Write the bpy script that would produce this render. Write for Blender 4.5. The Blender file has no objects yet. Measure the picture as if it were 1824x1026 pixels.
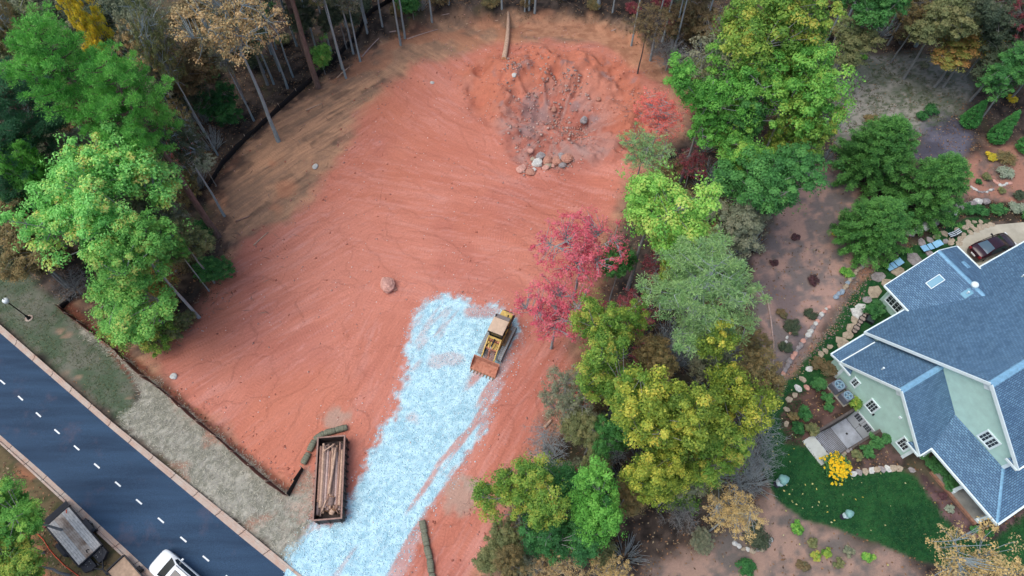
# Aerial view of a cleared red-clay building lot beside a road, woods and a blue-roofed house.
import bpy, math, random
import numpy as np
from mathutils import Vector, Matrix

scene = bpy.context.scene
R = math.radians
random.seed(7)
RNG = np.random.default_rng(7)

# ---------------------------------------------------------------- camera, sky, sun, exposure
FPX, CAMH, TILT = 1216.0, 57.0, R(30)
cam_data = bpy.data.cameras.new('camera')
cam = bpy.data.objects.new('camera', cam_data)
scene.collection.objects.link(cam)
cam.location = (0, 0, CAMH)
cam.rotation_euler = (TILT, 0, 0)
cam_data.sensor_width = 36.0
cam_data.lens = 36.0 * FPX / 1824.0
cam_data.clip_start = 0.5
cam_data.clip_end = 3000
scene.camera = cam

SUN_EL, SUN_AZ = 66.0, 250.0          # azimuth measured clockwise from +Y: soft light from the left
world = bpy.data.worlds.new('World')
scene.world = world
world.use_nodes = True
wn = world.node_tree
sky = wn.nodes.new('ShaderNodeTexSky')
sky.sky_type = 'NISHITA'
sky.sun_disc = False
sky.sun_elevation = R(SUN_EL)
sky.sun_rotation = R(SUN_AZ)
sky.air_density = 1.0
sky.dust_density = 4.0
sky.ozone_density = 1.0
bg = wn.nodes['Background']
wn.links.new(sky.outputs[0], bg.inputs[0])
bg.inputs[1].default_value = 0.15

sd_ = bpy.data.lights.new('sun', 'SUN')
sun = bpy.data.objects.new('sun', sd_)
scene.collection.objects.link(sun)
sd_.energy = 1.0
sd_.angle = R(55)
sd_.color = (1.0, 0.985, 0.955)
_sv = Vector((math.sin(R(SUN_AZ)) * math.cos(R(SUN_EL)), math.cos(R(SUN_AZ)) * math.cos(R(SUN_EL)), math.sin(R(SUN_EL))))
sun.rotation_euler = _sv.to_track_quat('Z', 'Y').to_euler()
sun.location = (-60, -10, 90)
vs = scene.view_settings
vs.view_transform = 'Standard'
vs.look = 'None'
vs.exposure = 0.45
vs.gamma = 1.0
vs.use_curve_mapping = False
scene.render.resolution_x, scene.render.resolution_y = 1024, 576

# ---------------------------------------------------------------- projection helpers (survey of the place)
def ray(px, py):
    x = (px - 912) / FPX
    v = (py - 513) / FPX
    return (x, math.sin(TILT) - v * math.cos(TILT), -math.cos(TILT) - v * math.sin(TILT))

def G(px, py, z=0.0):
    d = ray(px, py)
    t = (CAMH - z) / -d[2]
    return Vector((t * d[0], t * d[1], z))

def mscale(px, py, z):
    """photo pixels per metre at that point"""
    d = ray(px, py)
    t = (CAMH - z) / -d[2]
    return FPX / t

def S(r, g, b, k=1.0):
    f = lambda c: ((c / 255.0) / 12.92 if c / 255.0 <= 0.04045 else ((c / 255.0 + 0.055) / 1.055) ** 2.4)
    return (min(f(r) * k, .9), min(f(g) * k, .9), min(f(b) * k, .9))

# ---------------------------------------------------------------- noise
_perm = np.random.default_rng(3).random((256, 256)).astype(np.float32)
def vn(x, y):
    xi = np.floor(x).astype(np.int64); yi = np.floor(y).astype(np.int64)
    fx = x - xi; fy = y - yi
    fx = fx * fx * (3 - 2 * fx); fy = fy * fy * (3 - 2 * fy)
    a = _perm[xi & 255, yi & 255]; b = _perm[(xi + 1) & 255, yi & 255]
    c = _perm[xi & 255, (yi + 1) & 255]; d = _perm[(xi + 1) & 255, (yi + 1) & 255]
    return (a * (1 - fx) + b * fx) * (1 - fy) + (c * (1 - fx) + d * fx) * fy
def fbm(x, y, s, o=4, ox=0.0):
    t = 0.0; a = 0.5; n = 0.0
    for i in range(o):
        t = t + a * vn(x * s + 17.3 * i + ox, y * s + 9.1 * i - ox); n += a
        a *= 0.55; s *= 2.03
    return t / n
def sstep(a, b, x):
    t = np.clip((x - a) / (b - a), 0, 1)
    return t * t * (3 - 2 * t)
def sdpoly(X, Y, pts):
    """signed distance, negative inside"""
    d2 = np.full(X.shape, 1e12); ins = np.zeros(X.shape, bool)
    n = len(pts)
    for i in range(n):
        ax, ay = pts[i]; bx_, by_ = pts[(i + 1) % n]
        ex, ey = bx_ - ax, by_ - ay
        wx, wy = X - ax, Y - ay
        t = np.clip((wx * ex + wy * ey) / (ex * ex + ey * ey + 1e-12), 0, 1)
        d2 = np.minimum(d2, (wx - t * ex) ** 2 + (wy - t * ey) ** 2)
        c = ((ay > Y) != (by_ > Y)) & (X < (bx_ - ax) * (Y - ay) / ((by_ - ay) + 1e-12) + ax)
        ins ^= c
    d = np.sqrt(d2)
    return np.where(ins, -d, d)
def sdline(X, Y, pts):
    d2 = np.full(X.shape, 1e12)
    for i in range(len(pts) - 1):
        ax, ay = pts[i]; bx_, by_ = pts[i + 1]
        ex, ey = bx_ - ax, by_ - ay
        t = np.clip(((X - ax) * ex + (Y - ay) * ey) / (ex * ex + ey * ey + 1e-12), 0, 1)
        d2 = np.minimum(d2, (X - ax - t * ex) ** 2 + (Y - ay - t * ey) ** 2)
    return np.sqrt(d2)
def W(pp):
    return [tuple(G(*p)[:2]) for p in pp]

# ---------------------------------------------------------------- mesh helpers
COL = scene.collection
MATS = {}
def link(o, parent=None):
    COL.objects.link(o)
    if parent is not None:
        o.parent = parent
    return o
def tag(o, label=None, cat=None, group=None, kind=None):
    if label: o['label'] = label
    if cat: o['category'] = cat
    if group: o['group'] = group
    if kind: o['kind'] = kind
    return o
def thing(name, label, cat, loc=(0, 0, 0), rz=0.0, group=None):
    o = bpy.data.objects.new(name, None)
    o.empty_display_size = 0.3
    o.location = loc; o.rotation_euler = (0, 0, rz)
    link(o)
    return tag(o, label, cat, group)
def mesh_np(name, verts, faces, smooth=False):
    verts = np.asarray(verts, np.float32).reshape(-1, 3)
    faces = np.asarray(faces, np.int32)
    n, k = faces.shape
    me = bpy.data.meshes.new(name)
    me.vertices.add(len(verts)); me.vertices.foreach_set('co', verts.ravel())
    me.loops.add(n * k); me.loops.foreach_set('vertex_index', faces.ravel())
    me.polygons.add(n)
    me.polygons.foreach_set('loop_start', np.arange(0, n * k, k, dtype=np.int32))
    try:
        me.polygons.foreach_set('loop_total', np.full(n, k, np.int32))
    except Exception:
        pass
    if smooth:
        me.polygons.foreach_set('use_smooth', np.ones(n, bool))
    me.update(calc_edges=True)
    return me
def obj(name, me, mat, parent=None, loc=None, rz=None):
    if mat is not None and len(me.materials) == 0:
        me.materials.append(mat)
    o = bpy.data.objects.new(name, me)
    if loc is not None: o.location = loc
    if rz is not None: o.rotation_euler = (0, 0, rz)
    return link(o, parent)
def bevel(o, w=0.03, seg=2):
    m = o.modifiers.new('bevel', 'BEVEL'); m.width = w; m.segments = seg; m.limit_method = 'ANGLE'
    m.angle_limit = R(35)
    return o

class MB:
    def __init__(s): s.v = []; s.f = []
    def add(s, vs_, fs):
        n = len(s.v)
        s.v += [tuple(p) for p in vs_]
        s.f += [tuple(i + n for i in f) for f in fs]
        return s
    def box(s, x0, x1, y0, y1, z0, z1):
        return s.add([(x0, y0, z0), (x1, y0, z0), (x1, y1, z0), (x0, y1, z0), (x0, y0, z1), (x1, y0, z1), (x1, y1, z1), (x0, y1, z1)],
                     [(0, 3, 2, 1), (4, 5, 6, 7), (0, 1, 5, 4), (1, 2, 6, 5), (2, 3, 7, 6), (3, 0, 4, 7)])
    def bar(s, a, b, w, h, up=(0, 0, 1)):
        a = Vector(a); b = Vector(b); d = (b - a).normalized(); up = Vector(up)
        side = d.cross(up)
        if side.length < 1e-4: side = d.cross(Vector((0, 1, 0)))
        side.normalize(); u = side.cross(d).normalized()
        vs_ = []
        for p in (a, b):
            for (i, j) in ((-1, -1), (1, -1), (1, 1), (-1, 1)):
                vs_.append(p + side * (i * w / 2) + u * (j * h / 2))
        return s.add(vs_, [(0, 1, 2, 3), (7, 6, 5, 4), (0, 4, 5, 1), (1, 5, 6, 2), (2, 6, 7, 3), (3, 7, 4, 0)])
    def tube(s, pts, rad, n=8, cap=True):
        pts = [Vector(p) for p in pts]
        if not hasattr(rad, '__len__'): rad = [rad] * len(pts)
        base = len(s.v); m = len(pts)
        prev = None
        for i, p in enumerate(pts):
            d = (pts[min(i + 1, m - 1)] - pts[max(i - 1, 0)]).normalized()
            if prev is None:
                e1 = d.cross(Vector((0, 0, 1)))
                if e1.length < 1e-3: e1 = d.cross(Vector((0, 1, 0)))
            else:
                e1 = prev - d * prev.dot(d)
            e1.normalize(); prev = e1; e2 = d.cross(e1)
            for k in range(n):
                a = 2 * math.pi * k / n
                s.v.append(tuple(p + (e1 * math.cos(a) + e2 * math.sin(a)) * rad[i]))
        for i in range(m - 1):
            for k in range(n):
                a = base + i * n + k; b = base + i * n + (k + 1) % n
                s.f.append((a, b, b + n, a + n))
        if cap:
            s.f.append(tuple(base + k for k in range(n))[::-1])
            s.f.append(tuple(base + (m - 1) * n + k for k in range(n)))
        return s
    def prism(s, poly, z0, z1):
        n = len(poly)
        a = sum(poly[i][0] * poly[(i + 1) % n][1] - poly[(i + 1) % n][0] * poly[i][1] for i in range(n))
        if a < 0: poly = poly[::-1]
        vs_ = [(p[0], p[1], z0) for p in poly] + [(p[0], p[1], z1) for p in poly]
        fs = [tuple(range(n))[::-1], tuple(range(n, 2 * n))] + [(i, (i + 1) % n, n + (i + 1) % n, n + i) for i in range(n)]
        return s.add(vs_, fs)
    def lathe(s, prof, n=16, c=(0, 0, 0), wob=None):
        base = len(s.v)
        for (r, z) in prof:
            for k in range(n):
                a = 2 * math.pi * k / n
                rr = r * (1 + (wob(a, z) if wob else 0))
                s.v.append((c[0] + rr * math.cos(a), c[1] + rr * math.sin(a), c[2] + z))
        for i in range(len(prof) - 1):
            for k in range(n):
                a = base + i * n + k; b = base + i * n + (k + 1) % n
                s.f.append((a, b, b + n, a + n))
        s.f.append(tuple(base + k for k in range(n))[::-1])
        s.f.append(tuple(base + (len(prof) - 1) * n + k for k in range(n)))
        return s
    def me(s, name, smooth=False):
        m = bpy.data.meshes.new(name)
        m.from_pydata(s.v, [], s.f)
        if smooth:
            m.polygons.foreach_set('use_smooth', np.ones(len(m.polygons), bool))
        m.update()
        return m
    def build(s, name, mat, parent=None, smooth=False, loc=None, rz=None):
        return obj(name, s.me(name, smooth), mat, parent, loc, rz)

# ---------------------------------------------------------------- materials
def nd(nt, t, **kw):
    n = nt.nodes.new(t)
    for k, v in kw.items():
        if k.startswith('_'): setattr(n, k[1:], v)
        else: n.inputs[k].default_value = v
    return n
def newmat(name):
    m = bpy.data.materials.new(name); m.use_nodes = True
    MATS[name] = m
    return m, m.node_tree, m.node_tree.nodes['Principled BSDF']
def mat(name, col, rough=0.7, var=0.15, scale=3.0, bump=0.0, bscale=20.0, metal=0.0, col2=None, spec=0.4, coat=0.0):
    """plain coloured surface with mottled wear"""
    m, nt, b = newmat(name)
    tc = nd(nt, 'ShaderNodeTexCoord')
    n1 = nd(nt, 'ShaderNodeTexNoise', Scale=scale, Detail=6.0, Roughness=0.65)
    nt.links.new(tc.outputs['Object'], n1.inputs['Vector'])
    c2 = col2 if col2 else tuple(max(0, c * (1 - 2.2 * var)) for c in col)
    c1 = tuple(min(.95, c * (1 + var)) for c in col)
    rmp = nd(nt, 'ShaderNodeValToRGB')
    rmp.color_ramp.elements[0].position = 0.32; rmp.color_ramp.elements[1].position = 0.68
    rmp.color_ramp.elements[0].color = (*c2, 1); rmp.color_ramp.elements[1].color = (*c1, 1)
    nt.links.new(n1.outputs['Fac'], rmp.inputs[0])
    nt.links.new(rmp.outputs[0], b.inputs['Base Color'])
    b.inputs['Roughness'].default_value = rough
    b.inputs['Metallic'].default_value = metal
    b.inputs['Specular IOR Level'].default_value = spec
    b.inputs['Coat Weight'].default_value = coat
    if bump > 0:
        n2 = nd(nt, 'ShaderNodeTexNoise', Scale=bscale, Detail=4.0)
        nt.links.new(tc.outputs['Object'], n2.inputs['Vector'])
        bp = nd(nt, 'ShaderNodeBump', Strength=bump, Distance=0.05)
        nt.links.new(n2.outputs['Fac'], bp.inputs['Height'])
        nt.links.new(bp.outputs[0], b.inputs['Normal'])
    return m
def leafmat(name, cols, k=1.35, trans=0.25, desat=0.0):
    """leaves: the ramp runs over a random value each leaf carries"""
    m, nt, b = newmat(name)
    at = nd(nt, 'ShaderNodeAttribute', _attribute_name='lv')
    rmp = nd(nt, 'ShaderNodeValToRGB')
    cr = rmp.color_ramp
    while len(cr.elements) < len(cols): cr.elements.new(0.5)
    for i, c in enumerate(cols):
        cr.elements[i].position = i / (len(cols) - 1)
        q = S(*c, k); lum = .25 * q[0] + .65 * q[1] + .1 * q[2]
        cr.elements[i].color = (*[(1 - desat) * v + desat * lum for v in q], 1)
    nt.links.new(at.outputs['Fac'], rmp.inputs[0])
    nt.links.new(rmp.outputs[0], b.inputs['Base Color'])
    b.inputs['Roughness'].default_value = 0.6
    b.inputs['Specular IOR Level'].default_value = 0.25
    tr = nd(nt, 'ShaderNodeBsdfTranslucent')
    nt.links.new(rmp.outputs[0], tr.inputs[0])
    mx = nd(nt, 'ShaderNodeMixShader', Fac=trans)
    nt.links.new(b.outputs[0], mx.inputs[1]); nt.links.new(tr.outputs[0], mx.inputs[2])
    nt.links.new(mx.outputs[0], nt.nodes['Material Output'].inputs[0])
    return m
def barkmat(name, c1, c2):
    m, nt, b = newmat(name)
    tc = nd(nt, 'ShaderNodeTexCoord')
    mp = nd(nt, 'ShaderNodeMapping'); mp.inputs['Scale'].default_value = (6, 6, 1.2)
    n1 = nd(nt, 'ShaderNodeTexNoise', Scale=1.5, Detail=6.0, Roughness=0.7)
    nt.links.new(tc.outputs['Object'], mp.inputs[0]); nt.links.new(mp.outputs[0], n1.inputs['Vector'])
    rmp = nd(nt, 'ShaderNodeValToRGB')
    rmp.color_ramp.elements[0].position = 0.3; rmp.color_ramp.elements[1].position = 0.7
    rmp.color_ramp.elements[0].color = (*S(*c2), 1); rmp.color_ramp.elements[1].color = (*S(*c1), 1)
    nt.links.new(n1.outputs['Fac'], rmp.inputs[0]); nt.links.new(rmp.outputs[0], b.inputs['Base Color'])
    bp = nd(nt, 'ShaderNodeBump', Strength=0.6, Distance=0.04)
    nt.links.new(n1.outputs['Fac'], bp.inputs['Height']); nt.links.new(bp.outputs[0], b.inputs['Normal'])
    b.inputs['Roughness'].default_value = 0.9
    return m
def glassmat(name, col=(0.02, 0.03, 0.04), rough=0.05):
    m, nt, b = newmat(name)
    b.inputs['Base Color'].default_value = (*col, 1)
    b.inputs['Roughness'].default_value = rough
    b.inputs['Specular IOR Level'].default_value = 0.8
    return m
# ---------------------------------------------------------------- house frame (u along the ridge, v across it)
HA = R(28.5)
def U(u, v, z=0.0):
    return Vector((u * math.cos(HA) + v * math.sin(HA), u * math.sin(HA) - v * math.cos(HA), z))
def UP(u, v): return tuple(U(u, v)[:2])

# ---------------------------------------------------------------- surveyed outlines on the ground
LOT = W([(517, 882), (400, 785), (310, 705), (275, 640), (330, 570), (390, 500), (440, 430), (520, 395), (590, 300), (640, 215), (700, 135), (800, 100), (930, 82),
         (1060, 88), (1135, 130), (1200, 180), (1215, 230), (1130, 300), (1100, 380), (1060, 440), (1030, 560), (1020, 650), (985, 740), (930, 830), (880, 930), (840, 1060), (500, 1100), (530, 960)])
TAN = W([(517, 882), (300, 705), (115, 545), (140, 515), (230, 580), (300, 610), (370, 540), (400, 460), (375, 330), (480, 200), (600, 125), (665, 75), (790, 32),
         (920, 42), (1060, 42), (1150, 92), (1215, 170), (1240, 240), (1150, 330), (1090, 440), (1060, 600), (1010, 730), (950, 840), (890, 950), (860, 1080), (500, 1100)])
PLATEAU = W([(640, 66), (800, 36), (920, 44), (1060, 44), (1150, 94), (1225, 175), (1330, 240), (1400, 60), (1400, -160), (600, -160)])
PIT = W([(790, 120), (860, 104), (960, 86), (1080, 92), (1160, 145), (1205, 205), (1150, 290), (1040, 325), (935, 308), (880, 250), (820, 190)])
GRAVEL = W([(738, 560), (760, 535), (800, 527), (836, 533), (856, 546), (885, 540), (922, 566), (932, 590), (905, 665), (872, 745), (842, 800), (800, 862), (766, 912), (752, 955),
            (726, 1005), (705, 1060), (640, 1100), (480, 1100), (512, 992), (540, 955), (556, 933), (612, 925), (634, 868), (662, 800), (692, 752), (712, 690), (730, 610)])
STRAW = W([(150, 590), (200, 625), (240, 650), (515, 882), (548, 838), (566, 870), (562, 930), (530, 975), (515, 995), (395, 905), (215, 755), (250, 700), (215, 640)])
VERGE = W([(-220, 380), (0, 465), (60, 500), (112, 545), (180, 600), (245, 680), (225, 755), (0, 572), (-220, 400)])
SOUTH = W([(-220, 640), (0, 790), (256, 1026), (330, 1100), (-200, 1200)])
LAWN = W([(1362, 720), (1385, 690), (1420, 668), (1450, 640), (1475, 640), (1490, 660), (1440, 690), (1420, 735), (1436, 790), (1470, 835), (1520, 845), (1600, 835), (1632, 850), (1672, 900), (1712, 955), (1760, 960), (1830, 905), (1960, 830),
          (1990, 1010), (1720, 1016), (1640, 1000), (1560, 965), (1490, 942), (1430, 925), (1385, 890), (1356, 835), (1355, 770)])
LAWN2 = W([(1412, 668), (1470, 600), (1520, 520), (1570, 468), (1640, 430), (1700, 398), (1740, 384), (1765, 392), (1722, 422), (1700, 455), (1640, 500), (1590, 560), (1540, 610), (1480, 668)])
SOILR = W([(1395, 345), (1480, 290), (1530, 330), (1540, 455), (1480, 560), (1430, 625), (1385, 690), (1355, 760), (1340, 700), (1345, 600), (1340, 500), (1370, 420)])
SOILB = W([(1375, 890), (1500, 950), (1640, 1008), (1700, 1100), (1120, 1100), (1180, 1000), (1290, 950)])
SOILF = W([(1690, 290), (1760, 262), (1960, 240), (1990, 330), (1880, 375), (1740, 352), (1700, 350)])
WEEDS = W([(1480, 140), (1530, 95), (1640, 95), (1740, 130), (1730, 170), (1690, 215), (1640, 240), (1560, 215), (1490, 260)])
SLATE = W([(1632, 218), (1700, 200), (1732, 240), (1735, 275), (1690, 292), (1640, 280)])
CREEK = W([(1565, 452), (1540, 470), (1510, 525), (1470, 590), (1420, 640), (1395, 672), (1412, 678), (1440, 650), (1492, 590), (1530, 535), (1560, 480), (1600, 455)])
BED1 = W([(1405, 700), (1440, 690), (1490, 672), (1520, 735), (1450, 778), (1432, 795), (1400, 790), (1392, 740)])
BED2 = W([(1634, 838), (1652, 846), (1735, 938), (1775, 945), (1824, 905), (1830, 915), (1770, 962), (1712, 955), (1660, 890)])
BED3 = W([(1620, 420), (1690, 376), (1750, 360), (1900, 362), (1900, 392), (1760, 392), (1720, 385), (1650, 420)])
BED4 = W([(1480, 826), (1500, 805), (1560, 768), (1610, 815), (1600, 832), (1520, 838)])
ROADIN = [(-380, 270), (-100, 506), (0, 593), (191, 758), (433, 960), (515, 1026), (700, 1170)]
ROADOUT = [(-380, 250), (-100, 490), (0, 578), (207, 758), (456, 958), (538, 1026), (730, 1170)]
ROAD2IN = [(-380, 460), (-150, 640), (0, 775), (75, 840), (276, 1026), (420, 1160)]
ROAD2OUT = [(-380, 478), (-150, 655), (0, 790), (55, 840), (256, 1026), (400, 1160)]
ROADPOLY = W(ROADOUT + ROAD2OUT[::-1])
DRIVE = W([(1690, 458), (1703, 438), (1722, 420), (1745, 408), (1768, 401), (1824, 396), (1990, 388), (1990, 470), (1760, 505)])
HOUSEPOLY = [UP(*p) for p in ((36.0, -8.6), (40.0, -8.6), (45.2, -8.8), (45.2, -11.4), (54.6, -11.4), (54.6, -8.6), (68, -8.6), (68, 8), (38, 8), (37.6, 1.6), (36.4, 1.6))]
U0, U1, V0, V1 = 31.45, 36.8, -3.78, -1.5          # sunken basement stair

def heights(X, Y):
    z = 0.10 * (fbm(X, Y, 0.09, 3) - 0.5) * 2
    lot = sstep(0.6, -0.8, sdpoly(X, Y, TAN))
    z = z + 0.16 * (fbm(X, Y, 0.5, 3, 5) - 0.5) * (1 - 0.65 * lot)
    pl = sdpoly(X, Y, PLATEAU) + (fbm(X, Y, 0.35, 3, 8) - 0.5) * 2.0
    z = z + 1.5 * sstep(1.3, -1.6, pl)
    pit = sstep(0.5, -3.0, sdpoly(X, Y, PIT) + (fbm(X, Y, 0.3, 2, 21) - 0.5) * 3)
    rid = 1 - np.abs(fbm(X * 1.0 + 0.4 * Y, Y * 0.8, 0.16, 3, 40) * 2 - 1) * 2.2
    rid2 = 1 - np.abs(fbm(X * 0.8 - 0.3 * Y, Y, 0.42, 3, 52) * 2 - 1) * 2.2
    z = z + pit * (1.3 * (rid - 0.45) + 0.6 * (rid2 - 0.45) + 0.5 * (fbm(X, Y, 1.1, 4, 31) - 0.5) + 0.22 * (fbm(X, Y, 2.6, 2, 57) - 0.5))
    pc_ = G(985, 235); pr_ = np.hypot(X - pc_.x, Y - pc_.y); th_ = np.arctan2(Y - pc_.y, X - pc_.x)
    side = sstep(-1.3, -.5, th_) * sstep(2.7, 1.9, th_)
    bank = sstep(3.0, 9.5, pr_ + (fbm(X, Y, .3, 2, 59) - .5) * 3) * sstep(22, 11, pr_) * side
    rill = 1 - np.abs(vn(th_ * 9 + 40, pr_ * .18) * 2 - 1) * 1.6
    z = z + bank * 1.3 + side * sstep(2.0, 4.5, pr_) * sstep(11, 8, pr_) * .4 * (rill - .4)
    # banks of the pit: curved ridges
    for (px_, py_, r0, hh) in ((1085, 215, 3.2, 0.75), (1120, 230, 2.6, 0.7), (985, 235, 2.0, 0.55), (1010, 275, 1.7, 0.6), (905, 140, 2.8, 0.5), (760, 115, 2.5, 0.35)):
        g = G(px_, py_)
        dd = ((X - g.x) ** 2 + (Y - g.y) ** 2) / (r0 * r0)
        z = z + hh * np.exp(-dd * 1.6) * (0.6 + 0.8 * fbm(X, Y, 0.6, 3, 77))
    # flat places
    for poly, lev in ((ROADPOLY, -0.10), (HOUSEPOLY, -0.03), (DRIVE, -0.05)):
        m = sstep(1.2, 0.1, sdpoly(X, Y, poly))
        z = z * (1 - m) + lev * m
    gv = sstep(0.4, -0.5, sdpoly(X, Y, GRAVEL))
    z = z * (1 - 0.8 * gv) + 0.04 * gv
    st = sstep(1.0, 0.2, sdpoly(X, Y, [UP(U0, V0), UP(U1, V0), UP(U1, V1), UP(U0, V1)]))
    return z * (1 - st)
def hgt(x, y):
    return float(heights(np.array([x], float), np.array([y], float))[0])
def GT(px, py, dz=0.0):
    p = G(px, py)
    for i in range(2):
        p = G(px, py, hgt(p.x, p.y))
    p.z += dz
    return p

# striation zones: (photo pixel, direction degrees along the tracks, weight radius m)
ZONES = [((480, 600), 34, 9), ((420, 720), 40, 8), ((560, 420), 38, 6), ((460, 330), 47, 5), ((600, 200), 40, 6), ((760, 380), -14, 11), ((800, 460), -10, 8), ((900, 330), -24, 8),
         ((760, 200), -40, 6), ((700, 640), 78, 6), ((620, 700), 60, 7), ((960, 700), 56, 6), ((900, 850), 60, 7), ((820, 960), 58, 6), ((1000, 500), -30, 6), ((920, 240), -70, 4), ((880, 190), 5, 4)]
def stri(X, Y, f, seed=0.0, stretch=0.07):
    num = 0.0; den = 1e-6
    for i, (pp, a, r) in enumerate(ZONES):
        g = G(*pp)
        w = np.exp(-((X - g.x) ** 2 + (Y - g.y) ** 2) / (r * r)) ** 1.5 + 1e-9
        c, s = math.cos(R(a)), math.sin(R(a))
        al = X * c + Y * s; ac = -X * s + Y * c
        wv = 0.5 * fbm(al, ac, 0.2, 2, i * 3.1)
        n = vn(al * f * stretch + 5 * i + seed, (ac + wv) * f + 11 * i) * 0.6 + vn(al * f * stretch * 2 + 3 * i, (ac + wv) * f * 2.1 + seed) * 0.4
        num = num + w * n; den = den + w
    return num / den

def mixc(c, col, m):
    return c * (1 - m[:, None]) + (np.array(col)[None, :] if np.ndim(col) == 1 else col) * m[:, None]
def two(a, b, t):
    return np.array(a)[None, :] * (1 - t[:, None]) + np.array(b)[None, :] * t[:, None]

def gravel_mask(X, Y):
    d = sdpoly(X, Y, GRAVEL)
    e = (fbm(X, Y, 0.9, 4, 61) - 0.5) * 1.6 + (fbm(X, Y, 4.0, 2, 62) - 0.5) * 0.9
    m = sstep(0.35, -0.55, d + e)
    a = R(57); al = X * math.cos(a) + Y * math.sin(a); ac = -X * math.sin(a) + Y * math.cos(a)
    wv = 1.2 * fbm(X, Y, 0.15, 2, 90)
    s = vn(al * 0.10 + 3, (ac + wv) * 1.3) * 0.7 + vn(al * 0.5, ac * 3.5) * 0.3
    # bare strips scraped along the right flank of the drive
    rline = W([(900, 600), (872, 690), (835, 770), (770, 885), (725, 1000)])
    near = sstep(3.2, 0.6, sdline(X, Y, rline))
    bare = near * sstep(0.52, 0.66, s) + sstep(0.72, 0.82, s) * 0.5 + sstep(0.66, 0.76, fbm(X, Y, 0.35, 3, 33)) * 0.5
    notch = sstep(0.9, 0.3, sdline(X, Y, W([(838, 556), (875, 556)]))) * 0.9
    return np.clip(m * (1 - np.clip(bare + notch, 0, 1) * 0.75), 0, 1)

def soft(X, Y, poly, w=0.8, amp=1.2, f=0.6, seed=0.0):
    return sstep(w, -w, sdpoly(X, Y, poly) + (fbm(X, Y, f, 4, seed) - 0.5) * 2 * amp)

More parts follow.
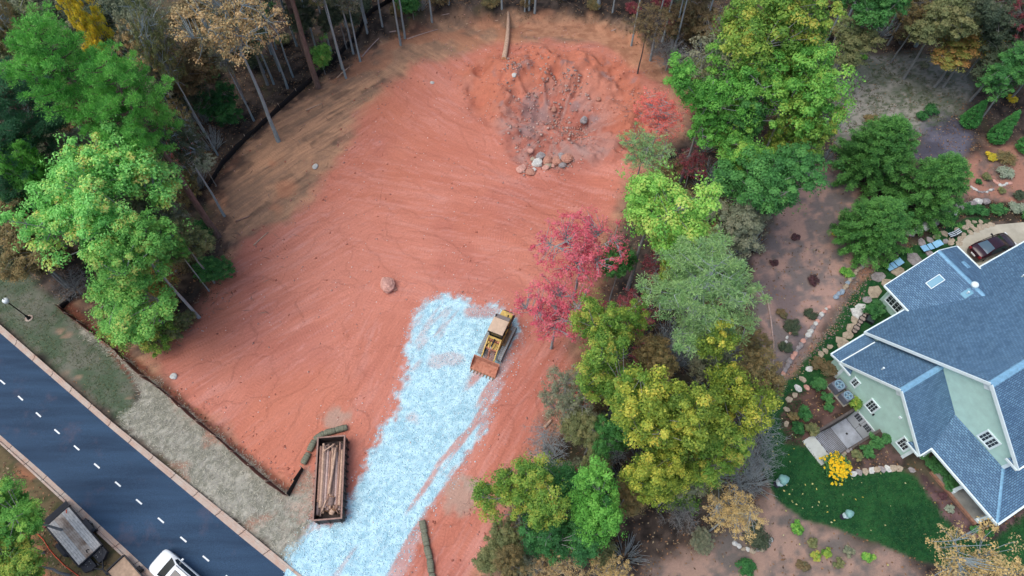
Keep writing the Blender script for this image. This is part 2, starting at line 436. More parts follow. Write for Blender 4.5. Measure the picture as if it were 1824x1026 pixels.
def ground_colour(X, Y):
    n1 = fbm(X, Y, 0.35, 4, 1); n2 = fbm(X, Y, 1.7, 3, 2); n3 = fbm(X, Y, 0.12, 3, 3); n4 = fbm(X, Y, 3.3, 2, 4)
    t = sstep(0.3, 0.7, n2 * 0.6 + n1 * 0.4)
    c = two(S(46, 42, 40), S(96, 84, 76), t)
    c = mixc(c, S(75, 78, 52), sstep(0.56, 0.72, n1) * 0.5)
    # bare and weedy ground right of the tree belt
    for poly, a, b, sd in ((SOILR, S(172, 142, 130), S(120, 112, 110), 11), (SOILB, S(160, 134, 120), S(108, 102, 98), 12), (SOILF, S(160, 118, 102), S(112, 96, 90), 13),
                           (WEEDS, S(150, 148, 140), S(112, 118, 106), 14), (SLATE, S(98, 98, 112), S(74, 74, 86), 15)):
        m = soft(X, Y, poly, 1.0, 1.4, 0.5, sd)
        tt = sstep(0.40, 0.62, n1 * 0.55 + n2 * 0.45)
        c = mixc(c, two(a, b, tt), m * 0.95)
    m = soft(X, Y, SOILR, 1.0, 1.0, 0.5, 41); c = mixc(c, S(96, 92, 96), m * sstep(0.52, 0.64, fbm(X, Y, 0.22, 3, 55)) * 0.75)
    m = soft(X, Y, WEEDS, 0.8, 1.0, 0.5, 42); c = mixc(c, S(66, 86, 58), m * sstep(0.55, 0.66, n4) * 0.6)
    c = mixc(c, S(120, 112, 104), soft(X, Y, CREEK, 0.3, 0.25, 1.2, 16) * (0.55 + 0.45 * sstep(0.35, 0.6, n4)))
    c = mixc(c, S(170, 120, 96), soft(X, Y, CREEK, 0.3, 0.25, 1.2, 16) * sstep(0.5, 0.62, n1) * 0.6)
    # lawn and beds
    lawn = np.maximum(soft(X, Y, LAWN, 0.18, 0.22, 1.2, 17), soft(X, Y, LAWN2, 0.25, 0.3, 1.2, 18))
    c = mixc(c, two(S(24, 66, 38), S(42, 90, 48), sstep(0.3, 0.7, n1 * 0.5 + n4 * 0.5)), lawn)
    c = mixc(c, S(60, 92, 50), soft(X, Y, LAWN2, 0.3, 0.6, 1.2, 19) * sstep(0.5, 0.65, n2) * 0.5)
    for b, a1, a2 in ((BED1, S(98, 76, 70), S(60, 50, 44)), (BED2, S(116, 92, 92), S(70, 56, 58)), (BED3, S(62, 54, 46), S(42, 46, 36)), (BED4, S(96, 78, 74), S(56, 52, 46))):
        c = mixc(c, two(a1, a2, sstep(0.35, 0.65, n2)), soft(X, Y, b, 0.2, 0.3, 1.2, 20))
    # road verges
    m = soft(X, Y, VERGE, 0.5, 0.6, 0.7, 22)
    vg = two(S(76, 92, 72), S(106, 108, 96), sstep(0.35, 0.7, n1 * 0.5 + n2 * 0.5))
    vg = mixc(vg, S(168, 132, 114), sstep(0.74, 0.84, fbm(X, Y, 0.5, 3, 23)) * 0.6)
    c = mixc(c, vg, m)
    m = soft(X, Y, SOUTH, 0.5, 0.4, 0.7, 24)
    vg = two(S(104, 92, 68), S(80, 80, 54), sstep(0.4, 0.6, n2)); vg = mixc(vg, S(168, 112, 84), sstep(0.56, 0.66, n1) * 0.8)
    c = mixc(c, vg, m)
    # disturbed soil
    s1 = stri(X, Y, 1.1); s2 = stri(X, Y, 2.3, 7.0)
    tan = two(S(188, 146, 116), S(144, 116, 96), sstep(0.3, 0.7, s1 * 0.7 + n2 * 0.3))
    tan = mixc(tan, S(96, 84, 80), sstep(0.5, 0.7, stri(X, Y, 3.0, 3.3)) * 0.32)
    tan = mixc(tan, S(80, 68, 62), sstep(0.52, 0.66, n1) * 0.55 * sstep(0.42, 0.6, s2))
    tan = mixc(tan, S(184, 124, 94), sstep(0.54, 0.68, fbm(X, Y, 0.25, 3, 27)) * 0.5)
    dT = sdpoly(X, Y, TAN); dL = sdpoly(X, Y, LOT)
    mt = sstep(1.0, -0.9, dT + (fbm(X, Y, 0.6, 4, 25) - 0.5) * 2.6)
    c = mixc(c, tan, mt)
    # dark roots and humus along the clearing's rim
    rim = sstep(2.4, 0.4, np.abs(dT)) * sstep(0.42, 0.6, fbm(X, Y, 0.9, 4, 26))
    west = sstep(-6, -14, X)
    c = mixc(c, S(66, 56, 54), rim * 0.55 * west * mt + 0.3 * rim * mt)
    red = two(S(194, 128, 110), S(182, 114, 95), sstep(0.28, 0.72, s1 * 0.55 + n3 * 0.45))
    red = mixc(red, S(200, 146, 134), sstep(0.54, 0.74, s2) * 0.35)
    red = mixc(red, S(168, 104, 92), sstep(0.55, 0.72, fbm(X, Y, 0.16, 3, 28)) * 0.4)
    s3 = stri(X, Y, 4.5, 13.0, 0.10)
    red = mixc(red, S(166, 104, 90), sstep(0.56, 0.74, s3) * 0.35)
    red = mixc(red, S(202, 148, 138), sstep(0.44, 0.28, s3) * 0.4)
    red = mixc(red, S(190, 120, 96), sstep(0.5, 0.72, fbm(X, Y, 0.1, 2, 29)) * sstep(-6, -16, X) * 0.55)
    ml = sstep(1.0, -1.2, dL + (fbm(X, Y, 0.45, 4, 30) - 0.5) * 3.0)
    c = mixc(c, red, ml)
    pit = sstep(0.5, -2.5, sdpoly(X, Y, PIT) + (fbm(X, Y, 0.3, 2, 21) - 0.5) * 3)
    pc = two(S(180, 118, 102), S(154, 98, 86), sstep(0.35, 0.65, n1))
    pc = mixc(pc, S(166, 132, 124), sstep(0.49, 0.6, fbm(X, Y, 0.3, 4, 35)) * 0.75)
    _c = G(985, 235); _r = np.hypot(X - _c.x, Y - _c.y); _t = np.arctan2(Y - _c.y, X - _c.x)
    pc = mixc(pc, S(158, 136, 130), sstep(.58, .74, vn(_t * 11 + 7, _r * .3)) * .6 * sstep(9, 5, _r))
    pc = mixc(pc, S(190, 118, 90), sstep(4, 8, _r) * sstep(-.9, 0, _t) * .6)
    pc = mixc(pc, S(132, 116, 116), sstep(0.62, 0.72, fbm(X, Y, 0.55, 4, 36)) * 0.7)
    c = mixc(c, pc, pit * 0.9)
    lip = soft(X, Y, W([(915, 48), (1060, 48), (1140, 96), (1195, 165), (1150, 150), (1060, 82), (930, 76)]), 0.5, 0.4, 0.7, 37)
    c = mixc(c, two(S(184, 136, 108), S(158, 112, 88), sstep(0.3, 0.7, n2)), lip * 0.85)
    # straw mulch
    stw = soft(X, Y, STRAW, 0.4, 0.8, 0.8, 38)
    sc = two(S(170, 168, 156), S(124, 124, 112), sstep(0.35, 0.62, n4 * 0.5 + n2 * 0.5))
    sc = mixc(sc, S(170, 122, 102), sstep(0.62, 0.72, n1) * 0.6)
    c = mixc(c, sc, stw * (0.72 + 0.28 * sstep(0.35, 0.5, n2)))
    for (px_, py_, r_) in ((598, 748, 1.5), (820, 885, 2.0), (838, 860, 0.9)):
        g = G(px_, py_); dd = np.sqrt((X - g.x) ** 2 + (Y - g.y) ** 2) + (n2 - 0.5) * 1.6
        c = mixc(c, S(168, 150, 136), sstep(r_, r_ * 0.4, dd) * 0.7)
    # moist backfilled trench inside the silt fence
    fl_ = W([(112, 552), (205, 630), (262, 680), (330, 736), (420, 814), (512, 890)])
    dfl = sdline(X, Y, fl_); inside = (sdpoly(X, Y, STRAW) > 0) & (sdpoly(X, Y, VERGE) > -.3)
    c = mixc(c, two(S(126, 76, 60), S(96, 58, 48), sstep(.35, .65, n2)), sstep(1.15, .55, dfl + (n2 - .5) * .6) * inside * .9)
    # gravel
    gm = gravel_mask(X, Y)
    gc = two(S(190, 226, 236), S(148, 190, 206), sstep(0.3, 0.75, n4 * 0.7 + n2 * 0.3))
    c = mixc(c, gc, gm)
    return c, dict(lawn=lawn, straw=stw, gravel=gm, lot=ml, tan=mt, pit=pit)

# ---------------------------------------------------------------- ground sheet
def axis(lo, hi, spec):
    """spec: list of (start, end, step) inside; coarse outside"""
    out = []
    for a, b, s in spec:
        out += list(np.arange(a, b - 1e-6, s))
    out.append(spec[-1][1])
    a = spec[0][0]; st = spec[0][2]; L = []
    while a > lo:
        st *= 1.35; a -= st; L.append(a)
    b = spec[-1][1]; st = spec[-1][2]; Hh = []
    while b < hi:
        st *= 1.35; b += st; Hh.append(b)
    return np.array(L[::-1] + out + Hh)
xs = axis(-700, 700, [(-64, -32, .32), (-32, 24, .18), (24, 74, .3)])
ys = axis(-500, 900, [(4, 6, .3), (6, 70, .18), (70, 84, .35)])
GX, GY = np.meshgrid(xs, ys)
gx, gy = GX.ravel(), GY.ravel()
gz = heights(gx, gy)
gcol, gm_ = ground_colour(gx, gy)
s_tr = stri(gx, gy, 1.6, 3.0, 0.05)
gz = gz + gm_['tan'] * (1 - gm_['gravel']) * ((s_tr - 0.5) * 0.07 + (stri(gx, gy, 4.2, 13.0, 0.10) - .5) * .05) + gm_['gravel'] * (fbm(gx, gy, 5.0, 2, 91) - 0.5) * 0.05
nx_, ny_ = len(xs), len(ys)
ii = (np.arange(ny_ - 1)[:, None] * nx_ + np.arange(nx_ - 1)[None, :]).ravel()
fc = np.stack([ii, ii + 1, ii + 1 + nx_, ii + nx_], 1)
cxx = (gx[fc[:, 0]] + gx[fc[:, 2]]) / 2; cyy = (gy[fc[:, 0]] + gy[fc[:, 2]]) / 2
cu = cxx * math.cos(HA) + cyy * math.sin(HA); cv = cxx * math.sin(HA) - cyy * math.cos(HA)
hole = (cu > U0 - 0.02) & (cu < U1 + 0.3) & (cv > V0 - 0.12) & (cv < V1 + 0.12)
fc = fc[~hole]
gme = mesh_np('ground', np.stack([gx, gy, gz], 1), fc, smooth=True)
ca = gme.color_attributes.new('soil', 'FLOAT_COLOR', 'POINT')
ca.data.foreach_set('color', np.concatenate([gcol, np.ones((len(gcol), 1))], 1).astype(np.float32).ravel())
gat = gme.attributes.new('gravelly', 'FLOAT', 'POINT')
gat.data.foreach_set('value', gm_['gravel'].astype(np.float32))

# machine passes: every patch of bare soil keeps the direction of the last pass over it
zr = random.Random(5); ZP = []
for (pp, a_, r_z) in ZONES:
    g_ = G(*pp)
    for k in range(5):
        ZP.append((g_.x + zr.gauss(0, r_z * .45), g_.y + zr.gauss(0, r_z * .45), R(a_ + zr.gauss(0, 9)), zr.uniform(0, 50)))
wx_ = gx + (fbm(gx, gy, .25, 3, 95) - .5) * 5; wy_ = gy + (fbm(gx, gy, .25, 3, 96) - .5) * 5
best = np.full(gx.shape, 1e9); al_ = np.zeros_like(gx); ac_ = np.zeros_like(gx)
for (zx, zy, za, zo) in ZP:
    c_, s_ = math.cos(za), math.sin(za)
    u_ = (wx_ - zx) * c_ + (wy_ - zy) * s_; v_ = -(wx_ - zx) * s_ + (wy_ - zy) * c_
    d_ = (u_ * .45) ** 2 + v_ ** 2
    k = d_ < best
    best = np.where(k, d_, best); al_ = np.where(k, gx * c_ + gy * s_ + zo, al_); ac_ = np.where(k, -gx * s_ + gy * c_ + zo, ac_)
ta = gme.attributes.new('trk', 'FLOAT_VECTOR', 'POINT')
ta.data.foreach_set('vector', np.stack([al_, ac_, np.clip(gm_['tan'] * (1 - gm_['gravel']) * (1 - .7 * gm_['pit']), 0, 1)], 1).astype(np.float32).ravel())

m, nt, b = newmat('ground_mix')
at = nd(nt, 'ShaderNodeAttribute', _attribute_name='soil')
tk = nd(nt, 'ShaderNodeAttribute', _attribute_name='trk')
tc = nd(nt, 'ShaderNodeTexCoord')
def math_(op, a, c=None):
    n = nd(nt, 'ShaderNodeMath', _operation=op)
    for i, q in enumerate((a, c)):
        if q is None: continue
        if isinstance(q, (int, float)): n.inputs[i].default_value = q
        else: nt.links.new(q, n.inputs[i])
    return n.outputs[0]
def mrange(src, a, c, d, e):
    n = nd(nt, 'ShaderNodeMapRange'); n.inputs['From Min'].default_value = a; n.inputs['From Max'].default_value = c; n.inputs['To Min'].default_value = d; n.inputs['To Max'].default_value = e
    nt.links.new(src, n.inputs['Value']); return n.outputs[0]
n1 = nd(nt, 'ShaderNodeTexNoise', Scale=4.5, Detail=8.0, Roughness=0.75)
n2 = nd(nt, 'ShaderNodeTexNoise', Scale=16.0, Detail=4.0, Roughness=0.7)
for n in (n1, n2): nt.links.new(tc.outputs['Object'], n.inputs['Vector'])
sx_ = nd(nt, 'ShaderNodeSeparateXYZ'); nt.links.new(tk.outputs['Vector'], sx_.inputs[0])
st1 = nd(nt, 'ShaderNodeCombineXYZ'); nt.links.new(math_('MULTIPLY', sx_.outputs[0], .35), st1.inputs[0]); nt.links.new(math_('MULTIPLY', sx_.outputs[1], 4.2), st1.inputs[1])
sn = nd(nt, 'ShaderNodeTexNoise', Scale=1.0, Detail=5.0, Roughness=0.7); nt.links.new(st1.outputs[0], sn.inputs['Vector'])
st2 = nd(nt, 'ShaderNodeCombineXYZ'); nt.links.new(math_('MULTIPLY', sx_.outputs[0], .12), st2.inputs[0]); nt.links.new(math_('MULTIPLY', sx_.outputs[1], 1.1), st2.inputs[1])
sn2 = nd(nt, 'ShaderNodeTexNoise', Scale=1.0, Detail=3.0); nt.links.new(st2.outputs[0], sn2.inputs['Vector'])
cle = math_('SINE', math_('MULTIPLY', sx_.outputs[0], 24.0))                 # cleat marks about a quarter metre apart
clm = math_('MULTIPLY', cle, mrange(sn2.outputs['Fac'], .5, .62, 0, 1))
fine = math_('MULTIPLY', math_('ADD', n1.outputs['Fac'], n2.outputs['Fac']), .5)
trkh = math_('ADD', math_('MULTIPLY', math_('SUBTRACT', sn.outputs['Fac'], .5), 1.5), math_('MULTIPLY', clm, .13))
trkm = math_('MULTIPLY', trkh, sx_.outputs[2])
sc_ = math_('ADD', mrange(fine, .3, .7, .74, 1.22), math_('MULTIPLY', trkm, .26))
vm = nd(nt, 'ShaderNodeVectorMath', _operation='SCALE')
nt.links.new(at.outputs['Color'], vm.inputs[0]); nt.links.new(sc_, vm.inputs['Scale'])
nt.links.new(vm.outputs[0], b.inputs['Base Color'])
bp = nd(nt, 'ShaderNodeBump', Strength=0.8, Distance=0.07)
nt.links.new(math_('ADD', fine, math_('MULTIPLY', trkm, .7)), bp.inputs['Height']); nt.links.new(bp.outputs[0], b.inputs['Normal'])
b.inputs['Roughness'].default_value = 0.95; b.inputs['Specular IOR Level'].default_value = 0.15
ground = obj('ground', gme, m)
tag(ground, 'red clay lot with surrounding forest floor, verges and lawn', kind='structure')

# ---------------------------------------------------------------- road, markings, kerbs
def asphalt():
    m, nt, b = newmat('asphalt')
    tc = nd(nt, 'ShaderNodeTexCoord')
    mp = nd(nt, 'ShaderNodeMapping'); mp.inputs['Rotation'].default_value = (0, 0, R(36)); mp.inputs['Scale'].default_value = (0.12, 1.0, 1)
    nt.links.new(tc.outputs['Object'], mp.inputs[0])
    a = nd(nt, 'ShaderNodeTexNoise', Scale=0.9, Detail=5.0); nt.links.new(mp.outputs[0], a.inputs['Vector'])
    f = nd(nt, 'ShaderNodeTexNoise', Scale=22.0, Detail=3.0); nt.links.new(tc.outputs['Object'], f.inputs['Vector'])
    r1 = nd(nt, 'ShaderNodeValToRGB')
    e = r1.color_ramp.elements
    e[0].position = .3; e[1].position = .72
    e[0].color = (*S(34, 54, 76), 1); e[1].color = (*S(52, 78, 104), 1)
    nt.links.new(a.outputs['Fac'], r1.inputs[0])
    mr = nd(nt, 'ShaderNodeMapRange'); mr.inputs['From Min'].default_value = .3; mr.inputs['From Max'].default_value = .7; mr.inputs['To Min'].default_value = .7; mr.inputs['To Max'].default_value = 1.3
    nt.links.new(f.outputs['Fac'], mr.inputs['Value'])
    vm = nd(nt, 'ShaderNodeVectorMath', _operation='SCALE'); nt.links.new(r1.outputs[0], vm.inputs[0]); nt.links.new(mr.outputs[0], vm.inputs['Scale'])
    # clay dust carried onto the carriageway
    d = nd(nt, 'ShaderNodeTexNoise', Scale=0.35, Detail=6.0, Roughness=0.7); nt.links.new(tc.outputs['Object'], d.inputs['Vector'])
    dr = nd(nt, 'ShaderNodeMapRange'); dr.inputs['From Min'].default_value = .56; dr.inputs['From Max'].default_value = .74; dr.inputs['To Max'].default_value = .16
    nt.links.new(d.outputs['Fac'], dr.inputs['Value'])
    mx = nd(nt, 'ShaderNodeMixRGB'); mx.inputs[2].default_value = (*S(150, 112, 104), 1)
    nt.links.new(dr.outputs[0], mx.inputs[0]); nt.links.new(vm.outputs[0], mx.inputs[1])
    nt.links.new(mx.outputs[0], b.inputs['Base Color'])
    b.inputs['Roughness'].default_value = 0.85; b.inputs['Specular IOR Level'].default_value = 0.3
    bp = nd(nt, 'ShaderNodeBump', Strength=0.4, Distance=0.02); nt.links.new(f.outputs['Fac'], bp.inputs['Height']); nt.links.new(bp.outputs[0], b.inputs['Normal'])
    return m
M_ASPH = asphalt()
def resample(pts, step):
    pts = [Vector((p[0], p[1], 0)) for p in pts]
    out = [pts[0]]
    for a, b_ in zip(pts, pts[1:]):
        n = max(1, int(round((b_ - a).length / step)))
        out += [a.lerp(b_, (i + 1) / n) for i in range(n)]
    return out
def extend(pts, d0, d1):
    a = Vector(pts[0]) - Vector(pts[1]); b_ = Vector(pts[-1]) - Vector(pts[-2])
    return [tuple(Vector(pts[0]) + a.normalized() * d0)] + list(pts) + [tuple(Vector(pts[-1]) + b_.normalized() * d1)]
rin = extend(W(ROADIN), 60, 40); rout = extend(W(ROADOUT), 60, 40)
r2in = extend(W(ROAD2IN), 60, 40); r2out = extend(W(ROAD2OUT), 60, 40)
mb = MB()
def param(line, n):
    v = [Vector((p[0], p[1])) for p in line]; L = [0]
    for a, b_ in zip(v, v[1:]): L.append(L[-1] + (b_ - a).length)
    out = []
    for i in range(n + 1):
        s = L[-1] * i / n
        j = max(k for k in range(len(L)) if L[k] <= s + 1e-9); j = min(j, len(v) - 2)
        out.append(v[j].lerp(v[j + 1], (s - L[j]) / (L[j + 1] - L[j])))
    return out
A_, B_ = param(rin, 60), param(r2in, 60)
vsr = []
for a, c in zip(A_, B_):
    for k in range(9):
        p = a.lerp(c, k / 8); t_ = k / 8 * 2 - 1
        vsr.append((p.x, p.y, -0.02 + 0.05 * (1 - t_ * t_)))
mb.add(vsr, [(i * 9 + k, i * 9 + k + 1, (i + 1) * 9 + k + 1, (i + 1) * 9 + k)[::-1] for i in range(60) for k in range(8)])
tag(mb.build('road', M_ASPH, smooth=True), 'dark blue-grey asphalt road with a dashed centre line', kind='structure')
M_PAINT = mat('road_paint', S(225, 232, 232), 0.7, 0.08, 9)
DASH = [(5, 681), (37, 709.5), (69, 739), (102, 769), (137, 798), (173, 830), (210.5, 862.6), (248, 894), (287, 927), (327, 961), (367, 995)]
dd_ = [G(*p) for p in DASH]
step = dd_[4] - dd_[3]
dd_ = [dd_[0] - step * k for k in range(1, 8)][::-1] + dd_ + [dd_[-1] + (dd_[-1] - dd_[-2]) * k for k in range(1, 8)]
lm = bpy.data.objects.new('lane_marking', None); link(lm); lm.location = dd_[12]
tag(lm, 'dashed white centre line painted on the road', kind='structure')
dash_me = MB().box(-0.34, 0.34, -0.06, 0.06, -0.012, 0.012).me('dash')
for i, p in enumerate(dd_):
    q = dd_[min(i + 1, len(dd_) - 1)] - dd_[max(0, i - 1)]
    o = obj('dash', dash_me, M_PAINT, lm, (p.x - lm.location.x, p.y - lm.location.y, 0.036), math.atan2(q.y, q.x))
M_KERB = mat('kerb_concrete', S(168, 160, 150), 0.9, 0.12, 1.2, 0.3, 25, col2=S(170, 142, 126))
M_GUT = mat('gutter_concrete', S(160, 160, 158), 0.9, 0.10, 1.0, 0.3, 25, col2=S(164, 146, 134))
def kerbline(inner, outer, label):
    root = bpy.data.objects.new('kerb', None); link(root)
    i_ = param(inner, 70); o_ = param(outer, 70)
    root.location = (*o_[30], 0)
    tag(root, label, kind='structure')
    ox, oy = root.location.x, root.location.y
    for k in range(70):
        if (Vector(o_[k]) - Vector((-30, 20))).length > 40: continue
        sh = 0.012
        a0 = i_[k].lerp(i_[k + 1], sh); a1 = i_[k].lerp(i_[k + 1], 1 - sh); b0 = o_[k].lerp(o_[k + 1], sh); b1 = o_[k].lerp(o_[k + 1], 1 - sh)
        m = MB()
        f = 0.62
        ring = lambda p, q: [(p.x - ox, p.y - oy, -0.015), (p.lerp(q, f).x - ox, p.lerp(q, f).y - oy, 0.01), (p.lerp(q, f + .1).x - ox, p.lerp(q, f + .1).y - oy, 0.12), (q.x - ox, q.y - oy, 0.13), (q.x - ox, q.y - oy, -0.2), (p.x - ox, p.y - oy, -0.2)]
        r0, r1 = ring(a0, b0), ring(a1, b1)
        m.add(r0 + r1, [(j, (j + 1) % 6, 6 + (j + 1) % 6, 6 + j) for j in range(6)] + [(5, 4, 3, 2, 1, 0), (6, 7, 8, 9, 10, 11)])
        m.build('kerb_section', M_KERB, root)
kerbline(rin, rout, 'clay-stained concrete kerb and gutter between the road and the building lot')
kerbline(r2in, r2out, 'grey concrete kerb and gutter beside the parked flatbed trailer')

# ---------------------------------------------------------------- scattered ground cover (uncountable stuff)
def scatter(poly, n, maskfn, seed):
    r = np.random.default_rng(seed)
    a = np.array(poly); lo = a.min(0) - 1; hi = a.max(0) + 1
    X = r.uniform(lo[0], hi[0], n); Y = r.uniform(lo[1], hi[1], n)
    k = r.random(n) < maskfn(X, Y)
    X, Y = X[k], Y[k]
    return X, Y, heights(X, Y), r
OCT = np.array([(1, 0, 0), (0, 1, 0), (-1, 0, 0), (0, -1, 0), (0, 0, 1), (0, 0, -1)], float)
OCTF = np.array([(0, 1, 4), (1, 2, 4), (2, 3, 4), (3, 0, 4), (1, 0, 5), (2, 1, 5), (3, 2, 5), (0, 3, 5)])
def pebbles(name, X, Y, Z, size, r, matn, label, attr=True):
    n = len(X)
    a = r.uniform(0, 6.28, n); ca_, sa_ = np.cos(a), np.sin(a)
    sc = size * r.uniform(0.5, 1.5, (n, 1)) * np.stack([r.uniform(.7, 1.3, n), r.uniform(.7, 1.3, n), r.uniform(.4, .9, n)], 1)
    V = OCT[None] * sc[:, None, :] * r.uniform(.7, 1.2, (n, 6, 1))
    x = V[..., 0] * ca_[:, None] - V[..., 1] * sa_[:, None]; y = V[..., 0] * sa_[:, None] + V[..., 1] * ca_[:, None]
    V = np.stack([x + X[:, None], y + Y[:, None], V[..., 2] + Z[:, None] + sc[:, 2:3] * .35], 2)
    Fx = OCTF[None] + (np.arange(n) * 6)[:, None, None]
    me = mesh_np(name, V.reshape(-1, 3), Fx.reshape(-1, 3))
    lv = me.attributes.new('lv', 'FLOAT', 'FACE'); lv.data.foreach_set('value', np.repeat(r.random(n), 8).astype(np.float32))
    return tag(obj(name, me, matn), label, kind='stuff')
def blades(name, X, Y, Z, r, L, Wd, matn, label, flat=0.2, curl=0.0):
    n = len(X)
    a = r.uniform(0, 6.28, n); el = np.abs(r.normal(0, flat, n)) + 0.03
    el = np.clip(el, 0, 1.5)
    Ls = L * r.uniform(.6, 1.4, n)
    t = np.stack([np.cos(a) * np.cos(el), np.sin(a) * np.cos(el), np.sin(el)], 1) * Ls[:, None]
    bb = np.stack([-np.sin(a), np.cos(a), r.normal(0, .3, n)], 1) * (Wd * r.uniform(.7, 1.3, n))[:, None]
    P0 = np.stack([X, Y, Z + 0.015], 1)
    V = np.stack([P0, P0 + t * .45 + bb * .5, P0 + t, P0 + t * .45 - bb * .5], 1)
    me = mesh_np(name, V.reshape(-1, 3), np.arange(n * 4).reshape(n, 4))
    lv = me.attributes.new('lv', 'FLOAT', 'FACE'); lv.data.foreach_set('value', r.random(n).astype(np.float32))
    return tag(obj(name, me, matn), label, kind='stuff')
M_GRAVEL = leafmat('gravel_stone', [(140, 184, 202), (184, 226, 238), (218, 238, 242), (160, 204, 220)], 1.0, 0.0)
M_STRAW = leafmat('straw', [(160, 160, 144), (190, 188, 172), (128, 128, 112)], 1.0, 0.1)
M_GRASS = leafmat('grass', [(22, 62, 36), (40, 92, 48), (34, 76, 40), (70, 110, 60)], 1.0, 0.2)
M_VGRASS = leafmat('verge_grass', [(70, 84, 52), (98, 104, 70), (60, 74, 46), (130, 122, 92)], 1.0, 0.2)
M_LITTER = leafmat('leaf_litter', [(70, 52, 42), (110, 84, 62), (150, 112, 78), (92, 74, 62), (168, 150, 120)], 1.0, 0.1)
M_CLOD = leafmat('clay_clod', [(182, 116, 96), (158, 96, 80), (196, 152, 140), (150, 116, 108)], 1.0, 0.0)
M_LEAFY = leafmat('yellow_leaf', [(205, 205, 120), (190, 190, 150), (222, 200, 90)], 1.0, 0.2)
X, Y, Z, r_ = scatter(GRAVEL, 80000, lambda X, Y: gravel_mask(X, Y) * 0.55 + 0.05 * (sdpoly(X, Y, GRAVEL) < 0.8) * (np.abs(sdpoly(X, Y, GRAVEL)) < 1.2), 5)
pebbles('gravel', X, Y, Z, 0.045, r_, M_GRAVEL, 'pale blue-grey crushed stone spread over the new driveway')
X, Y, Z, r_ = scatter(LAWN + LAWN2, 110000, lambda X, Y: np.maximum(sdpoly(X, Y, LAWN) < -0.05, sdpoly(X, Y, LAWN2) < 0) * (sdpoly(X, Y, DRIVE) > 0.1) * (sdpoly(X, Y, HOUSEPOLY) > 0.2), 6)
blades('lawn_grass', X, Y, Z, r_, 0.13, 0.05, M_GRASS, 'short dark green lawn grass around the house', 0.7)
X, Y, Z, r_ = scatter(STRAW, 26000, lambda X, Y: soft(X, Y, STRAW, .4, .8, .8, 38) * (sdpoly(X, Y, ROADPOLY) > .15), 8)
blades('straw_mulch', X, Y, Z, r_, 0.34, 0.035, M_STRAW, 'pale straw mulch strewn between road and silt fence', 0.15)
X, Y, Z, r_ = scatter(VERGE, 36000, lambda X, Y: soft(X, Y, VERGE, .4, .6, .7, 22) * (sdpoly(X, Y, ROADPOLY) > .1) * sstep(.68, .6, fbm(X, Y, .5, 3, 23)), 9)
blades('verge_grass', X, Y, Z, r_, 0.15, 0.05, M_VGRASS, 'thin olive grass on the road verge round the lamp post', 0.6)
X, Y, Z, r_ = scatter(WEEDS, 15000, lambda X, Y: soft(X, Y, WEEDS, .8, 1, .5, 42) * sstep(.45, .6, fbm(X, Y, 1.3, 3, 71)), 10)
blades('field_weeds', X, Y, Z, r_, 0.22, 0.06, M_VGRASS, 'sparse grey-green weeds on the clearing behind the house', 0.7)
FOREST = [(-60, 8), (62, 8), (62, 84), (-60, 84)]
def fm(X, Y):
    f = (sdpoly(X, Y, TAN) > -0.6) & (sdpoly(X, Y, ROADPOLY) > 0.4) & (sdpoly(X, Y, HOUSEPOLY) > 0.3) & (sdpoly(X, Y, DRIVE) > 0) & (sdpoly(X, Y, STRAW) > 0) & (sdpoly(X, Y, [UP(U0 - 1.3, V0), UP(U1, V0), UP(U1, V1), UP(U0 - 1.3, V1)]) > .1) & (sdpoly(X, Y, VERGE) > 0)
    k = np.where(sdpoly(X, Y, LAWN) < 0, 0.0, 1.0) * np.where(sdpoly(X, Y, LAWN2) < 0, 0.0, 1.0)
    k = k * np.where((sdpoly(X, Y, SOILR) < 0) | (sdpoly(X, Y, SOILB) < 0) | (sdpoly(X, Y, SOILF) < 0), 0.25, 1) * np.where(sdpoly(X, Y, WEEDS) < 0, .2, 1)
    return f * k * (0.35 + 0.65 * sstep(.35, .6, fbm(X, Y, .5, 3, 72)))
X, Y, Z, r_ = scatter(FOREST, 110000, fm, 11)
blades('leaf_litter', X, Y, Z, r_, 0.20, 0.12, M_LITTER, 'brown fallen leaves covering the woodland floor', 0.35)
X, Y, Z, r_ = scatter(LAWN, 900, lambda X, Y: (sdpoly(X, Y, LAWN) < -.1) * sstep(34, 20, X) * 0.9 + .04, 12)
blades('fallen_leaves', X, Y, Z + .04, r_, 0.17, 0.12, M_LEAFY, 'pale yellow fallen leaves dotted over the lawn', 0.1)
X, Y, Z, r_ = scatter(TAN, 42000, lambda X, Y: (sdpoly(X, Y, TAN) < -.2) * (sdpoly(X, Y, GRAVEL) > .3) * (0.05 + 0.75 * sstep(1, -2, sdpoly(X, Y, PIT)) + .25 * sstep(4, 0, np.abs(sdpoly(X, Y, LOT)))) * sstep(.4, .6, fbm(X, Y, .8, 3, 74)), 13)
pebbles('clay_clods', X, Y, Z, 0.085, r_, M_CLOD, 'loose red clay clods over the dug pit and lot edges')
X, Y, Z, r_ = scatter(CREEK, 9000, lambda X, Y: soft(X, Y, CREEK, .3, .25, 1.2, 16), 14)
M_CREEK = leafmat('creek_stone', [(112, 112, 116), (150, 138, 128), (172, 132, 112), (96, 92, 90)], 1.0, 0.0)
pebbles('creek_gravel', X, Y, Z, 0.07, r_, M_CREEK, 'grey and tan pebbles filling the dry creek bed beside the lawn')
M_QUARTZ = leafmat('quartz_pebble', [(200, 176, 170), (226, 214, 210), (212, 190, 182)], 1.0, 0.0)
X, Y, Z, r_ = scatter(TAN, 4200, lambda X, Y: (sdpoly(X, Y, LOT) < -.3) * (.12 + .5 * sstep(.5, .65, fbm(X, Y, .2, 3, 83))), 15)
pebbles('quartz_pebbles', X, Y, Z, 0.055, r_, M_QUARTZ, 'small whitish pebbles sprinkled over the red clay')
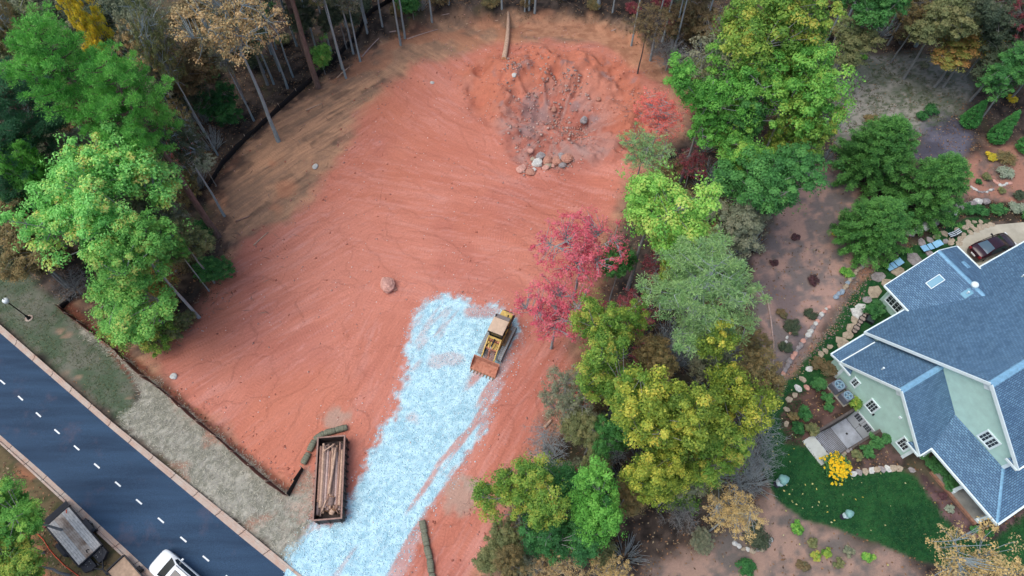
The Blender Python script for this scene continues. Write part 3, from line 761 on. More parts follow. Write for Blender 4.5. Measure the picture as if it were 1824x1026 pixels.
M_STICK = leafmat('dead_stick', [(96, 82, 76), (136, 120, 108), (64, 54, 50), (158, 138, 120)], 1.0, 0.0)
def rimm(X, Y):
    d = sdpoly(X, Y, TAN)
    return sstep(3.0, .3, np.abs(d + .3)) * ((X < 14) & (Y > 26)) * (.25 + .75 * sstep(.4, .6, fbm(X, Y, .4, 3, 84))) * (sdpoly(X, Y, STRAW) > 1) + .25 * sstep(5, 1, np.abs(d + 3)) * (X < -14) * (Y > 30)
X, Y, Z, r_ = scatter(TAN, 9000, lambda X, Y: rimm(X, Y) * .55, 16)
blades('brush_debris', X, Y, Z + .03, r_, 0.9, 0.05, M_STICK, 'dead sticks and roots strewn along the rim of the clearing', 0.12)
M_RUB = leafmat('rubble_stone', [(150, 128, 120), (186, 160, 150), (136, 126, 124), (178, 122, 104)], 1.0, 0.0)
RUB = W([(890, 130), (950, 110), (1040, 150), (1060, 210), (1020, 300), (940, 312), (900, 250), (920, 190)])
X, Y, Z, r_ = scatter(RUB, 2600, lambda X, Y: sstep(1, -1.5, sdpoly(X, Y, RUB)) * (.15 + .85 * sstep(.5, .64, fbm(X, Y, .45, 3, 86))), 17)
pebbles('rubble', X, Y, Z, 0.15, r_, M_RUB, 'broken grey and pink rubble lying about the dug pit')
# ---------------------------------------------------------------- house
def roofmat(name):
    m, nt, b = newmat(name)
    tc = nd(nt, 'ShaderNodeTexCoord')
    br = nt.nodes.new('ShaderNodeTexBrick')
    br.offset = 0.5
    br.inputs['Scale'].default_value = 1.0
    br.inputs['Brick Width'].default_value = 0.30
    br.inputs['Row Height'].default_value = 0.165
    br.inputs['Mortar Size'].default_value = 0.022
    br.inputs['Bias'].default_value = 0.0
    br.inputs['Color1'].default_value = (*S(102, 140, 168), 1)
    br.inputs['Color2'].default_value = (*S(74, 108, 138), 1)
    br.inputs['Mortar'].default_value = (*S(46, 70, 96), 1)
    nt.links.new(tc.outputs['UV'], br.inputs['Vector'])
    n = nd(nt, 'ShaderNodeTexNoise', Scale=0.7, Detail=5.0); nt.links.new(tc.outputs['Object'], n.inputs['Vector'])
    mr = nd(nt, 'ShaderNodeMapRange'); mr.inputs['From Min'].default_value = .3; mr.inputs['From Max'].default_value = .7; mr.inputs['To Min'].default_value = .92; mr.inputs['To Max'].default_value = 1.08
    nt.links.new(n.outputs['Fac'], mr.inputs['Value'])
    vm = nd(nt, 'ShaderNodeVectorMath', _operation='SCALE'); nt.links.new(br.outputs['Color'], vm.inputs[0]); nt.links.new(mr.outputs[0], vm.inputs['Scale'])
    nt.links.new(vm.outputs[0], b.inputs['Base Color'])
    bp = nd(nt, 'ShaderNodeBump', Strength=0.5, Distance=0.02); nt.links.new(br.outputs['Color'], bp.inputs['Height']); nt.links.new(bp.outputs[0], b.inputs['Normal'])
    b.inputs['Roughness'].default_value = 0.8
    return m
M_ROOF = roofmat('roof_shingle')
M_RIDGE = mat('ridge_shingle', S(124, 172, 202), 0.8, 0.12, 4, 0.3, 12)
M_SIDING = mat('green_siding', S(184, 220, 208), 0.75, 0.05, 1.5)
M_TRIM = mat('white_trim', S(224, 240, 242), 0.6, 0.04, 2)
M_PANE = glassmat('window_glass', (0.03, 0.04, 0.05), 0.08)
M_CONC = mat('porch_concrete', S(142, 142, 134), 0.85, 0.15, 1.3, 0.2, 25)
M_BRICKEDGE = mat('porch_brick', S(150, 112, 92), 0.9, 0.15, 5, 0.3, 20)
M_STEP = mat('stair_concrete', S(172, 182, 196), 0.9, 0.14, 1.6, 0.3, 20)
M_APRON = mat('pale_concrete', S(186, 192, 186), 0.9, 0.08, 1.2, 0.2, 20)
M_RETAIN = mat('retaining_block', S(92, 86, 84), 0.95, 0.15, 4, 0.4, 12)
M_DOORW = mat('white_door', S(200, 208, 214), 0.6, 0.04, 2)
M_DARK = mat('dark_metal', S(38, 40, 46), 0.5, 0.15, 4, metal=0.3)
M_SKYL = glassmat('skylight_glass', (0.10, 0.30, 0.42), 0.08)

HU, HV = 47.0, -1.0
house = thing('house', 'pale green house with steep blue shingle gables and white trim', 'house', U(HU, HV, 0), HA)
def h(u, v, z): return Vector((u - HU, -(v - HV), z))
def hpart(name, mb, mat_, parent=None, smooth=False): return mb.build(name, mat_, parent if parent else house, smooth)
def slab(pts, th=0.16):
    """roof plane with thickness and metric UVs"""
    p = [h(*q) for q in pts]
    n = (p[1] - p[0]).cross(p[2] - p[0]).normalized()
    if n.z < 0:
        p = p[::-1]; n = -n
    k = len(p)
    mb = MB()
    mb.add(p + [q - n * th for q in p], [tuple(range(k)), tuple(range(k, 2 * k))[::-1]] + [((i + 1) % k, i, k + i, k + (i + 1) % k) for i in range(k)])
    me = mb.me('roof_plane')
    hx = Vector((0, 0, 1)).cross(n).normalized(); sl = n.cross(hx)
    uvl = me.uv_layers.new(name='UVMap')
    for poly in me.polygons:
        for li in poly.loop_indices:
            co = me.vertices[me.loops[li].vertex_index].co
            uvl.data[li].uv = (co.dot(hx) + 50, co.dot(sl) + 50)
    return obj('roof_plane', me, M_ROOF, house)
def strip(pts, w=0.09, hh=0.24, dz=-0.02, m=None, name='fascia'):
    for a, c in zip(pts, pts[1:]):
        mb = MB(); A = h(*a); C = h(*c); A.z += dz; C.z += dz
        hpart(name, mb.bar(A, C, w, hh), m or M_TRIM)
def ridge(a, c, w=0.42):
    A = h(*a); C = h(*c); d = (C - A).normalized(); s = d.cross(Vector((0, 0, 1))).normalized() * w / 2
    up = Vector((0, 0, .03)); dn = Vector((0, 0, -.10))
    mb = MB(); mb.add([A + s + dn, A + up, A - s + dn, C + s + dn, C + up, C - s + dn], [(0, 3, 4, 1), (1, 4, 5, 2), (0, 1, 2), (5, 4, 3)])
    hpart('ridge_cap', mb, M_RIDGE)
def wall(pts, name='wall', th=0.18, inward=None, m=None):
    """upright wall from a polygon of (u, v, z); thickness goes towards 'inward' (u, v)"""
    p = [h(*q) for q in pts]
    w = Vector((inward[0], -inward[1], 0)) * th
    k = len(p)
    n = (p[1] - p[0]).cross(p[2] - p[0])
    if n.dot(w) > 0: p = p[::-1]
    mb = MB(); mb.add(p + [q + w for q in p], [tuple(range(k)), tuple(range(k, 2 * k))[::-1]] + [((i + 1) % k, i, k + i, k + (i + 1) % k) for i in range(k)])
    return hpart(name, mb, m or M_SIDING)

# main gable roof
UE = 64.5
MR, ME, ML = (0.15, 9.6), (6.05, 5.3), (-8.7, 2.5)
ms = (MR[1] - ML[1]) / (MR[0] - ML[0])
mz = lambda v: MR[1] - (MR[0] - v) * ms if v < MR[0] else MR[1] - (v - MR[0]) * (MR[1] - ME[1]) / (ME[0] - MR[0])
slab([(40.4, ML[0], ML[1]), (UE, ML[0], ML[1]), (UE, MR[0], MR[1]), (40.4, MR[0], MR[1])])
slab([(40.4, ME[0], ME[1]), (40.4, MR[0], MR[1]), (UE, MR[0], MR[1]), (UE, ME[0], ME[1])])
ridge((40.35, MR[0], MR[1]), (UE, MR[0], MR[1]), 0.5)
strip([(40.38, ML[0], ML[1]), (40.38, MR[0], MR[1]), (40.38, ME[0], ME[1])], 0.08, 0.28, -0.08)
strip([(40.4, ML[0] - .02, ML[1]), (45.4, ML[0] - .02, ML[1])], 0.14, 0.16, -0.06, name='gutter')
strip([(54.4, ML[0] - .02, ML[1]), (UE, ML[0] - .02, ML[1])], 0.14, 0.16, -0.06, name='gutter')
strip([(40.4, ME[0] + .02, ME[1]), (UE, ME[0] + .02, ME[1])], 0.14, 0.16, -0.06, name='gutter')
mg = 0.2
wall([(40.8, -8.2, -0.1), (40.8, 5.6, -0.1), (40.8, 5.6, mz(5.6) - mg), (40.8, MR[0], MR[1] - mg), (40.8, -8.2, mz(-8.2) - mg)], inward=(1, 0))
wall([(UE - .5, -8.2, -0.1), (UE - .5, 5.6, -0.1), (UE - .5, 5.6, mz(5.6) - mg), (UE - .5, MR[0], MR[1] - mg), (UE - .5, -8.2, mz(-8.2) - mg)], inward=(-1, 0))
wall([(40.99, -8.2, -0.1), (UE - .7, -8.2, -0.1), (UE - .7, -8.2, mz(-8.2) - mg), (40.99, -8.2, mz(-8.2) - mg)], inward=(0, 1))
wall([(40.99, 5.6, -0.1), (UE - .7, 5.6, -0.1), (UE - .7, 5.6, mz(5.6) - mg), (40.99, 5.6, mz(5.6) - mg)], inward=(0, -1))
# cornice return and corner board of the main gable
strip([(40.36, ME[0] - 1.05, ME[1] - .1), (40.36, ME[0] + .02, ME[1] - .1)], 0.12, 0.2, -0.06, name='cornice_return')
hpart('corner_board', MB().box(h(40.74, 0, 0).x, h(40.9, 0, 0).x, h(0, 5.68, 0).y, h(0, 5.42, 0).y, 3.5, mz(5.6) - .35), M_TRIM)

# front gable
SR, SL, SE = (-2.83, 6.5), (-7.5, 2.65), (1.78, 2.65)
s2 = (SR[1] - SL[1]) / (SR[0] - SL[0])
sz = lambda v: SR[1] - abs(v - SR[0]) * s2
slab([(36.4, SL[0], SL[1]), (40.78, SL[0], SL[1]), (40.78, SR[0], SR[1]), (36.4, SR[0], SR[1])])
slab([(36.4, SE[0], SE[1]), (36.4, SR[0], SR[1]), (40.78, SR[0], SR[1]), (40.78, SE[0] - 1.2, sz(SE[0] - 1.2)), (37.75, SE[0], SE[1])])
ridge((36.36, SR[0], SR[1]), (40.8, SR[0], SR[1]), 0.45)
strip([(36.38, SL[0], SL[1]), (36.38, SR[0], SR[1]), (36.38, SE[0], SE[1])], 0.08, 0.26, -0.08)
strip([(36.4, SL[0] - .02, SL[1]), (40.4, SL[0] - .02, SL[1])], 0.12, 0.15, -0.06, name='gutter')
strip([(36.4, SE[0] + .02, SE[1]), (37.7, SE[0] + .02, SE[1])], 0.12, 0.15, -0.06, name='gutter')
strip([(36.36, SL[0] - .02, SL[1] - .1), (36.36, SL[0] + 1.35, SL[1] - .1)], 0.12, 0.2, -0.06, name='cornice_return')
strip([(36.36, SE[0] + .02, SE[1] - .1), (36.36, SE[0] - 1.35, SE[1] - .1)], 0.12, 0.2, -0.06, name='cornice_return')
for sgn, e in ((1, SL), (-1, SE)):            # little shingled hats over the cornice returns
    slab([(36.38, e[0], e[1] - .02), (36.38, e[0] + sgn * 1.3, e[1] - .02), (36.79, e[0] + sgn * 1.0, e[1] + .28), (36.79, e[0] + sgn * .35, e[1] + .28)], 0.03)
slab([(40.38, ME[0], ME[1] - .02), (40.38, ME[0] - 1.0, ME[1] - .02), (40.79, ME[0] - .8, ME[1] + .26), (40.79, ME[0] - .3, ME[1] + .26)], 0.03)
fw = wall([(36.8, -7.1, -0.1), (36.8, V0, -0.1), (36.8, V0, -2.95), (36.8, V1, -2.95), (36.8, V1, -0.1), (36.8, 1.35, -0.1), (36.8, 1.35, sz(1.35) - mg), (36.8, SR[0], SR[1] - mg), (36.8, -7.1, sz(-7.1) - mg)], inward=(1, 0))
wall([(36.99, -7.1, -0.1), (40.79, -7.1, -0.1), (40.79, -7.1, sz(-7.1) - mg), (36.99, -7.1, sz(-7.1) - mg)], inward=(0, 1))
wall([(36.99, 1.35, -0.1), (40.79, 1.35, -0.1), (40.79, 1.35, sz(1.35) - mg), (36.99, 1.35, sz(1.35) - mg)], inward=(0, -1))
for v in (-7.0, 1.25):
    hpart('corner_board', MB().box(h(36.72, 0, 0).x, h(36.92, 0, 0).x, h(0, v + .13, 0).y, h(0, v - .13, 0).y, -0.05, 2.55), M_TRIM)
# peak ornaments under both gable apexes
for (u, v, z) in ((36.72, SR[0], SR[1]), (40.72, MR[0], MR[1])):
    mb = MB(); a = h(u, v, z - .3)
    mb.add([a + Vector((-.05, .02, -.05)), a + Vector((-.05, .5, -.5)), a + Vector((-.05, 0, -.95)), a + Vector((-.05, -.5, -.5)), a + Vector((.06, .02, -.05)), a + Vector((.06, .5, -.5)), a + Vector((.06, 0, -.95)), a + Vector((.06, -.5, -.5))],
           [(0, 1, 2, 3), (7, 6, 5, 4), (0, 4, 5, 1), (1, 5, 6, 2), (2, 6, 7, 3), (3, 7, 4, 0)])
    hpart('gable_ornament', mb, M_TRIM)

# low side roof left of the front gable
slab([(36.5, -8.52, 2.25), (40.7, -8.6, 2.25), (40.7, -7.0, 2.6), (36.5, -7.0, 2.6)], 0.12)
strip([(36.48, -8.54, 2.25), (36.48, -7.4, 2.5)], 0.08, 0.2, -0.06)
strip([(36.5, -8.56, 2.25), (40.4, -8.64, 2.25)], 0.12, 0.15, -0.05, name='gutter')
wall([(36.85, -8.15, -0.1), (36.85, -7.12, -0.1), (36.85, -7.12, 2.4), (36.85, -8.15, 2.15)], inward=(1, 0))
wall([(37.04, -8.15, -0.1), (40.79, -8.15, -0.1), (40.79, -8.15, 2.12), (37.04, -8.15, 2.12)], inward=(0, 1))

# rear wing with its ridge across the main one
WA, WR, WB = (45.2, 2.7), (50.6, 4.65), (54.45, 2.6)
VG = -11.4
vr = (MR[0] - (MR[1] - WR[1]) / ms)
ve = lambda z: MR[0] - (MR[1] - z) / ms
slab([(WA[0], VG, WA[1]), (WR[0], VG, WR[1]), (WR[0], vr + .3, WR[1]), (WA[0], ve(WA[1]) + .3, WA[1])])
slab([(WB[0], VG, WB[1]), (WR[0], VG, WR[1]), (WR[0], vr + .3, WR[1]), (WB[0], ve(WB[1]) + .3, WB[1])])
ridge((WR[0], VG - .02, WR[1]), (WR[0], vr + .1, WR[1]), 0.5)
strip([(WA[0], VG - .03, WA[1]), (WR[0], VG - .03, WR[1]), (WB[0], VG - .03, WB[1])], 0.08, 0.22, -0.09)
strip([(WA[0] - .03, VG, WA[1]), (WA[0] - .03, -7.75, WA[1])], 0.14, 0.16, -0.03, name='gutter')
strip([(WB[0] + .03, VG, WB[1]), (WB[0] + .03, -7.75, WB[1])], 0.14, 0.16, -0.03, name='gutter')
wz = lambda u: WA[1] + (u - WA[0]) * (WR[1] - WA[1]) / (WR[0] - WA[0]) if u < WR[0] else WR[1] - (u - WR[0]) * (WR[1] - WB[1]) / (WB[0] - WR[0])
wall([(45.7, -11.0, -0.1), (54.0, -11.0, -0.1), (54.0, -11.0, wz(54.0) - mg), (WR[0], -11.0, WR[1] - mg), (45.7, -11.0, wz(45.7) - mg)], inward=(0, 1))
wall([(45.7, -10.8, -0.1), (45.7, -8.21, -0.1), (45.7, -8.21, wz(45.7) - mg), (45.7, -10.8, wz(45.7) - mg)], inward=(1, 0))
wall([(54.0, -10.8, -0.1), (54.0, -8.21, -0.1), (54.0, -8.21, wz(54.0) - mg), (54.0, -10.8, wz(54.0) - mg)], inward=(-1, 0))

# wrap-round porch
PE = 2.6
slab([(37.7, 1.8, PE), (37.7, 8.55, PE), (40.79, 5.62, 3.6), (40.79, 0.4, 3.6)], 0.12)
slab([(37.7, 8.55, PE), (UE, 8.55, PE), (UE, 5.62, 3.6), (40.79, 5.62, 3.6)], 0.12)
ridge((37.72, 8.53, PE + .02), (40.79, 5.62, 3.62), 0.4)
strip([(37.66, 1.8, PE), (37.66, 8.6, PE)], 0.14, 0.2, -0.04, name='gutter')
strip([(37.66, 8.58, PE), (UE, 8.58, PE)], 0.14, 0.2, -0.04, name='gutter')
def hbox(name, u0, u1, v0, v1, z0, z1, m, parent=None):
    a, c = h(u0, v1, 0), h(u1, v0, 0)
    return hpart(name, MB().box(a.x, c.x, a.y, c.y, z0, z1), m, parent)
hbox('porch_floor', 38.0, 40.79, 3.4, 8.1, -0.1, 0.22, M_CONC)
hbox('porch_floor', 40.81, UE, 5.82, 8.1, -0.1, 0.22, M_CONC)
hbox('porch_edge', 37.78, 37.99, 3.3, 8.1, -0.1, 0.24, M_BRICKEDGE)
for v in (1.9, 5.3, 7.95):
    c = hbox('porch_column', 38.1, 38.36, v - .13, v + .13, 0.22 if v > 3.4 else -0.05, 2.48, M_TRIM)
    hbox('column_base', 38.04, 38.42, v - .19, v + .19, 0.225 if v > 3.4 else -0.05, 0.5, M_TRIM, c)
for u in (43.5, 48.5, 53.5, 58.5, 63.5):
    hbox('porch_column', u - .13, u + .13, 7.8, 8.06, 0.22, 2.48, M_TRIM)

# windows: casing, muntins and panes
def window(u, v0, v1, z0, z1, nx, ny, axis='u', out=-1, split=0.0):
    """window on a wall of constant u (facing out) or constant v"""
    fr = 0.11
    def bx(a0, a1, z0_, z1_, d0, d1):
        if axis == 'u':
            x0, x1 = sorted((h(u + out * d0, 0, 0).x, h(u + out * d1, 0, 0).x)); y0, y1 = sorted((h(0, a0, 0).y, h(0, a1, 0).y))
        else:
            y0, y1 = sorted((h(0, u + out * d0, 0).y, h(0, u + out * d1, 0).y)); x0, x1 = sorted((h(a0, 0, 0).x, h(a1, 0, 0).x))
        return x0, x1, y0, y1, z0_, z1_
    w = MB()
    w.box(*bx(v0 - fr, v1 + fr, z0 - fr, z1 + fr, 0.005, 0.05))
    win = hpart('window', w, M_TRIM)
    c = MB()
    for (a0, a1, b0, b1) in ((v0 - fr, v0, z0 - fr, z1 + fr), (v1, v1 + fr, z0 - fr, z1 + fr), (v0, v1, z0 - fr, z0), (v0, v1, z1, z1 + fr)):
        c.box(*bx(a0, a1, b0, b1, 0.051, 0.10))
    hpart('window_frame', c, M_TRIM, win)
    g = 0.05
    gx_ = (v1 - v0 - g * (nx + 1) - (split if nx % 2 == 0 else 0)) / nx; gz_ = (z1 - z0 - g * (ny + 1)) / ny
    for i in range(nx):
        for j in range(ny):
            a = v0 + g + i * (gx_ + g) + (split if split and i >= nx // 2 else 0); q = z0 + g + j * (gz_ + g)
            hpart('pane', MB().box(*bx(a, a + gx_, q, q + gz_, 0.052, 0.062)), M_PANE, win)
    return win
window(36.8, -5.82, -5.3, 1.35, 2.3, 2, 3)
window(36.8, -3.68, -2.86, 0.78, 2.12, 3, 3)
window(36.8, 0.08, 0.9, 0.78, 2.12, 3, 3)
window(40.8, 2.8, 3.95, 3.98, 5.3, 4, 3, split=0.12)
window(45.7, -10.6, -9.0, 0.9, 2.15, 4, 3, split=0.06)
window(45.7, -10.7, -8.95, 2.28, 2.42, 6, 1)
hbox('wall_vent', 36.7, 36.79, -1.45, -1.2, 3.35, 3.6, M_TRIM)
hbox('outdoor_light', 36.66, 36.79, -2.75, -2.6, 0.75, 0.95, M_DARK)
# basement door pair at the foot of the stair
dr_ = hbox('basement_door', 36.7, 36.795, V0 + .05, V1 - .05, -2.75, -0.62, M_DOORW)
for k in (0, 1):
    vc = V0 + .05 + (k + .5) * (V1 - V0 - .1) / 2
    for i in range(3):
        for j in range(3):
            a = vc - .33 + i * .225; q = -1.55 + j * .27
            hbox('pane', 36.685, 36.699, a, a + .19, q, q + .23, M_PANE, dr_)
    hbox('handle', 36.62, 36.699, vc + (.42 if k == 0 else -.5), vc + (.5 if k == 0 else -.42), -1.75, -1.62, M_DARK, dr_)
hbox('door_gap', 36.69, 36.6995, (V0 + V1) / 2 - .012, (V0 + V1) / 2 + .012, -2.75, -0.62, M_DARK, dr_)

# roof fittings
def onplane(px, py, pts):
    p = [U(*q) for q in pts]
    n = (p[1] - p[0]).cross(p[2] - p[0]).normalized()
    d = Vector(ray(px, py)); o = Vector((0, 0, CAMH))
    t = (p[0] - o).dot(n) / d.dot(n)
    w = o + d * t
    uu = w.x * math.cos(HA) + w.y * math.sin(HA); vv = w.x * math.sin(HA) - w.y * math.cos(HA)
    return (uu, vv, w.z)
WPL = [(WA[0], VG, WA[1]), (WR[0], VG, WR[1]), (WR[0], -8, WR[1])]
WPR = [(WB[0], VG, WB[1]), (WR[0], VG, WR[1]), (WR[0], -8, WR[1])]
MPL = [(41, ML[0], ML[1]), (50, ML[0], ML[1]), (50, MR[0], MR[1])]
SPL = [(36.4, SL[0], SL[1]), (40, SL[0], SL[1]), (40, SR[0], SR[1])]
def slopebox(name, c, du, dv, pl, th, m, parent=None, lift=0.0):
    p = [h(*q) for q in pl]; n = (p[1] - p[0]).cross(p[2] - p[0]).normalized()
    if n.z < 0: n = -n
    C = h(*c); eu = Vector((1, 0, 0)); eu = (eu - n * eu.dot(n)).normalized(); ev = n.cross(eu)
    q = [C + eu * (i * du / 2) + ev * (j * dv / 2) + n * k for k in (lift - .02, lift + th) for (i, j) in ((-1, -1), (1, -1), (1, 1), (-1, 1))]
    mb = MB(); mb.add(q, [(3, 2, 1, 0), (4, 5, 6, 7), (0, 1, 5, 4), (1, 2, 6, 5), (2, 3, 7, 6), (3, 0, 4, 7)])
    return hpart(name, mb, m, parent)
c = onplane(1665.6, 502, WPL)
sk = slopebox('skylight', c, 1.45, 0.72, WPL, 0.10, M_TRIM)
slopebox('skylight_pane', c, 1.32, 0.60, WPL, 0.02, M_SKYL, sk, 0.10)
c = onplane(1722, 523, WPL); sk = slopebox('skylight', c, 0.9, 0.6, WPL, 0.06, M_SKYL)
c = onplane(1720, 472, WPR); slopebox('roof_vent', c, 0.55, 0.8, WPR, 0.10, M_RIDGE)
c = onplane(1736, 508, WPL)
hpart('roof_vent', MB().lathe([(.30, -.1), (.33, .12), (.22, .26), (.02, .30)], 14, h(*c)), M_TRIM, smooth=True)
for (px_, py_, pl) in ((1820, 493, MPL), (1571, 658, SPL), (1722, 523, WPL)):
    c = onplane(px_, py_, pl)
    hpart('vent_pipe', MB().lathe([(.06, -.1), (.06, .28), (.085, .30), (.085, .34)], 10, h(*c)), M_TRIM)

# ---------------------------------------------------------------- sunken stair to the basement
stair = thing('basement_stair', 'sunken concrete stair with pale apron leading down to the white basement doors', 'stairs', U((U0 + U1) / 2, (V0 + V1) / 2, -2.95), HA)
def sp(name, u0, u1, v0, v1, z0, z1, m):
    cu_, cv_ = (U0 + U1) / 2, (V0 + V1) / 2
    return MB().box(u0 - cu_, u1 - cu_, -(v1 - cv_), -(v0 - cv_), z0 + 2.95, z1 + 2.95).build(name, m, stair)
NS = 14; run = 0.235; LAND = U0 + NS * run
for i in range(NS):
    sp('stair_nosing', U0 + i * run + .185, U0 + (i + 1) * run + .012, V0 + .02, V1 - .02, -0.19 * (i + 1) - 0.045, -0.19 * (i + 1) - 0.012, M_RETAIN)
    sp('stair_tread', U0 + i * run + .003, U0 + (i + 1) * run, V0 + .01, V1 - .01, -2.99, -0.19 * (i + 1) - 0.02, M_STEP)
sp('landing', LAND + .003, U1 - .14, V0 + .01, V1 - .01, -2.99, -2.78, M_STEP)
sp('landing_edge', U1 - .13, U1 - .102, V0 + .03, V1 - .03, -2.99, -2.77, M_DARK)
sp('drain', LAND + .9, LAND + 1.08, (V0 + V1) / 2 - .09, (V0 + V1) / 2 + .09, -2.779, -2.765, M_DARK)
sp('side_wall', U0, U1 - .01, V0 - .2, V0, -2.99, 0.10, M_RETAIN)
sp('side_wall', U0, U1 - .01, V1, V1 + .2, -2.99, 0.10, M_RETAIN)
sp('apron', U0 - 1.2, U0 - .003, V0 - .05, V1 + .05, -0.15, 0.03, M_APRON)

# ---------------------------------------------------------------- driveway
mb = MB(); mb.prism(DRIVE, -0.05, 0.03)
tag(mb.build('driveway', mat('driveway_concrete', S(176, 172, 156), 0.85, 0.10, 0.7, 0.2, 18)), 'pale concrete driveway behind the house', kind='structure')
# ---------------------------------------------------------------- vehicles
M_RUBBER = mat('tyre_rubber', S(34, 34, 36), 0.9, 0.1, 6)
M_RIM = mat('wheel_rim', S(150, 154, 158), 0.4, 0.1, 6, metal=0.7)
M_CGLASS = glassmat('car_glass', (0.015, 0.02, 0.025), 0.06)
M_RGLASS = glassmat('rear_glass', (0.05, 0.10, 0.14), 0.05)
M_LAMP_R = mat('tail_lamp', S(120, 18, 24), 0.3, 0.1, 5)
M_LAMP_W = mat('head_lamp', S(220, 226, 230), 0.2, 0.05, 5)
M_PLATE = mat('number_plate', S(226, 228, 228), 0.5, 0.05, 8)
M_BLACK = mat('black_plastic', S(28, 29, 32), 0.6, 0.1, 6)

def car(name, label, loc, rz, paint, st, sunroof=None, rails=False, rearglass=None):
    """st: list of (x, ztop, zbelt, halfwidth, roof inset, zone); zone: b body, w windscreen, r roof, k rear window"""
    root = thing(name, label, 'car', loc, rz)
    rings = []
    for (x, zt, zb, w, ins, zone) in st:
        zb = min(zb, zt - 0.02)
        wr = w - ins
        half = [(w - .12, .22), (w - .02, .34), (w, .6 if zb > .66 else zb * .9), (w - .015, zb * .985), (w - .06, zb + .01), (wr, max(zt - .07, zb + .012)), (wr - .11, zt - .01), (wr * .5, zt + .02), (0, zt + .03)]
        rings.append([(x, y, z) for (y, z) in half] + [(x, -y, z) for (y, z) in half[-2::-1]])
    n = len(rings[0]); nh = 9
    parts = {'body': MB(), 'windscreen': MB(), 'rear_window': MB()}
    allv = [p for r_ in rings for p in r_]
    groups = {'body': [], 'windscreen': [], 'rear_window': []}
    sides = {1: [], -1: []}
    for i in range(len(rings) - 1):
        z0, z1 = st[i][5], st[i + 1][5]
        for j in range(n - 1):
            f = (i * n + j, (i + 1) * n + j, (i + 1) * n + j + 1, i * n + j + 1)
            jj = j if j < nh - 1 else (n - 2 - j)
            tgt = 'body'
            if jj == 4 and min(st[i][1] - st[i][2], st[i + 1][1] - st[i + 1][2]) > 0.16 and not (z0 == 'p' or z1 == 'p'):
                sides[1 if j < nh - 1 else -1].append(f); continue
            if jj >= 6 and z0 == 'w': tgt = 'windscreen'
            if jj >= 6 and z0 == 'k': tgt = 'rear_window'
            groups[tgt].append(f)
    groups['body'].append(tuple(range(n))); groups['body'].append(tuple((len(rings) - 1) * n + k for k in range(n))[::-1])
    def sub(fs):
        idx = sorted({i for f in fs for i in f}); mp = {v: k for k, v in enumerate(idx)}
        mb = MB(); mb.add([allv[i] for i in idx], [tuple(mp[i] for i in f) for f in fs]); return mb
    body = sub(groups['body']).build('body', paint, root, True)
    sub(groups['windscreen']).build('windscreen', M_CGLASS, root, True)
    sub(groups['rear_window']).build('rear_window', rearglass or M_CGLASS, root, True)
    for s in (1, -1):
        if sides[s]: sub(sides[s]).build('side_window', M_CGLASS, root, True)
    L0, L1 = st[0][0], st[-1][0]
    wb = (L1 - L0) * 0.29; wm = max(s[3] for s in st)
    for sx in (-wb, wb * 1.05):
        for sy in (-1, 1):
            y0 = sy * (wm - .11)
            t = MB(); t.tube([(sx, y0 - .11 * sy, .33), (sx, y0 + .10 * sy, .33)], .33, 18)
            ty = t.build('wheel', M_RUBBER, root)
            MB().tube([(sx, y0 + .09 * sy, .33), (sx, y0 + .112 * sy, .33)], .21, 14).build('rim', M_RIM, ty)
    for sy in (-1, 1):
        MB().box(L1 - .34, L1 - .1, sy * .62 - .16, sy * .62 + .16, .62, .74).build('headlight', M_LAMP_W, root)
        MB().box(L0 - .02, L0 + .16, sy * .66 - .14, sy * .66 + .14, .72, .92).build('tail_light', M_LAMP_R, root)
        xm = [s[0] for s in st if s[5] == 'w'][-1] - .30
        mm = MB(); mm.tube([(xm, sy * (wm - .05), 1.0), (xm - .02, sy * (wm + .07), 1.02), (xm - .03, sy * (wm + .2), 1.03)], [.04, .09, .08], 8)
        mm.build('wing_mirror', M_BLACK if not rails else paint, root)
        if rails:
            zr = max(s[1] for s in st)
            MB().tube([(-1.9, sy * .62, zr - .02), (-1.8, sy * .62, zr + .07), (.2, sy * .62, zr + .07), (.3, sy * .62, zr - .01)], .022, 6).build('roof_rail', M_BLACK, root)
    MB().box(L0 - .03, L0 + .03, -.26, .26, .52, .66).build('number_plate', M_PLATE, root)
    if sunroof:
        a, c, w, z = sunroof
        bevel(MB().box(a, c, -w, w, z, z + .035).build('sunroof', M_CGLASS, root), .015, 1)
    return root
SEDAN = [(-2.38, .62, .55, .66, .05, 'b'), (-2.3, .86, .8, .78, .06, 'b'), (-2.15, 1.0, .9, .84, .08, 'b'), (-1.75, 1.06, .95, .89, .10, 'b'), (-1.6, 1.09, .97, .9, .12, 'k'), (-1.15, 1.27, .97, .91, .2, 'k'), (-.75, 1.40, .97, .91, .27, 'r'),
         (-.3, 1.45, .97, .91, .29, 'r'), (.2, 1.44, .96, .91, .29, 'r'), (.45, 1.39, .96, .91, .27, 'w'), (.85, 1.2, .95, .91, .2, 'w'), (1.2, 1.03, .93, .9, .1, 'b'), (1.6, .96, .88, .88, .08, 'b'), (2.05, .85, .78, .82, .08, 'b'), (2.3, .7, .64, .7, .06, 'b'), (2.38, .56, .5, .6, .05, 'b')]
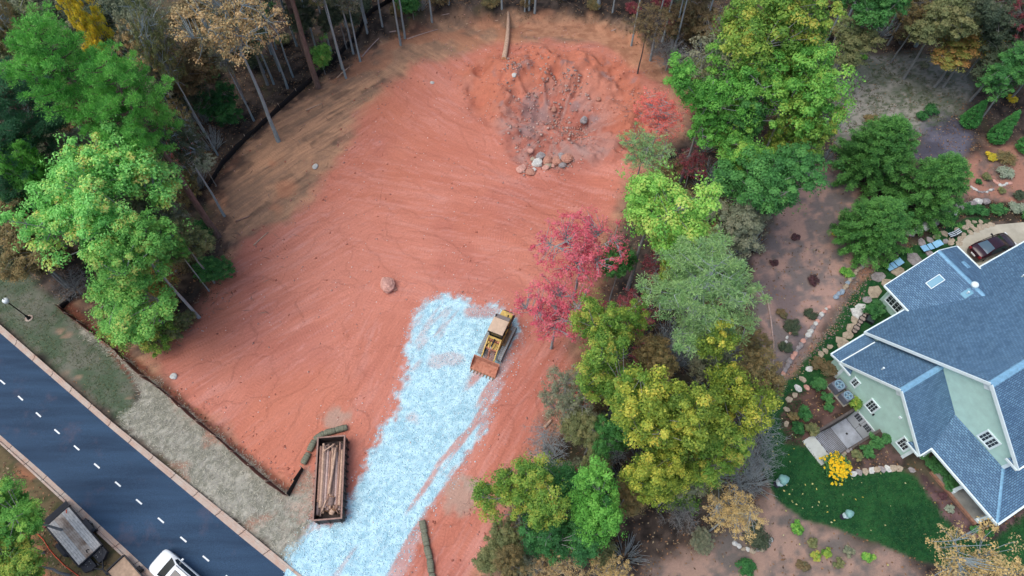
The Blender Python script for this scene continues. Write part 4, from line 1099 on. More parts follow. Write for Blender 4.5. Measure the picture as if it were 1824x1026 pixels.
SUV = [(-2.4, .8, .7, .80, .05, 'b'), (-2.34, 1.1, 1.0, .88, .08, 'k'), (-2.1, 1.55, 1.08, .93, .22, 'r'), (-1.7, 1.68, 1.09, .96, .26, 'r'), (-.8, 1.75, 1.09, .97, .26, 'r'), (.1, 1.74, 1.08, .97, .26, 'r'), (.42, 1.68, 1.07, .97, .25, 'w'), (.85, 1.42, 1.06, .97, .18, 'w'), (1.28, 1.16, 1.05, .96, .1, 'b'),
       (1.5, 1.12, 1.03, .955, .07, 'b'), (1.95, 1.06, .97, .94, .07, 'b'), (2.25, .96, .86, .88, .07, 'b'), (2.4, .8, .7, .78, .06, 'b'), (2.44, .6, .5, .7, .05, 'b')]
# the sedan on the driveway: nose towards the upper right
a, c_ = G(1744, 446, .7), G(1798, 424, .7)
pz = math.atan2((c_ - a).y, (c_ - a).x)
ctr = G(1770.5, 436, .9)
M_MAROON = mat('maroon_paint', S(44, 16, 26), 0.25, 0.08, 2, coat=0.6)
car('parked_sedan', 'dark maroon sedan parked on the pale driveway behind the house', (ctr.x, ctr.y, 0.03), pz, M_MAROON, SEDAN, rearglass=M_RGLASS)
# the white SUV on the road, nose up the road
road_dir = (dd_[7 + 8] - dd_[7 + 10]).normalized()
fr = G(284, 999, .9)
M_WHITE = mat('white_paint', S(236, 242, 244), 0.25, 0.03, 2, coat=0.6)
sv = Vector((fr.x, fr.y, 0)) - road_dir * 2.0
car('white_suv', 'white sport utility car driving on the road at the bottom edge', (sv.x, sv.y, 0.015), math.atan2(road_dir.y, road_dir.x), M_WHITE, SUV, sunroof=(-.55, .12, .36, 1.755), rails=True)

# ---------------------------------------------------------------- crawler loader
M_CATY = mat('loader_yellow', S(212, 182, 98), 0.55, 0.12, 3, col2=S(170, 140, 88))
M_TANROOF = mat('cab_roof_tan', S(196, 172, 148), 0.6, 0.08, 2.5)
M_RUSTB = mat('bucket_rust', S(182, 128, 106), 0.8, 0.15, 4, 0.2, 14, col2=S(150, 92, 70))
M_SHOE = mat('track_shoe', S(150, 160, 166), 0.85, 0.15, 6, 0.2, 20, col2=S(112, 104, 98))
M_TFRAME = mat('track_frame', S(120, 98, 76), 0.8, 0.15, 5)
M_STEEL = mat('cylinder_rod', S(210, 214, 216), 0.25, 0.05, 4, metal=0.8)
a, c_ = G(915, 584, .85), G(891, 634, .85)
hd = (c_ - a); hd.z = 0; hd.normalize(); lf = Vector((-hd.y, hd.x, 0))
tc_ = G(903, 609, .85); ctr = Vector((tc_.x, tc_.y, 0)) - lf * 0.92
L = thing('crawler_loader', 'yellow crawler loader with tan cab roof and toothed bucket on the blue gravel', 'loader', (ctr.x, ctr.y, hgt(ctr.x, ctr.y) + .03), math.atan2(hd.y, hd.x))
# tracks: stadium path with shoes
def stadium(s, x0=-1.35, x1=1.45, r=.40, zc=.43):
    Ls = x1 - x0; arc = math.pi * r; tot = 2 * Ls + 2 * arc; s = s % tot
    if s < Ls: return x0 + s, zc + r, 0.0
    s -= Ls
    if s < arc: a = s / r; return x1 + r * math.sin(a), zc + r * math.cos(a), -a
    s -= arc
    if s < Ls: return x1 - s, zc - r, -math.pi
    s -= Ls; a = s / r
    return x0 - r * math.sin(a), zc - r * math.cos(a), -math.pi - a
TOT = 2 * 2.8 + 2 * math.pi * .40; NSH = 42
shoe_me = MB().box(-.085, .085, -.24, .24, -.02, .02).box(-.02, .02, -.24, .24, .02, .05).me('track_shoe')
for sy in (-1, 1):
    t = MB(); pts = [stadium(TOT * k / 40) for k in range(40)]
    yc = sy * .92
    inner = [(p[0] * .93, p[1] * .86 + .06) for p in pts]
    t.add([(x, yc - .14, z) for x, z in inner] + [(x, yc + .14, z) for x, z in inner], [tuple(range(40)), tuple(range(40, 80))[::-1]] + [((k + 1) % 40, k, 40 + k, 40 + (k + 1) % 40) for k in range(40)])
    tr = t.build('track', M_TFRAME, L)
    for k in range(NSH):
        x, z, a = stadium(TOT * k / NSH)
        o = obj('track_shoe', shoe_me, M_SHOE, tr, (x, yc, z)); o.rotation_euler = (0, -a, 0)
    MB().box(-1.35, 1.4, yc + sy * .15 - .04, yc + sy * .15 + .04, .25, .6).build('track_guard', M_TFRAME, tr)
bevel(MB().box(-1.9, .9, -.62, .62, .45, 1.05).build('chassis', M_CATY, L), .04)
hood = MB(); hood.add([(-2.45, -.62, 1.0), (-.95, -.66, 1.0), (-.95, .66, 1.0), (-2.45, .62, 1.0), (-2.38, -.55, 1.85), (-.95, -.6, 1.98), (-.95, .6, 1.98), (-2.38, .55, 1.85)],
                      [(0, 3, 2, 1), (4, 5, 6, 7), (0, 1, 5, 4), (1, 2, 6, 5), (2, 3, 7, 6), (3, 0, 4, 7)])
hd_o = bevel(hood.build('engine_hood', M_CATY, L), .08)
MB().tube([(-1.7, .3, 1.85), (-1.7, .3, 2.3), (-1.78, .3, 2.42)], .06, 8).build('exhaust_pipe', M_DARK, hd_o)
MB().lathe([(.12, 0), (.12, .18), (.16, .2), (.05, .28)], 10, (-1.4, -.3, 1.9)).build('air_cleaner', M_DARK, hd_o)
MB().box(-2.5, -2.44, -.45, .45, 1.1, 1.7).build('radiator_grille', M_DARK, hd_o)
MB().box(-2.42, -1.0, .63, .665, 1.2, 1.7).build('side_grille', M_DARK, hd_o)
# cab
cab = bevel(MB().box(-.92, .42, -.64, .64, 1.05, 1.55).build('cab', M_CATY, L), .03)
g = MB(); g.add([(-.88, -.6, 1.55), (.36, -.6, 1.55), (.36, .6, 1.55), (-.88, .6, 1.55), (-.84, -.58, 2.72), (.30, -.58, 2.72), (.30, .58, 2.72), (-.84, .58, 2.72)],
                [(0, 3, 2, 1), (4, 5, 6, 7), (0, 1, 5, 4), (1, 2, 6, 5), (2, 3, 7, 6), (3, 0, 4, 7)])
g.build('cab_window', M_CGLASS, cab)
for (x, y) in ((-.88, -.6), (.38, -.6), (.38, .6), (-.88, .6), (-.25, .61), (-.25, -.61)):
    MB().bar((x, y, 1.5), (x * .97, y * .98, 2.74), .09, .09).build('cab_post', M_DARK, cab)
rf = bevel(MB().box(-.98, .50, -.72, .72, 2.72, 2.86).build('cab_roof', M_TANROOF, L), .05)
bevel(MB().box(-1.36, -1.0, -.70, .70, 2.66, 2.84).build('air_conditioner', mat('roof_unit', S(120, 112, 110), .7, .1, 4), rf), .04)
for y in (-.6, .6):
    MB().box(.44, .53, y - .09, y + .09, 2.55, 2.7).build('work_lamp', M_DARK, rf)
MB().lathe([(.07, 0), (.07, .12), (.03, .15)], 10, (-1.15, -.6, 2.84)).build('beacon', M_DARK, rf)
MB().bar((.6, .78, 1.0), (-1.1, .78, 1.0), .34, .05).build('step_plate', M_TFRAME, L)
MB().tube([(.35, .82, 1.05), (.35, .82, 1.9), (-.4, .82, 1.9), (-.5, .82, 1.05)], .025, 6).build('grab_rail', M_DARK, L)
# loader tower and linkage
bevel(MB().box(.42, .62, -.62, .62, .9, 1.75).build('loader_tower', M_CATY, L), .03)
bevel(MB().box(.62, 1.35, -.44, .44, .85, 1.22).build('front_cover', M_CATY, L), .04)
MB().box(.62, .75, -.6, .6, 1.25, 1.55).build('tower_plate', M_RUSTB, L)
for sy in (-1, 1):
    arm = MB(); pr = [(.45, 1.8), (.7, 1.86), (1.6, 1.36), (2.35, .62), (2.45, .34), (2.28, .34), (1.5, 1.05), (.55, 1.55)]
    y0, y1 = sy * .60 - .05, sy * .60 + .05
    arm.add([(x, y0, z) for x, z in pr] + [(x, y1, z) for x, z in pr], [tuple(range(8)), tuple(range(8, 16))[::-1]] + [((k + 1) % 8, k, 8 + k, 8 + (k + 1) % 8) for k in range(8)])
    arm.build('lift_arm', M_CATY, L)
    MB().tube([(.7, sy * .46, .95), (1.25, sy * .48, 1.1)], .07, 10).tube([(1.2, sy * .48, 1.09), (1.75, sy * .52, 1.15)], .04, 8).build('lift_cylinder', M_DARK, L)
MB().box(1.28, 1.46, -.56, .56, 1.02, 1.2).build('cross_tube', M_RUSTB, L)
MB().tube([(.62, 0, 1.72), (1.35, 0, 1.62)], .085, 10).build('tilt_cylinder', M_DARK, L)
MB().tube([(1.35, 0, 1.62), (1.85, 0, 1.5)], .045, 8).build('tilt_rod', M_STEEL, L)
MB().bar((1.78, 0, 1.72), (1.95, .0, .8), .12, .22).bar((1.9, 0, .9), (2.42, 0, .78), .1, .12).build('bell_crank', M_RUSTB, L)
for y in (-.22, .22):
    MB().tube([(.62, y, 1.6), (1.0, y * 1.3, 1.5), (1.4, y * .8, 1.3)], .025, 6).build('hydraulic_hose', M_BLACK, L)
# bucket
bk = MB(); bp_ = [(2.36, .98), (2.40, .35), (2.62, .08), (3.45, .02), (3.45, .06), (2.68, .14), (2.48, .38), (2.43, .98)]
for (y0, y1) in ((-1.2, 1.2),):
    bk.add([(x, y0, z) for x, z in bp_] + [(x, y1, z) for x, z in bp_], [tuple(range(8)), tuple(range(8, 16))[::-1]] + [((k + 1) % 8, k, 8 + k, 8 + (k + 1) % 8) for k in range(8)])
bko = bk.build('bucket', M_RUSTB, L)
for sy in (-1, 1):
    s = MB(); pr = [(2.36, 1.0), (2.42, .32), (2.62, .06), (3.42, .0), (3.3, .22), (2.9, .75)]
    y0, y1 = sy * 1.2, sy * 1.24
    s.add([(x, y0, z) for x, z in pr] + [(x, y1, z) for x, z in pr], [tuple(range(6)), tuple(range(6, 12))[::-1]] + [((k + 1) % 6, k, 6 + k, 6 + (k + 1) % 6) for k in range(6)])
    s.build('bucket_side', M_RUSTB, bko)
for k in range(8):
    y = -1.08 + k * 2.16 / 7
    MB().add([(3.38, y - .07, .0), (3.38, y + .07, .0), (3.38, y + .07, .11), (3.38, y - .07, .11), (3.72, y - .03, .02), (3.72, y + .03, .02)], [(0, 3, 2, 1), (0, 1, 5, 4), (3, 4, 5, 2), (0, 4, 3), (1, 2, 5)]).build('bucket_tooth', M_TFRAME, bko)
for k in range(9):
    y = -1.1 + k * 2.2 / 8
    MB().bar((2.66, y, .16), (3.2, y, .09), .05, .03).build('wear_strip', M_RUSTB, bko)

# ---------------------------------------------------------------- roll-off container with logs
M_CONT = mat('container_steel', S(74, 60, 56), 0.7, 0.18, 2.0, 0.2, 8, col2=S(40, 34, 34))
M_CRAIL = mat('container_rail', S(150, 120, 108), 0.7, 0.15, 3.0)
HC = 1.5
tl, tr_, bl, br_ = G(566, 778, HC), G(615, 778, HC), G(559, 925, HC), G(607, 925, HC)
ctr = (tl + tr_ + bl + br_) / 4
ax = ((tl + tr_) / 2 - (bl + br_) / 2); ax.z = 0; CL = ax.length; CW = ((tr_ - tl).length + (br_ - bl).length) / 2
crz = math.atan2(ax.y, ax.x)
cz = hgt(ctr.x, ctr.y)
D = thing('rolloff_container', 'rusty open-top steel roll-off container filled with cut logs', 'dumpster', (ctr.x, ctr.y, cz), crz)
l2, w2 = CL / 2, CW / 2
MB().box(-l2, l2, -w2, w2, .18, .26).build('floor', M_CONT, D)
for sy in (-1, 1):
    w_ = MB().box(-l2, l2, sy * w2 - .03, sy * w2 + .03, .26, HC - .08).build('side_wall', M_CONT, D)
    MB().box(-l2 - .05, l2 + .05, sy * w2 - .06, sy * w2 + .06, HC - .08, HC + .02).build('top_rail', M_CRAIL, w_)
    for k in range(11):
        x = -l2 + .25 + k * (CL - .5) / 10
        MB().box(x - .04, x + .04, sy * (w2 + .03) - .001, sy * (w2 + .16), .2, HC - .1).build('rib', M_CONT, w_)
    MB().box(-l2, l2, sy * (w2 - .35) - .08, sy * (w2 - .35) + .08, .02, .18).build('skid_rail', M_CONT, D)
for sx in (-1, 1):
    w_ = MB().box(sx * l2 - .03, sx * l2 + .03, -w2 + .04, w2 - .04, .26, HC - .08).build('end_wall', M_CONT, D)
    MB().box(sx * l2 - .055, sx * l2 + .055, -w2 + .065, w2 - .065, HC - .08, HC + .012).build('top_rail', M_CRAIL, w_)
    for k in range(3):
        MB().box(sx * (l2 + .03) - .001, sx * (l2 + .11), -w2 + .2 + k * (CW - .4) / 2 - .05, -w2 + .2 + k * (CW - .4) / 2 + .05, .2, HC - .1).build('rib', M_CONT, w_)
M_LOGS = [mat('log_bark_' + n, S(*c), 0.9, 0.16, 5, 0.4, 9) for n, c in (('grey', (178, 156, 148)), ('brown', (160, 128, 112)), ('tan', (190, 160, 138)), ('dark', (132, 112, 104)))]
M_CUT = mat('cut_wood', S(206, 158, 116), 0.85, 0.12, 7)
def cw(x, y, z): return Vector((ctr.x + x * math.cos(crz) - y * math.sin(crz), ctr.y + x * math.sin(crz) + y * math.cos(crz), cz + z))
def log(name, p0, p1, r0, r1, m, label, cat='log', group=None, bend=0.03, n=9):
    p0, p1 = Vector(p0), Vector(p1); mid = (p0 + p1) / 2
    o = bpy.data.objects.new(name, None)
    d = p1 - p0
    side = d.cross(Vector((0, 0, 1))); side = side.normalized() if side.length > 1e-3 else Vector((1, 0, 0))
    pts = [p0.lerp(p1, t) - mid + side * (bend * d.length * math.sin(t * 3.1 + r0 * 40) * .5) for t in (0, .2, .4, .6, .8, 1)]
    rad = [(r0 + (r1 - r0) * t) * (1 + random.uniform(-.06, .06)) for t in (0, .2, .4, .6, .8, 1)]
    me = MB().tube(pts, rad, n).me(name, True)
    me.materials.append(m); me.materials.append(M_CUT)
    me.polygons[-1].material_index = 1; me.polygons[-2].material_index = 1
    me.polygons[-1].use_smooth = False; me.polygons[-2].use_smooth = False
    o = bpy.data.objects.new(name, me); o.location = mid; link(o)
    return tag(o, label, cat, group)
# container coordinates: x towards the far (top) end, y towards the left side
LG = 'logs in the roll-off container'; LL = '%s cut tree log lying lengthwise in the rusty roll-off container'
rq = random.Random(8); rows = []
for lay, (zz, n, r0) in enumerate(((.42, 8, .125), (.64, 8, .12), (.86, 9, .11), (1.08, 10, .115))):
    for k in range(n):
        y = -.92 + 1.84 * (k + (.5 if lay % 2 else .2)) / n
        rows.append((y, zz, -2.9 + rq.uniform(0, .7) + (.35 if lay == 3 else 0), 2.9 - rq.uniform(0, 1.2) * (1.0 if lay == 3 else .4), r0 * rq.uniform(.8, 1.15)))
for i, (y, z, x0, x1, r_) in enumerate(rows):
    sk_ = random.uniform(-.06, .06)
    y = y * (w2 - .14) / .92
    y0 = max(-w2 + r_ + .05, min(w2 - r_ - .05, -y + sk_)); y1 = max(-w2 + r_ + .05, min(w2 - r_ - .05, -y - sk_))
    z += .10 + rq.uniform(-.04, .05)
    log('log', cw(max(x0, -l2 + .1), y0, z), cw(min(x1, l2 - .1), y1, z + random.uniform(-.03, .05)), r_ * 1.1, r_ * .9, M_LOGS[i % 4], LL % ('pinkish grey', 'brown', 'tan', 'dark brown')[i % 4], group=('pinkish grey', 'brown', 'tan', 'dark brown')[i % 4] + ' ' + LG, bend=.012)
log('log', cw(-1.4, -.05, 1.52), cw(2.3, -.42, 1.56), .12, .09, M_LOGS[2], 'tan log lying askew on top of the log load in the container', bend=.01)
log('log', cw(2.2, .55, 1.42), cw(2.65, -.25, 1.46), .07, .06, M_LOGS[2], 'short tan log lying crosswise at the far end of the container', bend=.01)
log('log_stump', cw(-2.2, -.15, 1.2), cw(-1.6, -.28, 1.42), .27, .24, M_LOGS[3], 'thick sawn stump with orange cut face among the logs in the container', 'stump')
log('log_stump', cw(-2.85, -.2, 1.1), cw(-2.6, -.42, 1.28), .22, .2, M_LOGS[2], 'small sawn stump at the near end of the log container', 'stump')
log('branch', cw(-2.6, .5, 1.25), cw(-1.8, .15, 1.42), .07, .06, M_LOGS[2], 'thick tan branch leaning beside the stump in the container', 'branch')
log('branch', cw(-3.0, .65, 1.1), cw(-2.3, .55, 1.3), .05, .03, M_LOGS[3], 'dark short branch in the near left corner of the container', 'branch')
log('branch', cw(-2.9, -.75, 1.1), cw(-2.4, -.5, 1.25), .04, .03, M_LOGS[1], 'brown broken branch in the near right corner of the container', 'branch')

# ---------------------------------------------------------------- straw bales
M_BALE = mat('straw_bale', S(126, 128, 110), 0.95, 0.16, 7, 0.7, 30, col2=S(92, 96, 82))
M_TWINE = mat('bale_twine', S(86, 84, 66), 0.9, 0.1, 9)
def bale_mesh():
    m = MB(); nx, nyz = 7, 12
    rr = random.Random(2)
    for i in range(nx):
        x = -.5 + i / (nx - 1)
        k = 1 - .12 * abs(x * 2) ** 6
        for j in range(nyz):
            a = 2 * math.pi * j / nyz
            ca_, sa_ = math.cos(a), math.sin(a)
            q = (abs(ca_) ** 5 + abs(sa_) ** 5) ** (-1 / 5)
            m.v.append((x * .98, ca_ * q * .26 * k * (1 + rr.uniform(-.06, .06)), .21 + sa_ * q * .21 * k * (1 + rr.uniform(-.06, .06))))
    for i in range(nx - 1):
        for j in range(nyz):
            m.f.append((i * nyz + j, (i + 1) * nyz + j, (i + 1) * nyz + (j + 1) % nyz, i * nyz + (j + 1) % nyz))
    m.f.append(tuple(range(nyz))); m.f.append(tuple((nx - 1) * nyz + k for k in range(nyz))[::-1])
    return m.me('bale', True)
bale_me = bale_mesh()
twine_me = MB().tube([(0, .285 * math.cos(a) * (abs(math.cos(a)) ** 5 + abs(math.sin(a)) ** 5) ** -.2 * .97, .21 + .225 * math.sin(a) * (abs(math.cos(a)) ** 5 + abs(math.sin(a)) ** 5) ** -.2) for a in [2 * math.pi * k / 24 for k in range(25)]], .012, 5).me('twine')
def bales(line, label, group):
    pts = resample(W(line), .25); acc = 0; out = []
    P_ = [Vector((p.x, p.y)) for p in pts]
    s = 0; i = 0
    while i + 4 < len(P_):
        out.append((P_[i], P_[i + 4])); i += 4
    for nb_, (a, c) in enumerate(out):
        mid = (a + c) / 2; d = c - a
        root = thing('straw_bale', label % ('first', 'second', 'third', 'fourth', 'fifth', 'sixth', 'seventh')[nb_], 'straw bale', (mid.x, mid.y, hgt(mid.x, mid.y) - .01), math.atan2(d.y, d.x) + random.uniform(-.06, .06), group)
        obj('bale', bale_me, M_BALE, root)
        for x in (-.2, .2):
            obj('twine', twine_me, M_TWINE, root, (x, 0, 0))
bales([(541, 829), (549, 812), (556, 796), (562, 784), (572, 774), (590, 771), (619, 762)], '%s weathered straw bale from the silt fence in the curved row beside the log container', 'straw bales by the log container')
bales([(753, 929), (757, 955), (762, 980), (768, 1008), (773, 1060)], '%s weathered straw bale from the top of the straight row along the gravel drive', 'straw bales along the gravel drive')

# ---------------------------------------------------------------- silt fences
M_SILT = mat('silt_fabric', S(104, 68, 58), 0.85, 0.15, 2.0, 0.2, 10, col2=S(76, 50, 44))
M_SILTB = mat('black_silt_fabric', S(24, 22, 24), 0.8, 0.12, 2.0, 0.2, 10)
M_STAKE = mat('pale_stake', S(198, 180, 158), 0.85, 0.1, 6)
def silt(line, label, mfab, hgt_=0.72, lean=0.0, step=1.9, stake=True, topspill=0):
    pts = resample(W(line), step)
    c0 = pts[len(pts) // 2]
    root = thing('silt_fence', label, 'fence', (c0.x, c0.y, hgt(c0.x, c0.y)))
    o = root.location
    tops = []
    for i, p in enumerate(pts):
        d = (pts[min(i + 1, len(pts) - 1)] - pts[max(i - 1, 0)]).normalized(); nrm = Vector((-d.y, d.x, 0))
        z = hgt(p.x, p.y)
        tops.append((p, nrm, z, hgt_ * random.uniform(.88, 1.08), lean + random.uniform(-.05, .05)))
        if stake:
            tp = Vector((p.x, p.y, z)) + nrm * (tops[-1][4] + .05) + Vector((0, 0, tops[-1][3] + .18))
            MB().bar(Vector((p.x, p.y, z - .1)) + nrm * .05 - o, tp - o, .05, .05).build('stake', M_STAKE, root)
    for (p, n0, z0, h0, l0), (q, n1, z1, h1, l1) in zip(tops, tops[1:]):
        m = MB(); K = 6
        for k in range(K + 1):
            t = k / K; b_ = p.lerp(q, t); n_ = n0.lerp(n1, t).normalized(); z = hgt(b_.x, b_.y)
            hh = (h0 + (h1 - h0) * t) - .10 * math.sin(math.pi * t); ll = (l0 + (l1 - l0) * t) + .07 * math.sin(math.pi * t + p.x)
            A = Vector((b_.x, b_.y, z - .06)); 
            for (f, zz) in ((0, 0), (.5, hh * .5), (1, hh)):
                m.v.append(tuple(A + n_ * (ll * f - .03 * math.sin(f * 3.14)) + Vector((0, 0, zz + .06 * (f > 0))) - o))
            for (f, zz) in ((0, 0), (.5, hh * .5), (1, hh)):
                m.v.append(tuple(A + n_ * (ll * f - .03 * math.sin(f * 3.14) + .02) + Vector((0, 0, zz + .06 * (f > 0))) - o))
        for k in range(K):
            a = k * 6; c = a + 6
            m.f += [(a, c, c + 1, a + 1), (a + 1, c + 1, c + 2, a + 2), (a + 4, c + 4, c + 3, a + 3), (a + 5, c + 5, c + 4, a + 4), (a + 2, c + 2, c + 5, a + 5)]
        m.build('fence_fabric', mfab, root, True)
    return root
silt([(108, 548), (150, 578), (205, 622), (262, 672), (330, 728), (420, 806), (514, 884)], 'brown silt fence with pale stakes running along the straw verge', M_SILT, .95, -.22)
silt([(112, 550), (138, 524)], 'short dark silt fence return at the fence corner near the lamp post', M_SILTB, .75, 0)
silt([(516, 884), (541, 836)], 'dark silt fence return between the fence corner and the straw bales', M_SILTB, .75, .05, step=1.5)
silt([(372, 336), (400, 292), (440, 250), (500, 196), (560, 142), (620, 85), (668, 40), (720, 8)], 'long black silt fence along the edge of the left woods', M_SILTB, .8, 0, step=2.4)

# ---------------------------------------------------------------- lamp post
p = GT(52, 567)
LPm = thing('lamp_post', 'black lamp post with white globe on the grass verge', 'lamp post', p)
M_LPOST = mat('lamp_post_black', S(22, 24, 27), 0.5, 0.1, 4)
MB().lathe([(.20, -.05), (.20, .08), (.13, .16), (.12, .45), (.08, .55), (.055, .7), (.05, 3.0), (.075, 3.05), (.075, 3.12)], 14).build('post', M_LPOST, LPm, True)
MB().lathe([(.36, 0), (.36, .05), (.34, .06)], 18).build('concrete_footing', M_KERB, LPm)
MB().lathe([(.09, 3.1), (.14, 3.16), (.24, 3.28), (.28, 3.42), (.25, 3.56), (.15, 3.66), (.03, 3.69)], 18).build('globe', mat('lamp_globe', S(226, 236, 236), .25, .03, 3), LPm, True)
MB().lathe([(.05, 3.67), (.06, 3.72), (.01, 3.8)], 10).build('finial', M_LPOST, LPm, True)

# ---------------------------------------------------------------- flatbed trailer parked on the verge
M_DECK = mat('trailer_plank', S(204, 200, 192), 0.9, 0.14, 4, 0.2, 12)
M_DECKD = mat('muddy_plank', S(196, 184, 170), 0.95, 0.10, 1.2, 0.2, 12, col2=S(120, 96, 76))
M_TRL = mat('trailer_black', S(34, 38, 46), 0.55, 0.15, 4)
TZ = .72
a, b2, c2, d2 = G(93, 928, TZ), G(114, 913, TZ), G(178, 972, TZ), G(144, 1007, TZ)
ctr = (a + b2 + c2 + d2) / 4
ax = ((c2 + d2) - (a + b2)) / 2; TLn = ax.length; TW = 2.0
trz = math.atan2(ax.y, ax.x)
T = thing('flatbed_trailer', 'black flatbed trailer with weathered plank deck parked on the far verge', 'trailer', (ctr.x, ctr.y, hgt(ctr.x, ctr.y)), trz)
x0, x1 = -TLn / 2, TLn / 2
rr = random.Random(4)
for k in range(12):
    y = -TW / 2 + .02 + k * (TW - .04) / 12
    MB().box(x0, x1, y + .006, y + (TW - .04) / 12 - .006, TZ - .05, TZ + rr.uniform(-.006, .006)).build('deck_plank', M_DECKD if k in (4, 5, 6, 7) else M_DECK, T)
for sy in (-1, 1):
    MB().box(x0 - .05, x1 + .05, sy * (TW / 2 + .04) - .04, sy * (TW / 2 + .04) + .04, TZ - .16, TZ + .03).build('side_rail', M_TRL, T)
    f = MB(); pr = [(-.75, TZ - .12), (-.6, TZ + .06), (.5, TZ + .06), (.65, TZ - .12)]
    f.add([(x + .2, sy * (TW / 2 + .09), z) for x, z in pr] + [(x + .2, sy * (TW / 2 + .36), z) for x, z in pr], [(0, 1, 2, 3), (7, 6, 5, 4)] + [((k + 1) % 4, k, 4 + k, 4 + (k + 1) % 4) for k in range(4)])
    f.build('fender', M_TRL, T)
    for x in (-.15, .55):
        w_ = MB().tube([(x, sy * (TW / 2 + .12), .30), (x, sy * (TW / 2 + .33), .30)], .30, 16).build('wheel', M_RUBBER, T)
        MB().tube([(x, sy * (TW / 2 + .32), .30), (x, sy * (TW / 2 + .345), .30)], .17, 12).build('rim', M_RIM, w_)
MB().box(x1 + .052, x1 + .14, -TW / 2 - .04, TW / 2 + .04, TZ - .14, TZ + .16).build('front_bulkhead', M_TRL, T)
for sy in (-1, 1):                                     # tread-plate boxes over the drawbar
    bo = MB().prism([(x1 + .16, sy * .12), (x1 + 1.0, sy * .12), (x1 + 1.02, sy * .55), (x1 + .75, sy * 1.0), (x1 + .16, sy * 1.0)], TZ - .35, TZ - .02).build('tool_box', M_TRL, T)
    for k in range(4):
        MB().lathe([(.035, 0), (.035, .02)], 6, (x1 + .35 + .2 * (k % 2), sy * (.3 + .3 * (k // 2)), TZ - .02)).build('latch', M_RIM, bo)
    MB().bar((x1 + .14, sy * .9, TZ + .02), (x1 + 1.5, sy * .06, TZ - .2), .08, .1).build('drawbar', M_TRL, T)
MB().bar((x1 + 1.4, 0, TZ - .22), (x1 + 2.1, 0, TZ - .22), .1, .1).lathe([(.07, TZ - .3), (.08, TZ - .14), (.02, TZ - .1)], 10, (x1 + 2.1, 0, 0)).build('coupler', M_TRL, T)
MB().tube([(x1 + 1.2, .12, .02), (x1 + 1.2, .12, TZ + .35)], .045, 8).bar((x1 + 1.1, .12, TZ + .36), (x1 + 1.35, .12, TZ + .36), .05, .05).build('jack', M_TRL, T)
rp = MB(); rp.add([(x0 - .06, -TW / 2, TZ - .1), (x0 - .06, TW / 2, TZ - .1), (x0 - .95, TW / 2, .12), (x0 - .95, -TW / 2, .12), (x0 - .06, -TW / 2, TZ - .02), (x0 - .06, TW / 2, TZ - .02), (x0 - .95, TW / 2, .18), (x0 - .95, -TW / 2, .18)],
                  [(0, 3, 2, 1), (4, 5, 6, 7), (0, 1, 5, 4), (1, 2, 6, 5), (2, 3, 7, 6), (3, 0, 4, 7)])
rp.build('dovetail_ramp', M_TRL, T)
for sy in (-1, 1):
    MB().box(x0 - .06, x0 + .02, sy * (TW / 2 + .04) - .1, sy * (TW / 2 + .04) + .1, TZ - .1, TZ + .1).build('tail_light', M_LAMP_R if sy < 0 else M_TRL, T)
M_WEBB = mat('ratchet_strap', S(206, 92, 66), .8, .1, 6)
MB().bar((x0 + .3, .6, TZ + .02), (x0 + .06, .75, TZ + .02), .08, .03).build('strap', M_WEBB, T)
MB().tube([(x1 - .5, .1, TZ + .02), (x1 - .42, .2, TZ + .04), (x1 - .55, .02, TZ + .03), (x1 - .3, -.02, TZ + .04)], .035, 6).build('chain', M_DARK, T)
# second trailer, cut by the picture's edge
c3 = G(205, 1003, .6)
tp = thing('utility_trailer', 'small utility trailer with tan plywood deck at the bottom edge', 'trailer', (c3.x + 1.5 * math.cos(trz), c3.y + 1.5 * math.sin(trz), 0), trz)
MB().box(-1.4, 1.4, -.72, .72, .50, .56).build('plywood_deck', mat('plywood', S(176, 150, 126), .9, .14, 2.5, .1, 14), tp)
for sy in (-1, 1):
    MB().box(-1.5, 1.5, sy * .78 - .04, sy * .78 + .04, .42, .62).build('side_rail', M_TRL, tp)
    w_ = MB().tube([(.2, sy * .85, .28), (.2, sy * 1.03, .28)], .28, 16).build('wheel', M_RUBBER, tp)
    MB().tube([(.2, sy * 1.02, .28), (.2, sy * 1.045, .28)], .15, 12).build('rim', M_RIM, w_)
MB().box(-1.5, -1.41, -.74, .74, .42, .75).build('tailgate', M_TRL, tp)
MB().box(1.41, 1.5, -.74, .74, .42, .75).build('front_rail', M_TRL, tp)
MB().bar((1.5, .6, .45), (2.5, 0, .45), .07, .08).bar((1.5, -.6, .45), (2.5, 0, .45), .07, .08).build('drawbar', M_TRL, tp)
MB().tube([(2.45, 0, .0), (2.45, 0, .45)], .03, 8).build('jack', M_TRL, tp)
for sy in (-1, 1):
    MB().tube([(-1.45, sy * .6, 0), (-1.45, sy * .6, .44)], .03, 8).build('prop_leg', M_TRL, tp)
# orange hose
pts = [GT(*q, .04) for q in ((68, 952), (78, 962), (88, 978), (100, 992), (116, 1008), (135, 1022), (160, 1040))]
ho = MB().tube([q - pts[3] for q in pts], .035, 6).build('orange_hose', mat('hose_orange', S(206, 84, 50), .6, .1, 5), smooth=True)
ho.location = pts[3]; tag(ho, 'thin orange hose snaking over the soil behind the flatbed trailer', 'hose')

